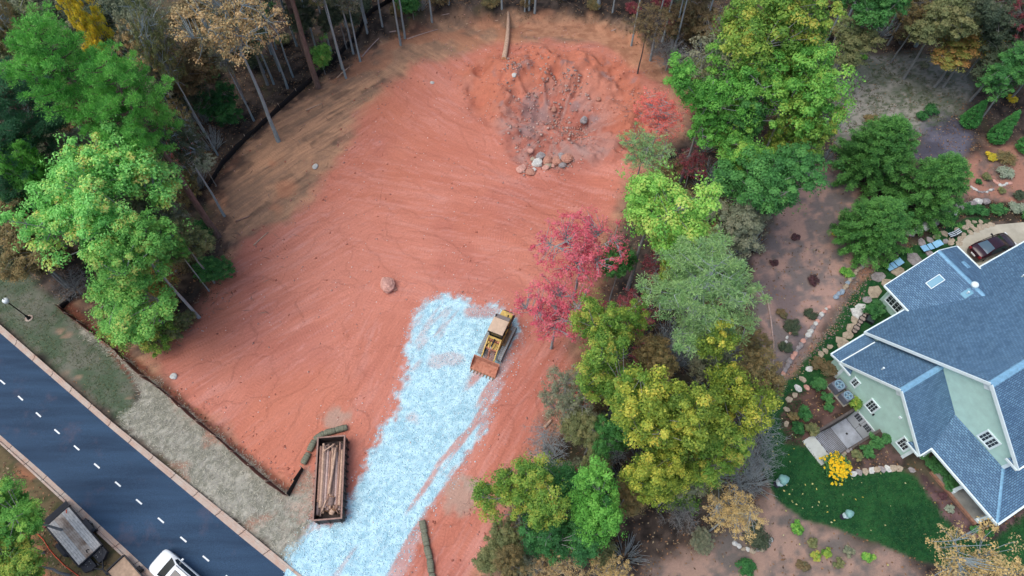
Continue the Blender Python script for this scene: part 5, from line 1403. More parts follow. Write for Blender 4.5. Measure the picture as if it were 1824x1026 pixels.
# ---------------------------------------------------------------- garden furniture and fittings
M_LFAB = mat('lounger_fabric', S(132, 186, 222), .8, .05, 5)
M_LFRAME = mat('lounger_frame', S(40, 44, 50), .5, .1, 5)
def lounger(pxa, pxb, label, w=.68, striped=False, ln=None, back=.5):
    a, c = G(*pxa, .3), G(*pxb, .3); d = c - a; rz = math.atan2(d.y, d.x); ln = ln or d.length
    mid = (a + c) / 2
    t = thing('lounge_chair', label, 'lounge chair', (mid.x, mid.y, hgt(mid.x, mid.y)), rz)
    prof = [(-ln / 2, .34), (-ln * .16, .30), (-ln * .12, .30), (ln * .12, .30), (ln * .16, .32), (ln / 2, .32 + back)]
    for q in ((0, 1), (2, 3), (4, 5)):
        (xa, za), (xb, zb) = prof[q[0]], prof[q[1]]
        if striped:
            for k in range(6):
                y = -w / 2 + k * w / 6
                MB().bar((xa, y + w / 12, za), (xb, y + w / 12, zb), w / 6 * .97, .04).build('slat', M_LFAB2 if k % 2 else M_LFRAME, t)
        else:
            bevel(MB().bar((xa, 0, za), (xb, 0, zb), w, .06).build('cushion', M_LFAB, t), .02, 1)
    for sy in (-1, 1):
        MB().tube([(-ln / 2, sy * w / 2, .30), (ln * .16, sy * w / 2, .27), (ln / 2, sy * w / 2, .28 + back)], .022, 6).build('side_rail', M_LFRAME, t)
        for x in (-ln * .4, ln * .15):
            MB().tube([(x, sy * w / 2, 0), (x, sy * w / 2, .29)], .022, 6).build('leg', M_LFRAME, t)
        MB().tube([(ln * .3, sy * w / 2, 0.0), (ln * .36, sy * w / 2, .28 + back * .55)], .02, 6).build('back_prop', M_LFRAME, t)
M_LFAB2 = mat('stripe_fabric', S(206, 222, 232), .8, .04, 5)
lounger((1642, 444), (1674, 434), 'long pale blue lounge chair nearer the parked sedan', back=.35)
lounger((1581, 478), (1604, 466), 'pale blue lounge chair nearer the dry creek bed', back=.3, ln=1.75)
lounger((1691, 420), (1708, 414), 'small navy and white striped deck chair by the stone wall', w=.55, striped=True, ln=1.15, back=.35)

# air-conditioning units
M_ACB = mat('unit_grey', S(104, 110, 122), .6, .08, 4); M_ACT = mat('unit_top', S(128, 160, 178), .5, .08, 4); M_ACF = mat('unit_fan', S(70, 96, 118), .5, .1, 4)
for (px_, py_, s, lb) in ((1488, 692, .5, 'larger grey air conditioning unit farther from the basement stair'), (1503, 711, .44, 'smaller grey air conditioning unit nearer the basement stair')):
    p = G(px_, py_)
    t = thing('air_conditioner', lb, 'air conditioner', (p.x, p.y, hgt(p.x, p.y) - .02), HA)
    MB().box(-s - .1, s + .1, -s - .1, s + .1, 0, .08).build('pad', M_CONC, t)
    bevel(MB().box(-s, s, -s, s, .08, .95).build('casing', M_ACB, t), .08, 3)
    MB().lathe([(s * .86, .951), (s * .88, .985), (s * .72, .975), (s * .70, .955)], 20).build('fan_ring', M_ACT, t)
    MB().lathe([(s * .69, .952), (s * .69, .957)], 20).build('fan_well', M_ACF, t)
    for k in range(4):
        a = k * math.pi / 2
        MB().bar((.05 * math.cos(a), .05 * math.sin(a), .965), (s * .62 * math.cos(a), s * .62 * math.sin(a), .962), s * .3, .008).build('fan_blade', M_ACT, t)
    MB().lathe([(.09, .96), (.07, .99)], 12).build('fan_hub', M_RIM, t)
    MB().tube([(s, .1, .3), (s + .25, .12, .3), (s + .28, .12, .5)], .03, 6).build('pipe', M_DARK, t)

# row of black pots with a planter box
M_POT = mat('black_pot', S(26, 26, 30), .6, .1, 5); M_POTSOIL = mat('pot_soil', S(150, 138, 128), .95, .12, 9)
for k in range(8):
    t_ = k / 7
    p = GT(1520 + 24 * t_, 592 - 38 * t_)
    s = .25 + .06 * math.sin(k * 2.1)
    t = thing('plant_pot', ('first', 'second', 'third', 'fourth', 'fifth', 'sixth', 'seventh', 'last')[k] + ' black plant pot from the house end of the row by the pale slabs', 'plant pot', p, 0, 'black pots in a row by the path')
    MB().lathe([(s * .75, -.03), (s, .3), (s * 1.06, .32), (s * 1.06, .36), (s * .9, .36), (s * .88, .3)], 14).build('pot', M_POT, t)
    MB().lathe([(s * .86, .305), (s * .86, .32)], 14).build('soil', M_POTSOIL, t)
p = GT(1551, 566)
t = thing('planter_box', 'dark low planter box beside the black pots', 'planter', p, R(55))
for (x0_, x1_, y0_, y1_) in ((-.75, .75, -.36, -.31), (-.75, .75, .31, .36), (-.75, -.70, -.309, .309), (.70, .75, -.309, .309)):
    MB().box(x0_, x1_, y0_, y1_, -.03, .42).build('side_board', M_TRL, t)
MB().box(-.69, .69, -.30, .30, 0, .36).build('soil', mat('planter_soil', S(52, 66, 66), .95, .15, 6), t)
# pale draped lawn ornaments
M_DRAPE = mat('pale_drape', S(196, 222, 226), .8, .08, 4); M_DRAPE2 = mat('teal_drape', S(120, 168, 164), .7, .12, 3); M_ORNB = mat('ornament_base', S(36, 34, 52), .8, .1, 4)
for (px_, py_, k, lb) in ((1386, 862, 1.0, 'larger pale draped lawn ornament near the shrub belt'), (1503, 920, .78, 'smaller pale draped lawn ornament in the middle of the lawn')):
    p = GT(px_, py_)
    t = thing('lawn_ornament', lb, 'ornament', p)
    MB().lathe([(.30 * k, -.02), (.30 * k, .12), (.24 * k, .15)], 16, (-.12, -.03, 0)).build('base', M_ORNB, t)
    MB().lathe([(.20 * k, .14), (.30 * k, .3), (.33 * k, .5 * k + .1), (.2 * k, .72 * k + .1), (.12 * k, .8 * k + .1)], 22, (0, 0, 0), lambda a, z: .10 * math.sin(a * 5 + z * 3)).build('body', M_DRAPE, t, True)
    MB().lathe([(.12 * k, .8 * k + .09), (.3 * k, .95 * k + .1), (.42 * k, 1.25 * k + .1), (.36 * k, 1.5 * k + .1), (.1 * k, 1.58 * k + .1)], 22, (0, 0, 0), lambda a, z: .12 * math.sin(a * 3 + 1) + .05 * math.sin(a * 7)).build('head', M_DRAPE2, t, True)
    MB().tube([(.28 * k * math.cos(a), .28 * k * math.sin(a), 1.12 * k + .1 + .1 * math.cos(a)) for a in [R(q) for q in range(0, 361, 30)]], .03, 6).build('rim', M_DRAPE, t)

# ---------------------------------------------------------------- stones
def rock_mesh(seed, n=10, m=7, sq=.7, rough=.22):
    r = np.random.default_rng(seed); mb = MB()
    dirs = r.normal(size=(9, 3)); dirs /= np.linalg.norm(dirs, axis=1)[:, None]; off = r.uniform(.62, .95, 9)
    V = [(0, 0, 1)]
    for i in range(1, m):
        th = math.pi * i / m
        for j in range(n):
            a = 2 * math.pi * j / n + .3 * i
            V.append((math.sin(th) * math.cos(a), math.sin(th) * math.sin(a), math.cos(th)))
    V.append((0, 0, -1))
    V = np.array(V)
    s = np.ones(len(V))
    for d, o in zip(dirs, off):
        k = V @ d
        s = np.minimum(s, np.where(k > 1e-3, o / np.maximum(k, 1e-3), 9))
    V = V * s[:, None] * (1 + r.uniform(-rough, rough, (len(V), 1)) * .25)
    V[:, 2] *= sq
    F_ = [(0, 1 + j, 1 + (j + 1) % n) for j in range(n)]
    for i in range(m - 2):
        a = 1 + i * n
        F_ += [(a + j, a + n + j, a + n + (j + 1) % n, a + (j + 1) % n) for j in range(n)]
    e = len(V) - 1; a = 1 + (m - 2) * n
    F_ += [(a + j, e, a + (j + 1) % n) for j in range(n)]
    mb.add([tuple(v) for v in V], F_)
    return mb.me('rock')
ROCKS = [rock_mesh(s) for s in range(8)]
def flat_mesh(seed):
    r = random.Random(seed); n = r.choice((6, 7, 8)); ring = []
    for i in range(n):
        a = 2 * math.pi * (i + r.uniform(-.25, .25)) / n; q = r.uniform(.72, 1.05); ring.append((q * math.cos(a), q * math.sin(a)))
    V = [(x, y, -.5) for x, y in ring] + [(x, y, .10) for x, y in ring] + [(x * .9, y * .9, .16) for x, y in ring]
    F_ = [tuple(range(n))[::-1], tuple(range(2 * n, 3 * n))] + [(k * n + i, k * n + (i + 1) % n, (k + 1) * n + (i + 1) % n, (k + 1) * n + i) for k in (0, 1) for i in range(n)]
    return MB().add(V, F_).me('flag')
FLATS = [flat_mesh(40 + s) for s in range(6)]
M_ST = {n: mat('stone_' + n, S(*c), .9, .14, 3, .4, 8, col2=S(*c2)) for n, c, c2 in (('pink', (204, 160, 146), (160, 116, 104)), ('grey', (150, 146, 146), (112, 106, 106)), ('white', (200, 202, 196), (158, 160, 158)), ('clay', (178, 132, 114), (146, 104, 90)), ('tan', (170, 158, 138), (134, 122, 106)), ('blue', (150, 170, 184), (110, 124, 140)))}
def rock(px_, py_, r_, m, label, me=None, name='rock', zs=1.0, sink=.25, cat='rock', group=None, sx=1.0, rz=None):
    p = GT(px_, py_)
    k = random.randrange(8)
    base = me or ROCKS[k]
    me2 = base.copy(); me2.materials.clear(); me2.materials.append(M_ST[m])
    o = bpy.data.objects.new(name, me2); link(o)
    o.location = (p.x, p.y, p.z + r_ * .6 * zs * (1 - sink)); o.scale = (r_ * sx, r_, r_ * zs); o.rotation_euler = (0, 0, random.uniform(0, 6.28) if rz is None else rz)
    return tag(o, label, cat, group)
rock(690, 510, .98, 'pink', 'large pinkish boulder lying alone in the middle of the red lot', name='boulder', zs=1.0, sx=.85, rz=.4, cat='boulder')
rock(703, 515, .3, 'clay', 'small clay-coloured stone tucked against the large lone boulder', zs=.8)
RP = [((957, 293), .62, 'white', 'bright whitish boulder in the rock pile at the pit mouth'), ((963, 281), .55, 'grey', 'grey rounded boulder behind the whitish one in the pit rock pile'), ((974, 288), .6, 'clay', 'clay-stained boulder right of the whitish one in the rock pile'),
      ((993, 291), .75, 'clay', 'large clay-coloured boulder at the right of the rock pile'), ((1009, 284), .68, 'clay', 'rounded clay boulder under the ledge in the pit'), ((1001, 279), .5, 'grey', 'small grey boulder below the ledge slab'),
      ((1012, 271), .85, 'tan', 'long flat ledge slab at the top of the rock pile'), ((1002, 295), .45, 'grey', 'dark grey stone at the foot of the large clay boulder'), ((976, 297), .4, 'tan', 'small tan stone between the whitish and clay boulders'),
      ((972, 301), .38, 'pink', 'pale pink stone at the front of the rock pile'), ((951, 304), .3, 'white', 'small white stone below the bright boulder'), ((945, 308), .55, 'clay', 'flat clay stone at the near end of the rock pile'),
      ((927, 302), .5, 'pink', 'long pale slab stone left of the rock pile'), ((945, 270), .36, 'pink', 'small pinkish stone up the slope from the rock pile'), ((949, 285), .3, 'tan', 'small tan stone just left of the grey boulder'), ((984, 297), .28, 'pink', 'little pink stone beside the large clay boulder'),
      ((987, 196), .4, 'clay', 'clay-coloured boulder half way up the pit slope'), ((1040, 216), .5, 'grey', 'pale grey boulder on the right bank of the pit'), ((916, 136), .35, 'white', 'white stone high on the pit slope'), ((1059, 156), .3, 'white', 'bright white stone at the upper right of the pit'),
      ((562, 298), .34, 'white', 'small white stone at the left edge of the red clay'), ((770, 148), .25, 'white', 'small white stone on the upper red slope'), ((1066, 178), .3, 'clay', 'small clay boulder on the upper right pit wall'), ((310, 671), .35, 'white', 'pale flat stone by the silt fence near the left trees'), ((445, 525), .01, 'tan', '')]
for (p_, r_, m_, lb) in RP:
    if lb: rock(*p_, r_, m_, lb, zs=.55 if 'slab' in lb or 'flat' in lb else .9, sx=1.5 if 'slab' in lb else 1.1, me=None)
# lines of edging stones: one border each, a stone each
def border(line, label, sizes=(.2, .38), mats_=('white', 'grey', 'pink'), name='stone_border', zs=.8, gap=1.7, cat='stone edging', rows=1, wallh=0):
    pts = resample(W(line), .06); c0 = pts[len(pts) // 2]
    root = thing(name, label, cat, (c0.x, c0.y, hgt(c0.x, c0.y))); o = root.location
    rr = random.Random(len(line) * 31 + int(line[0][0])); i = 0
    while i < len(pts):
        r_ = rr.uniform(*sizes); p = pts[i]
        m_ = rr.choice(mats_); key = 'stonemesh_%s_%d' % (m_, rr.randrange(4))
        if key not in bpy.data.meshes:
            me = ROCKS[int(key[-1])].copy(); me.name = key; me.materials.append(M_ST[m_])
        for lay in range(rows):
            q = bpy.data.objects.new('stone', bpy.data.meshes[key]); link(q, root)
            z = hgt(p.x, p.y)
            q.location = (p.x - o.x + rr.uniform(-.05, .05), p.y - o.y + rr.uniform(-.05, .05), z - o.z + r_ * .4 * zs + lay * .35); q.scale = (r_ * 1.15, r_ * .85, r_ * zs)
            d = pts[min(i + 3, len(pts) - 1)] - pts[max(0, i - 3)]
            q.rotation_euler = (0, 0, math.atan2(d.y, d.x) + rr.uniform(-.3, .3))
        i += max(1, int(r_ * gap / .06))
    return root
border([(1384, 690), (1402, 650), (1425, 615), (1445, 588), (1462, 560), (1478, 545)], 'low pale stone edging between the bare soil and the dry creek', (.16, .34), ('white', 'grey', 'pink'))
border([(1488, 530), (1500, 520), (1515, 495), (1535, 475), (1556, 457), (1580, 440)], 'grey stone edging along the upper dry creek below the bushy evergreens', (.2, .36), ('grey', 'blue', 'tan'))
border([(1620, 418), (1640, 407), (1665, 395), (1690, 382), (1712, 370), (1735, 362), (1756, 360)], 'retaining wall of big boulders behind the lounge chairs', (.38, .7), ('grey', 'blue', 'tan', 'white'), 'boulder_wall', .9, 1.6, 'stone wall')
border([(1730, 334), (1742, 342), (1756, 343), (1768, 338)], 'small curved ring of white stones on the slope above the boulder wall', (.14, .22), ('white', 'grey'))
border([(1771, 323), (1782, 330), (1800, 326)], 'short row of pale stones on the right slope', (.2, .3), ('white', 'pink'))
border([(1308, 968), (1320, 976), (1345, 981), (1368, 972), (1376, 958)], 'half ring of pale stones round the bed near the bottom', (.2, .3), ('white', 'grey', 'tan'))
border([(1415, 578), (1406, 595), (1398, 612), (1392, 628)], 'broken line of white stones in the dark planting bed', (.14, .24), ('white', 'pink'), gap=3.0)
border([(1480, 830), (1500, 812), (1515, 800)], 'short stone row between lawn and shrub bed by the stair', (.14, .2), ('tan', 'grey'))
# flagstones
def flags(name, label, spots, zs=.5):
    c0 = GT(*spots[0][:2]); root = thing(name, label, 'path', (c0.x, c0.y, c0.z))
    for i, (px_, py_, r_, m_) in enumerate(spots):
        p = GT(px_, py_); key = 'flagmesh_%s_%d' % (m_, i % 6)
        if key not in bpy.data.meshes:
            me = FLATS[i % 6].copy(); me.name = key; me.materials.append(M_ST[m_])
        q = bpy.data.objects.new('flagstone', bpy.data.meshes[key]); link(q, root)
        q.location = (p.x - c0.x, p.y - c0.y, p.z - c0.z + .05); q.scale = (r_ * 1.15, r_ * .9, .35); q.rotation_euler = (0, 0, (i * 2.399) % 6.28)
flags('flagstone_path', 'irregular flagstones set in the grass between the stone wall and driveway',
      [(1668, 422, .42, 'tan'), (1682, 417, .4, 'tan'), (1695, 428, .36, 'tan'), (1683, 430, .34, 'grey'), (1720, 406, .4, 'tan'), (1728, 402, .42, 'tan'), (1737, 410, .42, 'tan'), (1747, 405, .45, 'tan'), (1757, 403, .36, 'tan'), (1766, 401, .36, 'tan'),
       (1728, 414, .35, 'tan'), (1716, 419, .35, 'tan'), (1710, 426, .4, 'tan'), (1692, 433, .34, 'tan'), (1656, 428, .4, 'grey'), (1642, 432, .5, 'grey'), (1703, 409, .3, 'tan'), (1735, 396, .25, 'tan'), (1724, 395, .28, 'tan'), (1746, 396, .28, 'tan'), (1708, 434, .4, 'tan')])
flags('slab_path', 'large flat slabs along the side of the house below the lounge chairs',
      [(1564, 493, .75, 'grey'), (1598, 484, .8, 'tan'), (1628, 462, .85, 'grey'), (1556, 520, .8, 'tan'), (1545, 535, .5, 'grey'), (1610, 490, .7, 'tan'), (1655, 452, .5, 'grey'), (1580, 505, .6, 'tan')])
flags('pale_slab_path', 'pale elongated slabs winding beside the black pots',
      [(1533, 548, .6, 'white'), (1528, 560, .7, 'white'), (1524, 571, .55, 'tan'), (1516, 585, .65, 'tan'), (1511, 598, .55, 'tan'), (1502, 610, .7, 'tan'), (1497, 618, .4, 'tan')])
flags('stepping_stones', 'small stepping stones curving past the air conditioners to the lawn',
      [(1478, 618, .3, 'tan'), (1470, 626, .3, 'tan'), (1462, 631, .34, 'tan'), (1455, 640, .3, 'tan'), (1442, 658, .38, 'white'), (1430, 676, .36, 'tan'), (1421, 692, .4, 'white'), (1416, 704, .28, 'tan'), (1405, 712, .34, 'tan'), (1401, 730, .3, 'tan'), (1437, 690, .3, 'pink'), (1400, 755, .3, 'tan')])
flags('stone_row', 'straight row of small stepping stones from the flowering shrub to the porch',
      [(1520, 844, .32, 'white'), (1530, 842, .3, 'grey'), (1541, 840, .32, 'tan'), (1552, 838, .34, 'white'), (1562, 837, .34, 'tan'), (1571, 836, .34, 'grey'), (1581, 835, .34, 'white'), (1591, 834, .34, 'tan'), (1601, 835, .34, 'tan'), (1624, 838, .3, 'grey')])

# ---------------------------------------------------------------- felled wood on the rim of the clearing
def flog(a, c, r0, r1, m, lb, cat='log', group=None):
    A, C_ = GT(*a, r0 * .8), GT(*c, r1 * .9)
    return log('fallen_log', A, C_, r0, r1, M_LOGS[m], lb, cat, group, .04, 8)
flog((897, 108), (906, 22), .32, .16, 2, 'long tan tree trunk lying down the top bank of the clearing')
flog((545, 198), (575, 184), .10, .05, 2, 'thin tan log lying on the dark rim left of the tan slope')
flog((420, 396), (445, 385), .10, .07, 1, 'short brown log on the tan slope at the left rim')
flog((452, 438), (478, 414), .08, .05, 2, 'thin pale pole on the left rim of the red clay')
flog((645, 102), (682, 62), .08, .05, 0, 'long thin grey pole leaning over the brush at the upper left rim')
flog((684, 60), (706, 56), .08, .07, 0, 'bent grey pole at the upper left rim')
flog((600, 140), (622, 120), .08, .05, 2, 'short crossed tan pole in the brush at the upper left rim')
flog((725, 70), (780, 53), .07, .04, 0, 'grey fallen pole along the top rim of the clearing')
flog((830, 43), (905, 36), .07, .05, 2, 'long tan pole lying along the top rim')
flog((755, 34), (830, 20), .06, .04, 0, 'slender grey pole in the woods above the top rim')
flog((970, 762), (982, 748), .14, .1, 2, 'pale bent root at the right rim of the red clay')
flog((893, 858), (905, 835), .10, .07, 2, 'pale pole at the lower right rim by the yellow-green tree')
flog((1365, 535), (1378, 605), .10, .07, 0, 'grey fallen trunk on the bare soil right of the trees')
flog((1378, 605), (1376, 655), .07, .04, 0, 'lower piece of the grey fallen trunk on the bare soil')
flog((1355, 818), (1372, 838), .05, .03, 0, 'thin grey stick on the lawn edge below the bare bushes')
flog((1088, 56), (1128, 40), .07, .04, 0, 'grey fallen branch above the tan lip of the pit')
# ---------------------------------------------------------------- trees and shrubs
PAL = {
 'lightgreen': [(74, 142, 58), (104, 170, 70), (90, 158, 70), (146, 184, 80), (180, 160, 78)],
 'midgreen': [(50, 108, 38), (80, 144, 50), (104, 160, 58), (152, 154, 66)],
 'pine': [(36, 94, 30), (66, 136, 42), (94, 162, 52), (54, 118, 40)],
 'darkpine': [(36, 78, 56), (46, 96, 62), (58, 112, 70)],
 'bright': [(62, 116, 34), (90, 148, 44), (118, 164, 54), (152, 160, 66)],
 'vivid': [(46, 104, 28), (72, 136, 36), (100, 156, 48)],
 'yellowgreen': [(52, 84, 16), (90, 116, 20), (136, 150, 26), (182, 170, 38)],
 'greenyellow': [(46, 88, 22), (82, 124, 30), (122, 148, 38), (160, 150, 46)],
 'green': [(42, 98, 26), (72, 136, 38), (104, 158, 46), (136, 164, 52)],
 'deepgreen': [(36, 88, 40), (56, 116, 48), (80, 138, 58)],
 'darkgreen': [(26, 76, 36), (40, 98, 44), (56, 118, 52)],
 'red': [(160, 58, 78), (192, 74, 94), (208, 100, 112), (168, 92, 108)],
 'redorange': [(186, 74, 66), (206, 100, 88), (176, 92, 84)],
 'maroon': [(124, 52, 62), (148, 68, 76), (110, 62, 66)],
 'tan': [(150, 126, 84), (172, 144, 96), (136, 128, 92), (184, 150, 92)],
 'goldtan': [(156, 136, 80), (178, 152, 92), (146, 134, 94)],
 'olive': [(82, 96, 58), (100, 108, 64), (122, 118, 72)],
 'greyolive': [(92, 104, 82), (112, 118, 92), (128, 126, 100)],
 'olivebrown': [(92, 92, 58), (108, 100, 62), (126, 106, 62), (96, 100, 64)],
 'brownolive': [(92, 84, 56), (110, 92, 60), (84, 88, 60)],
 'greygreen': [(84, 124, 72), (104, 144, 82), (122, 156, 86), (92, 118, 90)],
 'palegrey': [(112, 130, 108), (132, 146, 124), (120, 128, 112)],
 'yellow': [(190, 166, 44), (214, 188, 54), (160, 166, 62), (200, 168, 50)],
 'orangegreen': [(98, 118, 46), (128, 128, 50), (166, 116, 56), (84, 106, 48)],
 'dim': [(58, 76, 58), (70, 86, 62), (90, 96, 72)],
 'cedar': [(38, 88, 36), (54, 110, 42), (82, 140, 52), (60, 112, 50)],
 'purple': [(70, 46, 52), (88, 58, 62), (62, 52, 54)],
 'cone': [(36, 100, 44), (52, 124, 50), (70, 142, 60)],
 'flower': [(226, 176, 28), (234, 190, 40), (120, 130, 40), (60, 92, 40)],
 'bedgreen': [(40, 92, 46), (54, 112, 52), (74, 124, 60)],
 'hydrangea': [(46, 100, 50), (60, 116, 56), (40, 88, 48)],
}
LM = {k: leafmat('leaf_' + k, v, k=1.85 if k in ('lightgreen', 'vivid', 'bright', 'pine') else 1.6 if k not in ('dim', 'yellow', 'flower', 'maroon', 'red') else 1.3, desat=.13 if k not in ('yellow', 'flower') else 0.0) for k, v in PAL.items()}
BK = {'grey': barkmat('bark_grey', (156, 158, 156), (104, 106, 106)), 'pale': barkmat('bark_pale', (172, 182, 184), (120, 130, 132)), 'pine': barkmat('bark_pine', (132, 112, 104), (82, 68, 64)), 'dark': barkmat('bark_dark', (104, 98, 96), (58, 54, 54)), 'bluegrey': barkmat('bark_bluegrey', (164, 180, 184), (116, 130, 136))}

def tubes(paths):
    """paths: list of (points Nx3, radii N, sides) -> verts, quad faces"""
    V = []; Fq = []; base = 0
    for P_, r_, n in paths:
        P_ = np.asarray(P_, float); m = len(P_)
        d = np.gradient(P_, axis=0); d /= np.linalg.norm(d, axis=1)[:, None] + 1e-9
        ref = np.array([0.0, 0, 1]) if abs(d[0][2]) < .9 else np.array([1.0, 0, 0])
        e1 = np.cross(d, ref); e1 /= np.linalg.norm(e1, axis=1)[:, None] + 1e-9; e2 = np.cross(d, e1)
        a = np.arange(n) * 2 * np.pi / n
        ring = P_[:, None] + np.asarray(r_)[:, None, None] * (np.cos(a)[None, :, None] * e1[:, None] + np.sin(a)[None, :, None] * e2[:, None])
        V.append(ring.reshape(-1, 3))
        i = (np.arange(m - 1)[:, None] * n); k = np.arange(n)[None, :]; k2 = (k + 1) % n
        Fq.append(np.stack([i + k, i + k2, i + n + k2, i + n + k], 2).reshape(-1, 4) + base)
        base += m * n
    return np.concatenate(V), np.concatenate(Fq)
def bez(a, b, c, n):
    t = np.linspace(0, 1, n)[:, None]
    return (1 - t) ** 2 * a + 2 * t * (1 - t) * b + t * t * c
def leaves(C, r, cnt, L, Wd, g, up=.5, flat=.8, droop=0.0, radial=0.0):
    """leaf quads round clump centres C (n,3) with radii r (n); cnt leaves each"""
    n = len(C); N = n * cnt
    d = g.normal(size=(N, 3)); d /= np.linalg.norm(d, axis=1)[:, None]
    d[:, 2] = np.where(d[:, 2] < -.35, -d[:, 2], d[:, 2])
    ci = np.repeat(np.arange(n), cnt)
    rho = r[ci] * g.random(N) ** .42
    P_ = C[ci] + d * rho[:, None] * np.array([1, 1, flat])
    nm = d + np.array([0, 0, up]) + g.normal(0, .45, (N, 3)); nm /= np.linalg.norm(nm, axis=1)[:, None]
    t = g.normal(size=(N, 3)) * (1 - radial) + d * radial * 1.5 - np.array([0, 0, droop]); t -= nm * np.sum(t * nm, 1)[:, None] * (1 - radial); t /= np.linalg.norm(t, axis=1)[:, None] + 1e-9
    b_ = np.cross(nm, t); b_ /= np.linalg.norm(b_, axis=1)[:, None] + 1e-9
    s = g.uniform(.65, 1.35, N)[:, None]
    t = t * L * s * .5; b_ = b_ * Wd * s * .5
    V = np.stack([P_ - t, P_ + t * .7 + b_, P_ + t * .7 - b_], 1)
    cv_ = g.random(n)
    lv = np.clip(.72 * cv_[ci] + .34 * g.random(N) + g.normal(0, .08, N) - .03, 0, 1)
    return V.reshape(-1, 3), lv
def crown_obj(V, lv, matn, parent, name='crown'):
    me = mesh_np(name, V, np.arange(len(V)).reshape(-1, 3))
    a = me.attributes.new('lv', 'FLOAT', 'FACE'); a.data.foreach_set('value', lv.astype(np.float32))
    return obj(name, me, matn, parent)
def clumps(g, K, R3, lobes=5, shell=2.4, zmin=-.6):
    """clump centres through a lobed crown volume, spaced apart"""
    ld = g.normal(size=(lobes, 3)); ld[:, 2] = np.abs(ld[:, 2]) * .8 - .1; ld /= np.linalg.norm(ld, axis=1)[:, None]
    out = []; tries = 0; md = (4.0 / K) ** (1 / 2.6) * .62
    while len(out) < K and tries < K * 60:
        tries += 1
        d = g.normal(size=3); d /= np.linalg.norm(d)
        lob = .70 + .38 * max(0, float(np.max(ld @ d))) ** 3
        p = d * lob * g.random() ** (1 / shell)
        if p[2] < zmin: continue
        if tries < K * 30 and any(np.sum((p - q) ** 2) < md * md for q in out): continue
        out.append(p)
    return np.array(out) * np.array(R3)

def grow(root, g, base, h_, zc, R3, C, bark, tr, limbs=7, twig=.02, lean=None, ncl=None, top=.9):
    """trunk, limbs and twigs reaching the clump centres C (relative to the crown centre)"""
    cc = np.array([0, 0, zc])
    ztop = zc + R3[2] * .45
    m = 9
    tz = np.linspace(-.3, ztop, m)
    wob = np.cumsum(g.normal(0, .035 * ztop / m, (m, 2)), axis=0); wob -= wob[0]
    TP = np.column_stack([wob, tz]); 
    TR_ = tr * (1 - .78 * (np.clip(tz, 0, None) / ztop)) ; TR_[0] *= 1.25
    paths = [(TP, TR_, 8)]
    V, Fq = tubes(paths)
    obj('trunk', mesh_np('trunk', V, Fq, True), bark, root)
    def onTrunk(z):
        x = np.interp(z, tz, TP[:, 0]); y = np.interp(z, tz, TP[:, 1]); return np.array([x, y, z])
    zb = zc - R3[2] * .85
    bp_ = []; prim = []
    idx = g.choice(len(C), min(limbs, len(C)), replace=False)
    for i in idx:
        e = cc + C[i] * .82
        z0 = np.clip(zb + (e[2] - zb) * .35, zb * .9, ztop * .97); a = onTrunk(z0)
        mid = a + (e - a) * .5 + np.array([0, 0, .12 * np.linalg.norm(e - a)]) + g.normal(0, .15, 3)
        pt = bez(a, mid, e, 7); r0 = tr * (.52 - .3 * z0 / (ztop + 1)); bp_.append((pt, np.linspace(r0, max(twig, r0 * .22), 7), 5)); prim.append(pt)
    PR = np.concatenate(prim)
    for c in C:
        e = cc + c
        k = np.argmin(np.sum((PR - e) ** 2, 1) + .3 * np.maximum(0, PR[:, 2] - e[2]) ** 2)
        a = PR[k]
        if np.linalg.norm(e - a) < .3: continue
        mid = (a + e) / 2 + g.normal(0, .12, 3) * np.linalg.norm(e - a) * .5
        bp_.append((bez(a, mid, e, 4), np.linspace(max(twig * 2, tr * .1), twig, 4), 4))
    V, Fq = tubes(bp_)
    obj('branches', mesh_np('branches', V, Fq, True), bark, root)
    return cc

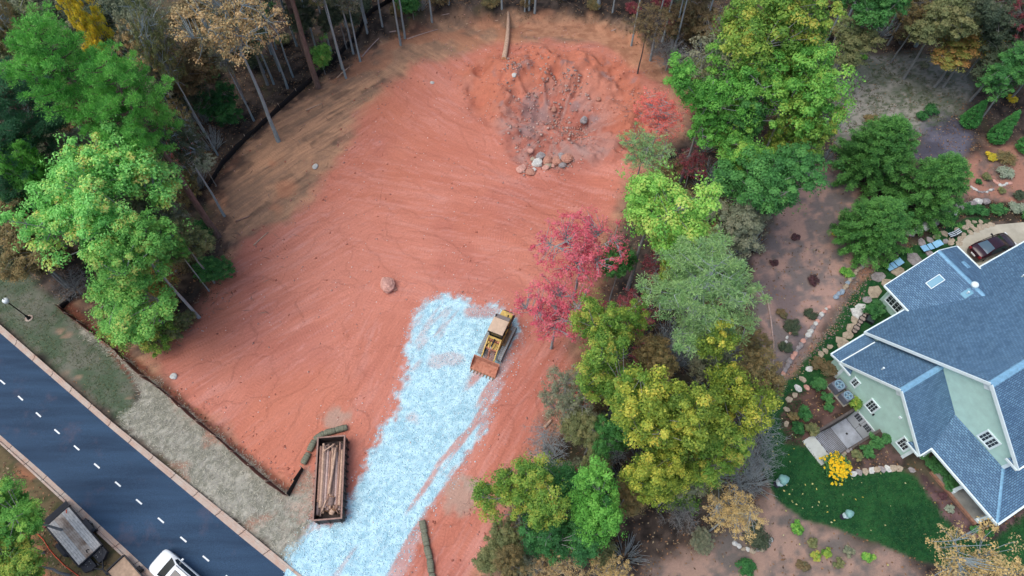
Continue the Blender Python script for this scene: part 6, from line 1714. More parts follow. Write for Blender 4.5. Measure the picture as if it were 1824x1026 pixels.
# Prototype shapes: meshes are shared, every tree is its own object
PROTO = {}
def part_of(store, name, V, F_, m, smooth=False, lv=None):
    me = mesh_np(name, V, F_, smooth); me.materials.append(m)
    if lv is not None:
        a = me.attributes.new('lv', 'FLOAT', 'FACE'); a.data.foreach_set('value', lv.astype(np.float32))
    store.append((name, me))
class Keep:
    """collects the meshes grow() makes"""
    def __init__(s): s.parts = []
def grow2(parts, g, h_, zc, rad, rv, C, tr, limbs=8, twig=.02):
    cc = np.array([0, 0, zc]); ztop = zc + rv * .45; m = 10
    tz = np.linspace(-.4, ztop, m)
    wob = np.cumsum(g.normal(0, .035 * ztop / m, (m, 2)), axis=0); wob -= wob[1]
    TP = np.column_stack([wob, tz]); TR_ = tr * (1 - .78 * (np.clip(tz, 0, None) / ztop)); TR_[0] *= 1.2
    V, Fq = tubes([(TP, TR_, 8)]); part_of(parts, 'trunk', V, Fq, BK['grey'], True)
    zb = zc - rv * .85; B = []; prim = []
    idx = g.choice(len(C), min(limbs, len(C)), replace=False)
    for i in idx:
        e = cc + C[i] * .84
        z0 = float(np.clip(zb + (e[2] - zb) * .35, zb * .9, ztop * .97)); a = np.array([np.interp(z0, tz, TP[:, 0]), np.interp(z0, tz, TP[:, 1]), z0])
        mid = a + (e - a) * .5 + np.array([0, 0, .12 * np.linalg.norm(e - a)]) + g.normal(0, .2, 3)
        pt = bez(a, mid, e, 7); r0 = tr * (.55 - .3 * z0 / (ztop + 1)); B.append((pt, np.linspace(r0, max(twig, r0 * .22), 7), 5)); prim.append(pt)
    PR = np.concatenate(prim)
    for c in C:
        e = cc + c
        k = np.argmin(np.sum((PR - e) ** 2, 1) + .3 * np.maximum(0, PR[:, 2] - e[2]) ** 2); a = PR[k]
        if np.linalg.norm(e - a) < .25: continue
        mid = (a + e) / 2 + g.normal(0, .12, 3) * np.linalg.norm(e - a) * .5
        B.append((bez(a, mid, e, 4), np.linspace(max(twig * 2, tr * .1), twig, 4), 3))
    V, Fq = tubes(B); part_of(parts, 'branches', V, Fq, BK['grey'], True)
    return cc
def tri(n): return np.arange(n).reshape(-1, 3)
def make_proto(kind, v):
    g = np.random.default_rng(1000 + 37 * v + len(kind)); parts = []
    if kind in ('decid', 'bush'):
        rad = 4.6; rv = (4.0, 4.8, 3.4, 4.3)[v % 4]; h_ = 17.0 if kind == 'decid' else 7.0; zc = h_ - rv if kind == 'decid' else 3.5
        if kind == 'bush': rv = 3.3
        # several leaders make the crown uneven
        sub_ = g.normal(0, 1, (5, 3)) * np.array([.42, .42, .30]) * rad; sub_[0] *= .2
        Cs = []
        for q, c in enumerate(sub_):
            rr_ = rad * g.uniform(.46, .66)
            Cs.append(clumps(g, 34, (rr_, rr_, rr_ * rv / rad * 1.05), 4, 2.8, -.45) + c)
        C = np.concatenate(Cs)
        C = C[(np.hypot(C[:, 0], C[:, 1]) < rad * 1.12)]
        C *= np.array([rad / np.abs(C[:, :2]).max() * 1.0, rad / np.abs(C[:, :2]).max(), rv / np.abs(C[:, 2]).max()])
        cc = grow2(parts, g, h_, zc, rad, rv, C, .20 if kind == 'decid' else .11, 9)
        cr = g.uniform(.36, .88, len(C))
        V, lv = leaves(C + cc, cr, 150, .225, .16, g, .5, .66)
        C2 = C + g.normal(0, .55, C.shape)
        V2, lv2 = leaves(C2 + cc, np.full(len(C2), .75), 24, .20, .14, g, .35, .85); lv2 = lv2 * .7
        part_of(parts, 'crown', np.concatenate([V, V2]), tri(len(V) + len(V2)), LM['green'], lv=np.concatenate([lv, lv2]))
    elif kind in ('sparse', 'wispy'):
        rad = 4.4; rv = (4.2, 5.0, 3.6)[v % 3]; h_ = 17.0; zc = h_ - rv
        C = clumps(g, 150, (rad, rad, rv), 6, 1.7)
        C = np.concatenate([C, C[:80] * 1.06 + g.normal(0, .5, (80, 3))])
        cc = grow2(parts, g, h_, zc, rad, rv, C, .17, 13, .022)
        n = 62 if kind == 'sparse' else 36
        V, lv = leaves(C + cc, g.uniform(.3, .75, len(C)), n, .20, .14, g, .35, .75)
        part_of(parts, 'crown', V, tri(len(V)), LM['green'], lv=lv)
    elif kind == 'bare':
        rad = 3.6; rv = 3.2; h_ = 8.0; zc = 4.6
        C = clumps(g, 150, (rad, rad, rv), 6, 1.6)
        cc = grow2(parts, g, h_, zc, rad, rv, C, .12, 14, .016)
        T_ = []
        for c in C:
            for q in range(7):
                e = c + cc; d = g.normal(size=3) + np.array([0, 0, .4]) + c / rad * .8; d /= np.linalg.norm(d); l_ = g.uniform(.4, 1.0)
                T_.append((np.stack([e, e + d * l_ * .5 + g.normal(0, .06, 3), e + d * l_]), [.016, .012, .007], 3))
        V, Fq = tubes(T_); part_of(parts, 'crown', V, Fq, BK['pale'])
    elif kind in ('pine', 'feathery'):
        rad = 4.6; rv = 4.6; h_ = 22.0; zc = h_ - rv; zb = zc - rv * .8; nb = 54 if kind == 'pine' else 46
        m = 8; tz = np.linspace(-.4, h_, m); wob = np.cumsum(g.normal(0, .02 * h_ / m, (m, 2)), axis=0); TP = np.column_stack([wob - wob[1], tz])
        V, Fq = tubes([(TP, .24 * (1 - .85 * np.clip(tz, 0, None) / h_) + .02, 8)]); part_of(parts, 'trunk', V, Fq, BK['pine'], True)
        B = []; C = []
        for k in range(nb):
            f = (k + .5) / nb; z = zb + (h_ - zb) * f; a = 2.399 * k + g.uniform(-.4, .4)
            prof = math.sin(math.pi * (.22 + .72 * f)) ** .8 * g.uniform(.6, 1.15); l_ = rad * prof
            p0 = np.array([np.interp(z, tz, TP[:, 0]), np.interp(z, tz, TP[:, 1]), z]); d = np.array([math.cos(a), math.sin(a), 0]); e = p0 + d * l_ + np.array([0, 0, l_ * g.uniform(.05, .4)])
            pt = bez(p0, p0 + d * l_ * .5 + np.array([0, 0, -.05 * l_]), e, 5); B.append((pt, np.linspace(.07, .02, 5), 4))
            for t_ in np.linspace(.4, 1.0, max(3, int(l_ / .55))):
                i = t_ * 4; i0 = min(3, int(i)); q = pt[i0] + (pt[i0 + 1] - pt[i0]) * (i - i0)
                C.append(q + np.array([g.normal(0, .3), g.normal(0, .3), .1]))
                if g.random() < .75:
                    sd = np.array([-d[1], d[0], 0]) * g.choice([-1, 1]) * g.uniform(.4, 1.1) + d * g.uniform(0, .5); C.append(q + sd); B.append((np.stack([q, q + sd * .5, q + sd]), [.03, .022, .015], 3))
        for k in range(8):
            z = zb * g.uniform(.6, .98); a = g.uniform(0, 6.28); l_ = g.uniform(.6, 2.0); p0 = np.array([np.interp(z, tz, TP[:, 0]), np.interp(z, tz, TP[:, 1]), z]); d = np.array([math.cos(a), math.sin(a), .1])
            B.append((np.stack([p0, p0 + d * l_ * .5, p0 + d * l_ + np.array([0, 0, -.15])]), [.04, .03, .012], 4))
        V, Fq = tubes(B); part_of(parts, 'branches', V, Fq, BK['pine'], True)
        C = np.array(C)
        V, lv = leaves(C, g.uniform(.35, .68, len(C)), 105 if kind == 'pine' else 74, .32, .05, g, .35, .75, radial=.7)
        part_of(parts, 'crown', V, tri(len(V)), LM['pine'], lv=lv)
    elif kind == 'cedar':
        rad = 3.4; h_ = 8.0; zc = h_ * .47; rv = 4
        tz = np.linspace(-.3, h_ * .96, 6)
        V, Fq = tubes([(np.column_stack([g.normal(0, .03, 6), g.normal(0, .03, 6), tz]), np.linspace(.14, .03, 6), 7)]); part_of(parts, 'trunk', V, Fq, BK['dark'], True)
        B = []; C = []; nb = 150
        for k in range(nb):
            f = ((k + .5) / nb) ** .8; z = .2 + (h_ - .35) * f; a = 2.399 * k + g.uniform(-.2, .2)
            l_ = rad * (1 - f ** 1.5) ** .8 * g.uniform(.8, 1.15) + .1
            p0 = np.array([0, 0, z]); d = np.array([math.cos(a), math.sin(a), 0]); e = p0 + d * l_ + np.array([0, 0, .30 * l_ * (f + .1)])
            pt = bez(p0, p0 + d * l_ * .55, e, 4); B.append((pt, np.linspace(.045, .012, 4), 3))
            for t_ in np.linspace(.4, 1.0, max(2, int(l_ / .34))):
                i = t_ * 3; i0 = min(2, int(i)); C.append(pt[i0] + (pt[i0 + 1] - pt[i0]) * (i - i0) + g.normal(0, .1, 3))
        V, Fq = tubes(B); part_of(parts, 'branches', V, Fq, BK['dark'], True)
        C = np.array(C)
        V, lv = leaves(C, g.uniform(.22, .42, len(C)), 70, .26, .05, g, .5, .8, droop=.35, radial=.7)
        part_of(parts, 'crown', V, tri(len(V)), LM['cedar'], lv=lv)
    return dict(parts=parts, rad=rad, h=h_, zr=zc / h_)
NVAR = {'decid': 7, 'bush': 3, 'sparse': 4, 'wispy': 4, 'bare': 3, 'pine': 3, 'feathery': 1, 'cedar': 2}
CNT = {}
def tree(kind, pal, px_, py_, zc, rp, h_, label, name=None, seed=None, bark='grey', dens=1.0, group=None, cat='tree', base=None, proto=None, rvert=None, leaf=None):
    """a tree whose crown centre is seen at (px, py); rp = crown radius in photo pixels; or a trunk foot seen at base"""
    nm = name or {'decid': 'broadleaf_tree', 'sparse': 'thinning_tree', 'wispy': 'thinning_tree', 'pine': 'pine_tree', 'cedar': 'evergreen_tree', 'bare': 'bare_tree', 'feathery': 'feathery_tree'}[kind]
    if kind == 'decid' and (cat == 'shrub' or h_ < 6.5): kind = 'bush'
    CNT[kind] = CNT.get(kind, -1) + 1
    key = (kind, (seed if seed is not None else CNT[kind]) % NVAR[kind])
    if key not in PROTO: PROTO[key] = make_proto(*key)
    P_ = PROTO[key]
    zc = P_['zr'] * h_
    if base is not None:
        q = GT(*base); x, y = q.x, q.y; sc_ = mscale(base[0], base[1], 0) * CAMH / (CAMH - zc)
    else:
        q = G(px_, py_, zc); x, y = q.x, q.y; sc_ = mscale(px_, py_, zc)
    k = rp / sc_ / P_['rad'] * (1.15 if kind in ('decid', 'bush', 'sparse') and not group else 1.06)
    root = thing(nm, label, cat, (x, y, hgt(x, y) - .02), random.uniform(0, 6.28), group)
    root.scale = (k, k * random.uniform(.9, 1.1), h_ / P_['h'])
    for pn, me in P_['parts']:
        o = obj(pn, me, None, root)
        o.material_slots[0].link = 'OBJECT'
        o.material_slots[0].material = LM[pal] if (pn == 'crown' and kind != 'bare') else (BK[bark] if bark != 'grey' or kind not in ('pine',) else BK['pine'])
        if pn == 'trunk' and base is not None and k > 0:
            s_ = (.8 if group else 1.35) / max(k, .5); o.scale = (s_, s_, 1)
    return root

# --- left woods
tree('decid', 'lightgreen', 168, 300, 15.5, 88, 20, 'tall light green broadleaf tree below the pair of bright pines', dens=1.15)
tree('decid', 'lightgreen', 150, 412, 13.5, 88, 18, 'big pale green broadleaf tree with yellowing tips left of the clearing', dens=1.15)
tree('decid', 'midgreen', 238, 430, 12, 72, 16, 'mid green broadleaf tree whose pale trunk foot meets the red clay', dens=1.1, bark='pale', base=None)
tree('decid', 'midgreen', 222, 510, 7.5, 82, 11.5, 'lower green broadleaf tree at the corner of the silt fence', dens=1.1)
tree('decid', 'greenyellow', 250, 575, 2.6, 52, 4.2, 'low yellow-green bush at the corner of the red clay and silt fence', cat='shrub', name='bush')
tree('decid', 'midgreen', 312, 440, 8, 28, 10, 'slim green tree right of the pale green giant', dens=.8, bark='pale')
tree('decid', 'orangegreen', 285, 520, 3.2, 40, 5, 'small olive bush with orange leaves beside the leaning pale trunk', cat='shrub', name='bush')
tree('pine', 'pine', 128, 140, 20, 78, 24.5, 'bright green pine leftmost of the two tall crowns', bark='pine', dens=1.5)
tree('pine', 'pine', 222, 178, 18.5, 72, 22.5, 'bright green pine with long bare leaning trunk at the rim', bark='pine', dens=1.4, base=(388, 422))
tree('pine', 'darkpine', 35, 205, 15, 75, 19, 'dark pine at the left edge below the olive trees', bark='pine', dens=1.2)
tree('pine', 'darkpine', 22, 290, 13, 65, 16, 'dark pine at the left edge beside the bright narrow one', bark='pine', dens=1.2)
tree('decid', 'vivid', 62, 300, 14, 40, 18, 'narrow vivid green tree between dark pines and the pale giant', dens=.9)
tree('decid', 'yellow', 154, 48, 17, 28, 20.5, 'small bright yellow tree crown above the pines', dens=.9, leaf=.32)
tree('wispy', 'tan', 380, 55, 15, 98, 20.5, 'tall tan-leaved tree with spreading pale limbs', base=(497, 252), bark='bluegrey', dens=1.5)
tree('sparse', 'greyolive', 262, 55, 14, 52, 19, 'thin grey-leaved tree between the yellow crown and the tan one', bark='bluegrey', dens=1.3)
tree('decid', 'olive', 55, 45, 14, 78, 18, 'dull olive tree in the top left corner', dens=.8)
tree('decid', 'olive', 5, 110, 12, 60, 15, 'dull olive tree on the left edge below the corner one', dens=.8)
tree('sparse', 'olivebrown', 15, 60, 17, 40, 20, 'thin yellow-brown tree overlapping the top left corner', dens=1.0, bark='bluegrey')
tree('decid', 'dim', 205, 30, 11, 62, 15, 'dim green tree behind the yellow crown', dens=.8)
tree('decid', 'olivebrown', 28, 425, 7.5, 62, 11, 'brownish olive tree at the left edge above the verge', dens=.8)
tree('decid', 'brownolive', 70, 470, 4.5, 48, 7, 'low brown-olive bush above the lamp post', cat='shrub', name='bush', dens=.8)
tree('decid', 'darkgreen', 25, 350, 8, 55, 12, 'dark green tree at the left edge under the pines', dens=.8)
tree('decid', 'darkgreen', 100, 350, 6, 70, 10, 'dark green understorey tree hidden under the pale giant', dens=.8)
tree('bare', None, 128, 508, 1.6, 34, 3, 'leafless grey brush at the corner of the short fence', bark='grey', cat='shrub', name='bare_bush')
tree('wispy', 'redorange', 322, 268, 3.5, 26, 6, 'small orange and pink sapling left of the black fence', dens=1.2, name='sapling')
tree('wispy', 'palegrey', 362, 292, 2.6, 22, 4.5, 'small lilac-grey sapling right of the orange one', dens=1.2, name='sapling')
tree('decid', 'olivebrown', 330, 330, 2.2, 28, 3.6, 'low olive bush under the orange sapling', cat='shrub', name='bush', dens=.7)
tree('decid', 'darkgreen', 395, 190, 3, 38, 5.5, 'dark green bush in the shade under the tan tree', cat='shrub', name='bush', dens=.8)
tree('decid', 'midgreen', 572, 108, 2.4, 24, 4, 'green bush behind the pair of dark pine trunks', cat='shrub', name='bush', dens=.9)
tree('decid', 'dim', 300, 140, 4, 60, 8, 'dim understorey tree in the dark gap below the grey-leaved tree', dens=.6)
tree('sparse', 'greyolive', 268, 130, 9, 45, 13, 'thin grey tree below the grey-leaved one beside the pine', bark='bluegrey', dens=1.0)
tree('sparse', 'olivebrown', 300, 215, 5, 40, 9, 'thin brown understorey tree right of the long bare pine trunk', bark='grey', dens=1.0)
tree('decid', 'deepgreen', 375, 480, 1.4, 30, 2.6, 'low green bush at the foot of the trees by the left rim', cat='shrub', name='bush', dens=.7)
tree('decid', 'olive', 320, 575, 1.2, 26, 2.2, 'low olive bush by the fence near the pale flat stone', cat='shrub', name='bush', dens=.7)
# --- standing trunks of the upper woods, crowns above the picture
def slab_(b):
    for lim, lb, gr in ((440, 'slender grey trunk left of the tan tree foot beside the black fence', 'trunks left of the tan tree'), (560, 'slender grey trunk between the tan tree and the dark pine trunks', 'trunks left of the dark pines'),
                        (760, 'slender grey trunk right of the dark pine trunks along the black fence', 'trunks right of the dark pines'), (1060, 'slender grey trunk in the woods above the top rim of the pit', 'trunks above the pit'),
                        (1320, 'slender grey trunk in the dark brush right of the pit', 'trunks right of the pit'), (9999, 'slender grey trunk at the back of the weedy clearing', 'trunks behind the weedy clearing')):
        if b[0] < lim: return lb, gr
CW = {'brownolive': 'brown', 'olive': 'olive', 'greyolive': 'grey-green', 'maroon': 'dark red', 'deepgreen': 'deep green', 'olivebrown': 'tawny', 'greenyellow': 'yellow-green', 'dim': 'dim', 'darkgreen': 'dark green', 'orangegreen': 'orange-green'}
first = True
for i, (b_, hh, kk) in enumerate([((488, 150), 19, 'sparse'), ((513, 157), 20, 'sparse'), ((522, 137), 18, 'sparse'), ((499, 127), 18, 'sparse'), ((529, 82), 19, 'sparse'), ((616, 139), 19, 'sparse'), ((610, 124), 18, 'sparse'), ((630, 96), 20, 'sparse'), ((642, 109), 12, 'sparse'), ((656, 66), 18, 'sparse'), ((683, 55), 20, 'sparse'), ((714, 81), 20, 'sparse'), ((722, 68), 16, 'sparse'),
                               ((590, 94), 17, 'sparse'), ((770, 42), 20, 'sparse'), ((894, 20), 17, 'sparse'), ((935, 24), 19, 'sparse'), ((953, 24), 20, 'sparse'), ((1125, 80), 20, 'sparse'), ((1158, 108), 17, 'sparse'), ((1200, 92), 18, 'sparse'), ((1470, 78), 18, 'sparse'), ((1505, 42), 19, 'sparse'),
                               ((1582, 52), 20, 'sparse'), ((1606, 70), 17, 'sparse'), ((400, 385), 14, 'sparse'), ((388, 276), 20, 'sparse'), ((356, 262), 17, 'sparse'), ((452, 215), 13, 'sparse'), ((470, 130), 19, 'sparse'), ((545, 40), 20, 'sparse'), ((800, 10), 19, 'sparse')]):
    tree('sparse', ['greyolive', 'dim', 'olive', 'tan'][i % 4], 0, 0, hh * .78, 46 if i % 2 else 36, hh, slab_(b_)[0], 'forest_tree', 100 + i % 5, 'bluegrey', .9, slab_(b_)[1], base=b_, proto='slim%d' % (i % 5))
rt = random.Random(77); extra = []
while len(extra) < 26:
    q = (rt.uniform(420, 1260), rt.uniform(-25, 120)); w_ = G(*q)
    if sdpoly(np.array([w_.x]), np.array([w_.y]), TAN)[0] > 1.5 and all(abs(q[0] - e[0]) > 9 for e in extra): extra.append(q)
for i, q in enumerate(extra):
    tree('sparse', ['greyolive', 'dim', 'olive'][i % 3], 0, 0, 14, rt.uniform(28, 42), rt.uniform(13, 19), slab_(q)[0], 'forest_tree', i, 'bluegrey', .9, slab_(q)[1], base=q)
for b_, lb in (((567, 157), 'dark straight pine trunk nearest the rim at the upper left'), ((545, 98), 'dark straight pine trunk behind the nearest dark one')):
    tree('pine', 'darkpine', 0, 0, 19, 60, 24, lb, bark='pine', base=b_, proto='darkpineproto')
tree('sparse', 'olive', 0, 0, 14, 55, 19, 'thick grey trunk cut by the top edge above the pit', 'forest_tree', base=(1065, 12), bark='bluegrey')
tree('sparse', 'dim', 0, 0, 15, 55, 20, 'thick grey leaning trunk rightmost of the bare trunks at the top right', 'forest_tree', base=(1630, 82), bark='bluegrey')
tree('decid', 'dim', 600, 20, 4, 30, 7, 'dim understorey tree among the grey trunks at the upper left', dens=.5)
tree('decid', 'dim', 530, 30, 4, 34, 7, 'dim understorey tree behind the dark pine trunks', dens=.5)
tree('decid', 'deepgreen', 735, 20, 2, 30, 4, 'dark green bush among trunks above the top rim', cat='shrub', name='bush', dens=.6)
tree('decid', 'dim', 440, 60, 5, 60, 9, 'dim understorey tree right of the tan crown', dens=.5)
# --- belt of trees right of the clearing
tree('decid', 'green', 1330, 115, 11, 58, 15, 'green tree left of the tallest yellow-green one', dens=1.0)
tree('decid', 'greenyellow', 1442, 235, 10, 52, 14, 'yellow-tinged green tree at the right flank above the deep green one', dens=1.0)
tree('decid', 'deepgreen', 1325, 205, 9, 48, 13, 'deep green tree right of the fresh green one beside the pit', dens=1.0)
tree('decid', 'greenyellow', 1376, 40, 15.5, 90, 20, 'tallest yellow-green tree at the top of the right belt', dens=1.1)
tree('decid', 'greenyellow', 1438, 122, 13, 50, 17, 'yellow-green tree at the right flank of the belt by the weedy clearing', dens=1.0)
tree('decid', 'green', 1402, 190, 12.5, 86, 17, 'large green tree in the upper middle of the right belt', dens=1.1)
tree('decid', 'deepgreen', 1382, 300, 8.5, 82, 13, 'deep green tree at the lower right of the upper belt', dens=1.0)
tree('decid', 'vivid', 1258, 185, 11.5, 60, 16, 'fresh green tree at the left flank beside the pit', dens=1.0)
tree('decid', 'green', 1300, 255, 7, 62, 11, 'green tree between the fresh one and the deep green one', dens=.8)
tree('wispy', 'greyolive', 1292, 125, 9, 66, 13, 'thin greyish tree with tangled branches above the fresh green tree', bark='grey', dens=1.2)
tree('wispy', 'brownolive', 1290, 70, 7, 40, 10, 'thin brownish tree near the top of the belt', dens=1.1)
tree('wispy', 'redorange', 1172, 222, 5, 44, 8, 'thin coral red tree at the right rim of the pit', dens=1.6, bark='pale')
tree('wispy', 'greygreen', 1145, 278, 6, 52, 9.5, 'thin green and red tree below the coral one', dens=1.5)
tree('decid', 'bright', 1160, 372, 13.5, 92, 18, 'bright green tree overhanging the middle of the clearing', dens=1.1, leaf=.36)
tree('wispy', 'red', 1036, 446, 7, 78, 11, 'crimson tree below the bright green tree', dens=1.7, bark='pale')
tree('wispy', 'red', 990, 556, 6, 68, 9.5, 'crimson tree nearest the loader', dens=1.7, bark='pale')
tree('wispy', 'maroon', 1185, 465, 4, 42, 7, 'dark red understorey tree between the bright green and feathery trees', dens=1.8)
tree('wispy', 'maroon', 1120, 560, 3.5, 50, 6, 'dark red understorey tree right of the crimson ones', dens=1.6)
tree('wispy', 'maroon', 1232, 300, 3, 30, 5, 'small dark red tree under the fresh green tree', dens=1.6)
tree('feathery', 'greygreen', 1245, 518, 13, 100, 18, 'feathery grey-green tree with bare silvery lower limbs', bark='pale', dens=1.15, name='feathery_tree')
tree('decid', 'greyolive', 1325, 395, 6, 60, 10, 'dull grey-green tree beside the bare soil', dens=.9, leaf=.3)
tree('decid', 'olivebrown', 1255, 425, 5.5, 52, 9, 'brownish olive tree left of the dull grey-green one', dens=.9, leaf=.3)
tree('decid', 'greenyellow', 1082, 578, 10.5, 54, 14, 'rounded yellow-green tree right of the crimson trees', dens=1.1, leaf=.34)
tree('decid', 'yellowgreen', 1205, 722, 13, 92, 17.5, 'largest yellow-green oak in the lower belt', dens=1.05)
tree('decid', 'yellowgreen', 1300, 690, 12, 70, 16, 'yellow-green oak at the right of the lower belt by the lawn', dens=1.0)
tree('decid', 'greenyellow', 1115, 690, 10.5, 72, 14.5, 'olive green oak at the left of the lower belt', dens=1.0)
tree('decid', 'yellowgreen', 1185, 830, 11, 66, 15, 'yellow-green oak at the bottom of the lower belt', dens=1.0)
tree('decid', 'greenyellow', 1265, 795, 9.5, 58, 13, 'green-gold oak right of the bottom oak', dens=1.0)
tree('decid', 'olive', 1055, 770, 6, 48, 9, 'olive tree below the left oak', dens=.9)
tree('sparse', 'greyolive', 1010, 705, 5.5, 48, 9, 'pale olive thin tree at the right rim of the clay', dens=2.2)
tree('bare', 'palegrey', 972, 792, 2.6, 42, 5, 'silvery half-bare bush on the rim below the pale olive tree', bark='pale', dens=1.6, cat='shrub', name='bare_bush')
tree('bare', None, 1090, 790, 4, 48, 7.5, 'leafless grey tree in the gap between the lower trees', bark='pale')
tree('bare', None, 1225, 610, 6, 52, 9, 'leafless silvery tree under the feathery tree', bark='pale')
tree('decid', 'greenyellow', 928, 895, 8.5, 66, 12.5, 'yellow-green tree at the lower rim of the clay', dens=1.0, leaf=.32)
tree('decid', 'olive', 890, 965, 4.5, 45, 7, 'olive yellow tree at the bottom of the clay rim', dens=.9, leaf=.3)
tree('decid', 'darkgreen', 1005, 872, 7, 62, 11, 'dark green tree behind the bright one near the bottom', dens=1.0)
tree('decid', 'darkgreen', 985, 965, 6, 68, 9.5, 'dark green tree at the bottom left of the bright one', dens=1.0)
tree('decid', 'vivid', 1075, 918, 9.5, 66, 13.5, 'bright green rounded tree near the bottom edge', dens=1.1, leaf=.34)
tree('wispy', 'tan', 985, 1018, 5, 52, 8, 'thin tan tree on the bottom edge left of centre', dens=1.4)
tree('wispy', 'goldtan', 1085, 1035, 4.5, 45, 7, 'thin tan tree on the bottom edge below the bright green tree', dens=1.2)
tree('bare', None, 1335, 765, 5, 56, 8, 'leafless lilac-grey tree at the lawn edge right of the oaks', bark='pale')
tree('bare', None, 1348, 705, 4, 44, 7, 'leafless lilac-grey tree beside the top of the lawn', bark='pale')
tree('bare', None, 1352, 815, 3, 40, 5.5, 'leafless lilac-grey bush hanging over the lawn edge', bark='pale', cat='shrub', name='bare_bush')
tree('bare', None, 1325, 855, 3.5, 42, 6, 'leafless grey tree at the lawn edge below the lilac one', bark='pale')
tree('wispy', 'goldtan', 1308, 912, 5.5, 54, 9, 'half-bare golden tree with pale limbs near the stone half ring', bark='pale', dens=.8)
tree('wispy', 'goldtan', 1745, 1030, 8, 84, 12, 'half-bare golden tree cut by the bottom right edge', bark='bluegrey', dens=.55)
tree('bare', None, 1215, 915, 1.6, 40, 3, 'low leafless thicket below the bottom oak', cat='shrub', name='bush', dens=.5, leaf=.26)
tree('decid', 'greyolive', 1250, 960, 1.2, 20, 1.4, 'low grey-green bush near the bottom of the belt', cat='shrub', name='bush', dens=.5, leaf=.26)
tree('decid', 'olivebrown', 1325, 620, 2.6, 36, 4.5, 'low brown-olive bush right of the silvery tree', cat='shrub', name='bush', dens=.7)
tree('bare', None, 1290, 640, 3, 30, 5, 'small leafless tree beside the brown-olive bush', bark='pale')
tree('bare', None, 1325, 335, 4.5, 32, 7, 'leafless tree in the gap of the upper belt', bark='pale')
tree('sparse', 'maroon', 1160, 640, 2.5, 34, 4.5, 'dark red shrub between the rounded tree and the oaks', dens=1.4, cat='shrub', name='bush')
tree('decid', 'redorange', 1040, 700, 2, 26, 3.4, 'small rusty bush behind the pale olive tree', cat='shrub', name='bush', dens=.6)
tree('decid', 'olivebrown', 1130, 855, 3, 28, 5, 'orange-brown sapling left of the bottom oak', dens=.7, name='sapling')
# --- woods at the top right
tree('decid', 'orangegreen', 1722, 75, 4.5, 58, 8, 'green and orange tree above the weedy clearing', dens=.9)
tree('decid', 'dim', 1795, 95, 5.5, 56, 9, 'dim green tree at the right edge above the cone shrubs', dens=.8)
tree('sparse', 'maroon', 1808, 18, 8, 42, 12, 'dark red tree in the top right corner', dens=1.6)
tree('decid', 'deepgreen', 1552, 5, 9, 60, 13, 'green tree cut by the top edge above the weedy clearing', dens=.9)
tree('decid', 'olive', 1690, 15, 8, 55, 12, 'olive tree cut by the top edge near the right corner', dens=.8)
tree('sparse', 'olivebrown', 1640, 25, 5, 42, 9, 'thin orange-brown tree between the bare trunks at the top right', dens=1.2)
tree('decid', 'dim', 1770, 30, 9, 55, 13, 'dim tree behind the green and orange one', dens=.8)
tree('wispy', 'brownolive', 1150, 60, 5, 40, 9, 'thin dark tree in the brush right of the tan lip', dens=.8, bark='dark')
tree('bare', None, 1190, 110, 2, 46, 4, 'dark leafless brush heap right of the pit', bark='grey', cat='shrub', name='bare_bush')
tree('decid', 'brownolive', 1235, 60, 3, 48, 6, 'brown understorey tree left of the tallest yellow-green one', dens=.6)
tree('decid', 'olive', 1225, 140, 2, 34, 3.6, 'olive brush between the pit rim and the fresh green tree', cat='shrub', name='bush', dens=.6)
# --- evergreens of the garden
tree('cedar', 'cedar', 1566, 272, 4.0, 66, 8.6, 'bushy evergreen farthest back of the three above the house', bark='dark')
tree('cedar', 'cedar', 1665, 335, 3.6, 62, 8.2, 'bushy evergreen rightmost of the three above the house', bark='dark')
tree('cedar', 'cedar', 1560, 402, 3.2, 60, 6.8, 'bushy evergreen nearest the dry creek', bark='dark')
for (b_, tip, lb) in (((1722, 222), 3.6, 'pointed cone shrub left of the pair at the right edge of the slope'), ((1770, 250), 4.4, 'pointed cone shrub right of its twin on the slope'), ((1822, 268), 4.0, 'pointed cone shrub cut by the right edge')):
    p = GT(*b_); t = thing('cone_shrub', lb, 'shrub', p)
    g = np.random.default_rng(int(b_[0])); hc = tip; rc = 1.15
    V, Fq = tubes([(np.array([[0, 0, -.1], [0, 0, hc * .5], [0, 0, hc * .95]]), [.08, .05, .02], 6)]); obj('trunk', mesh_np('trunk', V, Fq), BK['dark'], t)
    k = 420; f = g.random(k) ** 1.4; a = g.uniform(0, 6.28, k); rr_ = rc * np.sin(np.pi * np.clip(.16 + f * .84, 0, 1)) ** .75 * (1 - f * .25) * g.uniform(.75, 1, k)
    rr_ = rc * (1 - f) ** .8 * np.minimum(1, .55 + f * 4) * g.uniform(.8, 1, k)
    C = np.stack([np.cos(a) * rr_, np.sin(a) * rr_, .15 + f * (hc - .2)], 1)
    V, lv = leaves(C, np.full(k, .20), 16, .2, .07, g, .6, 1.2, radial=.4)
    crown_obj(V, lv, LM['cone'], t)

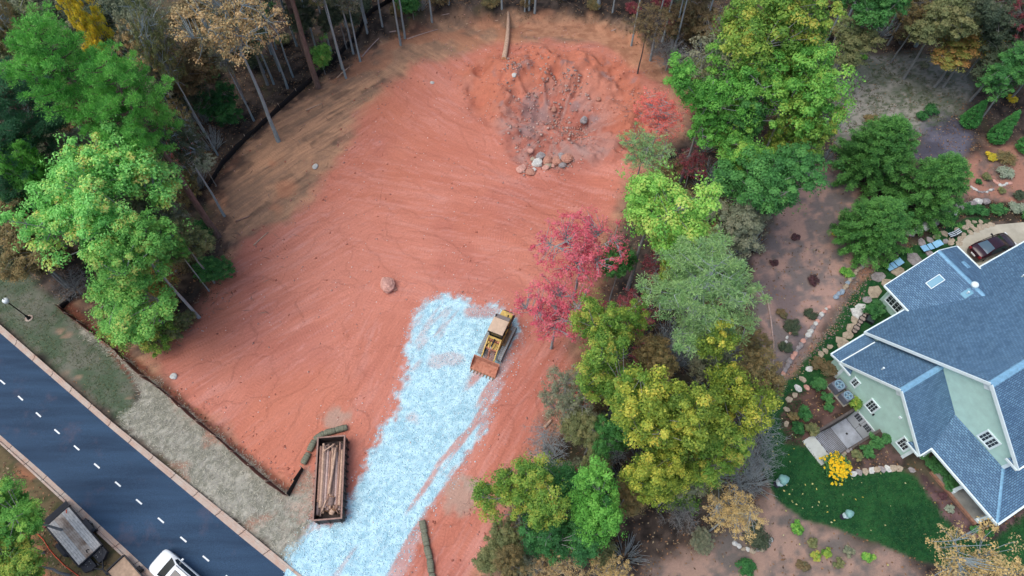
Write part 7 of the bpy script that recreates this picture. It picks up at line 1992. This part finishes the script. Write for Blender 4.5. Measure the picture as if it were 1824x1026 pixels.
# --- small garden plants and ground shrubs
SHRUB_ME = {}
def shrub(px_, py_, rad, hh, pal, label, name='shrub', group=None, flowers=None, cat='shrub', seed=None):
    p = GT(px_, py_)
    key = (pal, int(rad * 5), int(hh * 5), (seed or int(px_)) % 3)
    t = thing(name, label, cat, p, random.uniform(0, 6), group)
    if key not in SHRUB_ME:
        g = np.random.default_rng(int(px_ * 3 + py_))
        K = int(np.clip(14 * rad * rad + 8, 8, 40)); C = clumps(g, K, (rad * .8, rad * .8, hh * .42), 4, 2.2, -.3) + np.array([0, 0, hh * .5])
        V, lv = leaves(C, np.full(len(C), max(.16, rad * .34)), 70, .15, .10, g, .6, .8)
        me = mesh_np('foliage', V, np.arange(len(V)).reshape(-1, 3)); a = me.attributes.new('lv', 'FLOAT', 'FACE'); a.data.foreach_set('value', lv.astype(np.float32)); me.materials.append(LM[pal])
        V, Fq = tubes([(np.stack([np.array([0, 0, -.05]), c * .5, c]), [.03, .02, .01], 4) for c in C[:12]])
        me2 = mesh_np('stems', V, Fq); me2.materials.append(BK['dark'])
        SHRUB_ME[key] = (me, me2)
    me, me2 = SHRUB_ME[key]
    obj('foliage', me, None, t); obj('stems', me2, None, t)
    return t
fl = shrub(1483, 838, 1.45, 1.3, 'bedgreen', 'rounded shrub covered in bright yellow flowers at the foot of the stair apron', 'flowering_shrub')
g = np.random.default_rng(9); C = np.stack([g.normal(0, .62, 150), g.normal(0, .62, 150), np.full(150, 1.2)], 1); C = C[np.hypot(C[:, 0], C[:, 1]) < 1.45]; C[:, 2] = 1.36 - .35 * (C[:, 0] ** 2 + C[:, 1] ** 2) + g.uniform(-.1, .12, len(C))
V, lv = leaves(C, np.full(len(C), .11), 10, .15, .13, g, 1.2, .5); crown_obj(V, lv * .55, LM['flower'], fl, 'blossoms')
for (x, y, r_, hh, pal, lb) in [
    (1455, 690, .8, 1.1, 'bedgreen', 'leafy green shrub beside the larger air conditioner'), (1466, 712, .7, 1.0, 'bedgreen', 'leafy green shrub between the air conditioners and the stair'), (1472, 728, .55, .8, 'bedgreen', 'small green shrub at the top corner of the stair wall'), (1519, 722, .75, 1.0, 'greenyellow', 'yellow-green shrub between the smaller unit and the basement doors'),
    (1432, 742, .8, .9, 'darkgreen', 'dark green shrub in the bed left of the stair'), (1418, 766, .75, .8, 'darkgreen', 'dark shrub at the lawn corner of the stair bed'), (1445, 768, .7, .8, 'olive', 'olive shrub against the left wall of the stair'), (1410, 742, .5, .6, 'olivebrown', 'small brownish shrub at the lawn edge of the stair bed'),
    (1470, 660, 1.0, 1.2, 'brownolive', 'dark olive shrub under the low side roof'), (1452, 650, .7, .8, 'brownolive', 'small dark shrub by the stepping stones'),
    (1555, 790, .8, .9, 'bedgreen', 'green shrub right of the basement stair'), (1542, 806, .7, .7, 'bedgreen', 'green shrub in the bed right of the stair'), (1575, 782, .6, .7, 'hydrangea', 'dark green shrub against the front wall under the big window'), (1525, 812, .55, .5, 'olive', 'low olive shrub at the stair bed corner'),
    (1640, 812, .6, .6, 'bedgreen', 'green plant under the front gable corner by the porch'), (1654, 826, .7, .8, 'hydrangea', 'leafy hydrangea farthest from the porch column'), (1667, 838, .75, .9, 'hydrangea', 'leafy hydrangea second from the front gable corner'), (1680, 852, .75, .9, 'hydrangea', 'leafy hydrangea third from the front gable corner'), (1690, 864, .65, .8, 'hydrangea', 'leafy hydrangea nearest the first porch column'),
    (1735, 943, .5, .4, 'bedgreen', 'low green plant below the porch slab corner'), (1690, 908, .4, .35, 'palegrey', 'small pale plant in the bed along the porch'), (1678, 884, .35, .3, 'purple', 'small dark red plant in the bed along the porch'), (1760, 950, .45, .4, 'darkgreen', 'low dark plant under the porch roof corner'),
    (1546, 560, .9, 1.2, 'darkgreen', 'dark shrub under the rear wing window'), (1560, 553, .8, 1.2, 'hydrangea', 'green shrub against the rear wing wall'),
    (1720, 376, .9, .8, 'darkgreen', 'dark shrub behind the boulder wall'), (1745, 380, .9, .7, 'darkgreen', 'dark low shrub right of the boulder wall'), (1775, 378, 1.0, .8, 'bedgreen', 'green shrub above the driveway edge'), (1806, 374, .9, .7, 'palegrey', 'silvery plant above the driveway edge'), (1690, 392, .8, .6, 'darkgreen', 'dark low shrub below the boulder wall'), (1825, 385, .8, .7, 'bedgreen', 'green shrub at the right edge above the driveway'),
    (1755, 318, .6, .5, 'olive', 'small olive shrub inside the white stone ring'), (1740, 326, .4, .4, 'darkgreen', 'tiny dark shrub left inside the stone ring'), (1782, 342, .5, .5, 'olive', 'small round olive shrub on the right slope'), (1811, 350, .8, .7, 'dim', 'dark round shrub on the right slope'), (1788, 314, 1.0, .7, 'palegrey', 'wide grey-green shrub on the right slope'),
    (1790, 285, 1.2, .8, 'olivebrown', 'yellow flecked shrub below the cone shrubs'), (1765, 282, .8, .5, 'yellow', 'low yellow flowering plant below the cone shrubs'), (1800, 180, .8, .7, 'yellow', 'small golden bush behind the cone shrubs'),
    (1655, 200, 1.0, .9, 'darkgreen', 'dark green bush on the edge of the slate-grey patch'), (1638, 212, .8, .8, 'darkgreen', 'dark green bush left of its pair near the slate patch'), (1537, 105, .5, .5, 'green', 'small green tuft on the weedy clearing'), (1643, 118, .7, .5, 'greyolive', 'grey-green tuft at the top of the weedy clearing'), (1515, 120, .6, .6, 'olivebrown', 'brown bush at the left of the weedy clearing'), (1495, 205, .8, 1.0, 'red', 'red bush at the right flank of the tree belt'),
    (1550, 215, .9, .5, 'olivebrown', 'brownish low bush above the rearmost evergreen'), (1448, 500, .7, .4, 'purple', 'dark purple shrub on the bare soil'), (1378, 470, .5, .4, 'purple', 'small maroon shrub at the left of the bare soil'), (1416, 425, .5, .4, 'purple', 'small maroon shrub by the grey patch on the bare soil'), (1506, 488, .8, .6, 'green', 'bright green tuft beside the grey stone edging'), (1486, 416, .3, .3, 'yellow', 'tiny orange flower clump near the front evergreen'),
    (1410, 585, 1.0, .4, 'dim', 'dark ground cover in the stone-lined bed'), (1440, 560, .8, .4, 'dim', 'dark ground cover at the top of the stone-lined bed'), (1395, 620, .8, .4, 'dim', 'dark ground cover at the foot of the stone-lined bed'), (1392, 560, .6, .4, 'brownolive', 'small brown shrub on the bare soil'),
    (1418, 942, .7, .4, 'green', 'green tuft on the bare soil below the lawn edge'), (1446, 968, .5, .4, 'olive', 'olive tuft on the soil below the lawn'), (1470, 985, .5, .4, 'greenyellow', 'yellow-green tuft on the soil below the lawn'), (1451, 990, .5, .4, 'greenyellow', 'yellow-green tuft left of its twin below the lawn'), (1546, 993, .6, .4, 'green', 'bright green tuft at the bottom lawn edge'), (1510, 982, .5, .4, 'greyolive', 'grey tuft on the soil under the lawn curve'), (1345, 955, 1.3, .5, 'dim', 'dark planting inside the stone half ring'), (1493, 1005, .5, .4, 'olive', 'olive tuft near the bottom edge'), (1330, 1010, .9, .5, 'darkgreen', 'dark green patch of weeds at the bottom edge'), (1430, 1010, .6, .4, 'brownolive', 'brown tuft at the bottom edge')]:
    shrub(x, y, r_, hh, pal, lb)
# trees over the flatbed trailer
tree('decid', 'green', 40, 920, 4.5, 62, 7.5, 'green tree overhanging the rear of the flatbed trailer', dens=1.0, leaf=.3)
tree('decid', 'greenyellow', 42, 1005, 5, 62, 8, 'yellow-green tree at the bottom left corner', dens=1.0, leaf=.3)
tree('decid', 'green', -10, 960, 4.5, 60, 7.5, 'green tree cut by the left edge near the bottom corner', dens=1.0, leaf=.3)
# --- woods filler: shared shapes, each tree its own object
def inpoly(px_, py_, poly):
    return sdpoly(np.array([float(px_)]), np.array([float(py_)]), poly)[0] < 0
WOODL = [(-80, -30), (650, -30), (650, 30), (590, 95), (480, 165), (365, 290), (395, 430), (350, 500), (290, 590), (120, 505), (0, 450), (-80, 440)]
BELT = [(1235, 100), (1300, 0), (1480, -20), (1480, 290), (1395, 350), (1345, 470), (1345, 640), (1355, 700), (1330, 790), (1345, 860), (1260, 885), (1150, 905), (1130, 1000), (1080, 1040), (850, 1040), (880, 960), (985, 800), (1020, 700), (1070, 590), (1110, 430), (1170, 310), (1225, 220)]
WOODR = [(1480, -30), (1900, -30), (1900, 200), (1790, 160), (1740, 120), (1640, 85), (1500, 80)]
TOPW = [(660, -30), (1300, -30), (1240, 90), (1160, 80), (1060, 25), (780, 15), (690, 40)]
rr = random.Random(21)
def spots(poly, n, mind):
    out = []; k = 0
    xs_ = [p[0] for p in poly]; ys_ = [p[1] for p in poly]
    while len(out) < n and k < n * 80:
        k += 1
        x, y = rr.uniform(min(xs_), max(xs_)), rr.uniform(min(ys_), max(ys_))
        if inpoly(x, y, poly) and all((x - a) ** 2 + (y - b) ** 2 > mind * mind for a, b in out): out.append((x, y))
    return out
WOODLT = [(-80, -30), (450, -30), (440, 40), (340, 110), (300, 190), (310, 300), (330, 420), (290, 560), (120, 490), (0, 440), (-80, 440)]
i = 0
for poly, n, md, pals, lb, gr in ((WOODLT, 30, 50, ['dim', 'dim', 'olive', 'darkgreen', 'brownolive', 'greyolive'], 'COL middle-storey tree in the shaded left woods', 'middle-storey trees of the left woods'),
                               (BELT, 14, 66, ['olive', 'greenyellow', 'deepgreen', 'greyolive', 'olivebrown'], 'half-hidden COL middle-storey tree in the belt between lot and house', 'middle-storey trees of the right belt'),
                               (WOODR, 12, 52, ['dim', 'olive', 'deepgreen', 'orangegreen'], 'COL middle-storey tree in the woods at the top right', 'middle-storey trees of the top right woods')):
    for (x, y) in spots(poly, n, md):
        i += 1
        zc = rr.uniform(4.5, 8.5)
        w_ = G(x, y, zc); X1, Y1 = np.array([w_.x]), np.array([w_.y])
        if any(sdpoly(X1, Y1, q)[0] < .6 for q in (TAN, WEEDS, SLATE, SOILF, SOILR, LAWN, LAWN2, VERGE, CREEK)): continue
        pq = rr.choice(pals)
        tree('decid', pq, x, y, zc, rr.uniform(36, 54), zc + rr.uniform(3, 4.5), lb.replace('COL', CW[pq]), 'understorey_tree', 300 + i % 4, 'grey', .8, CW[pq] + ' ' + gr, proto='mid%d' % (i % 4), leaf=.3)
# --- low undergrowth
def bush_mesh(key, seed):
    g = np.random.default_rng(seed); C = clumps(g, 30, (1.25, 1.25, .85), 5, 2, -.3) + np.array([0, 0, 1.0])
    V, lv = leaves(C, np.full(len(C), .5), 90, .17, .12, g, .4, .85)
    me = mesh_np('foliage', V, np.arange(len(V)).reshape(-1, 3)); a = me.attributes.new('lv', 'FLOAT', 'FACE'); a.data.foreach_set('value', lv.astype(np.float32)); me.materials.append(LM['dim'])
    V, Fq = tubes([(np.stack([np.array([0, 0, -.1]), c * .5, c]), [.04, .03, .012], 4) for c in C]); me2 = mesh_np('stems', V, Fq); me2.materials.append(BK['grey'])
    return me, me2
BUSH = [bush_mesh(k, 500 + k) for k in range(4)]
TWIG = []
for k in range(2):
    g = np.random.default_rng(700 + k); T_ = []
    for q in range(70):
        a = g.uniform(0, 6.28); r0 = g.uniform(.1, .6); d = np.array([math.cos(a) * g.uniform(.3, 1.2), math.sin(a) * g.uniform(.3, 1.2), g.uniform(.7, 1.6)])
        p0 = np.array([math.cos(a) * r0, math.sin(a) * r0, -.05]); T_.append((np.stack([p0, p0 + d * .5 + g.normal(0, .08, 3), p0 + d]), [.03, .02, .01], 3))
    V, Fq = tubes(T_); me = mesh_np('twigs', V, Fq); me.materials.append(BK['pale']); TWIG.append(me)
n_ = 0
for poly, n, md, pals, lb, gr in ((WOODL, 70, 30, ['dim', 'brownolive', 'darkgreen', 'dim', 'olive', 'brownolive'], 'low COL bush on the floor of the left woods', 'undergrowth of the left woods'),
                               (BELT, 110, 26, ['brownolive', 'olive', 'greyolive', 'maroon', 'deepgreen', 'olivebrown', 'greenyellow', 'brownolive'], 'low COL bush under the belt of trees between lot and house', 'undergrowth of the right belt'),
                               (WOODR, 36, 32, ['dim', 'brownolive', 'olivebrown', 'darkgreen'], 'low COL bush on the floor of the top right woods', 'undergrowth of the top right woods'),
                               (TOPW, 34, 34, ['brownolive', 'dim', 'olivebrown', 'maroon'], 'low COL bush in the woods above the pit', 'undergrowth above the pit')):
    for (x, y) in spots(poly, n, md):
        n_ += 1
        p = GT(x, y)
        if sdpoly(np.array([p.x]), np.array([p.y]), TAN)[0] < .8: continue
        pq = rr.choice(pals)
        t = thing('understorey_bush', lb.replace('COL', CW[pq]), 'shrub', p, rr.uniform(0, 6), CW[pq] + ' ' + gr)
        if n_ % (2 if poly is BELT else 4) == 0:
            t['label'] = lb.replace('low COL ', 'leafless twiggy ', 1); t['group'] = 'leafless ' + gr
            obj('twigs', TWIG[n_ % 2], None, t); s = rr.uniform(.8, 1.4)
        else:
            f = obj('foliage', BUSH[n_ % 4][0], None, t); f.material_slots[0].link = 'OBJECT'; f.material_slots[0].material = LM[pq]
            obj('stems', BUSH[n_ % 4][1], None, t); s = rr.uniform(.6, 1.25)
        t.scale = (s, s, s * rr.uniform(.7, 1.5))
# --- the woods go on beyond the picture's edges
rr = random.Random(91); far = []
while len(far) < 60:
    x, y = rr.uniform(-85, 90), rr.uniform(45, 118)
    if abs(x) < 62 + (y - 45) * .25 and y < 84: continue
    if x > 48 and y < 62: continue
    if all((x - a) ** 2 + (y - b) ** 2 > 30 for a, b in far): far.append((x, y))
for i, (x, y) in enumerate(far):
    key = ('sparse', i % 4) if i % 3 else ('decid', i % 7)
    if key not in PROTO: PROTO[key] = make_proto(*key)
    t = thing('woodland_tree', 'woodland tree standing beyond the cleared lot outside the picture', 'tree', (x, y, hgt(x, y) - .02), rr.uniform(0, 6.28), 'woods beyond the picture edges')
    s = rr.uniform(.8, 1.15); t.scale = (s, s, s * rr.uniform(.9, 1.2))
    pq = rr.choice(['olive', 'dim', 'greyolive', 'deepgreen', 'tan'])
    for pn, me in PROTO[key]['parts']:
        o = obj(pn, me, None, t); o.material_slots[0].link = 'OBJECT'; o.material_slots[0].material = LM[pq] if pn == 'crown' else BK['bluegrey']
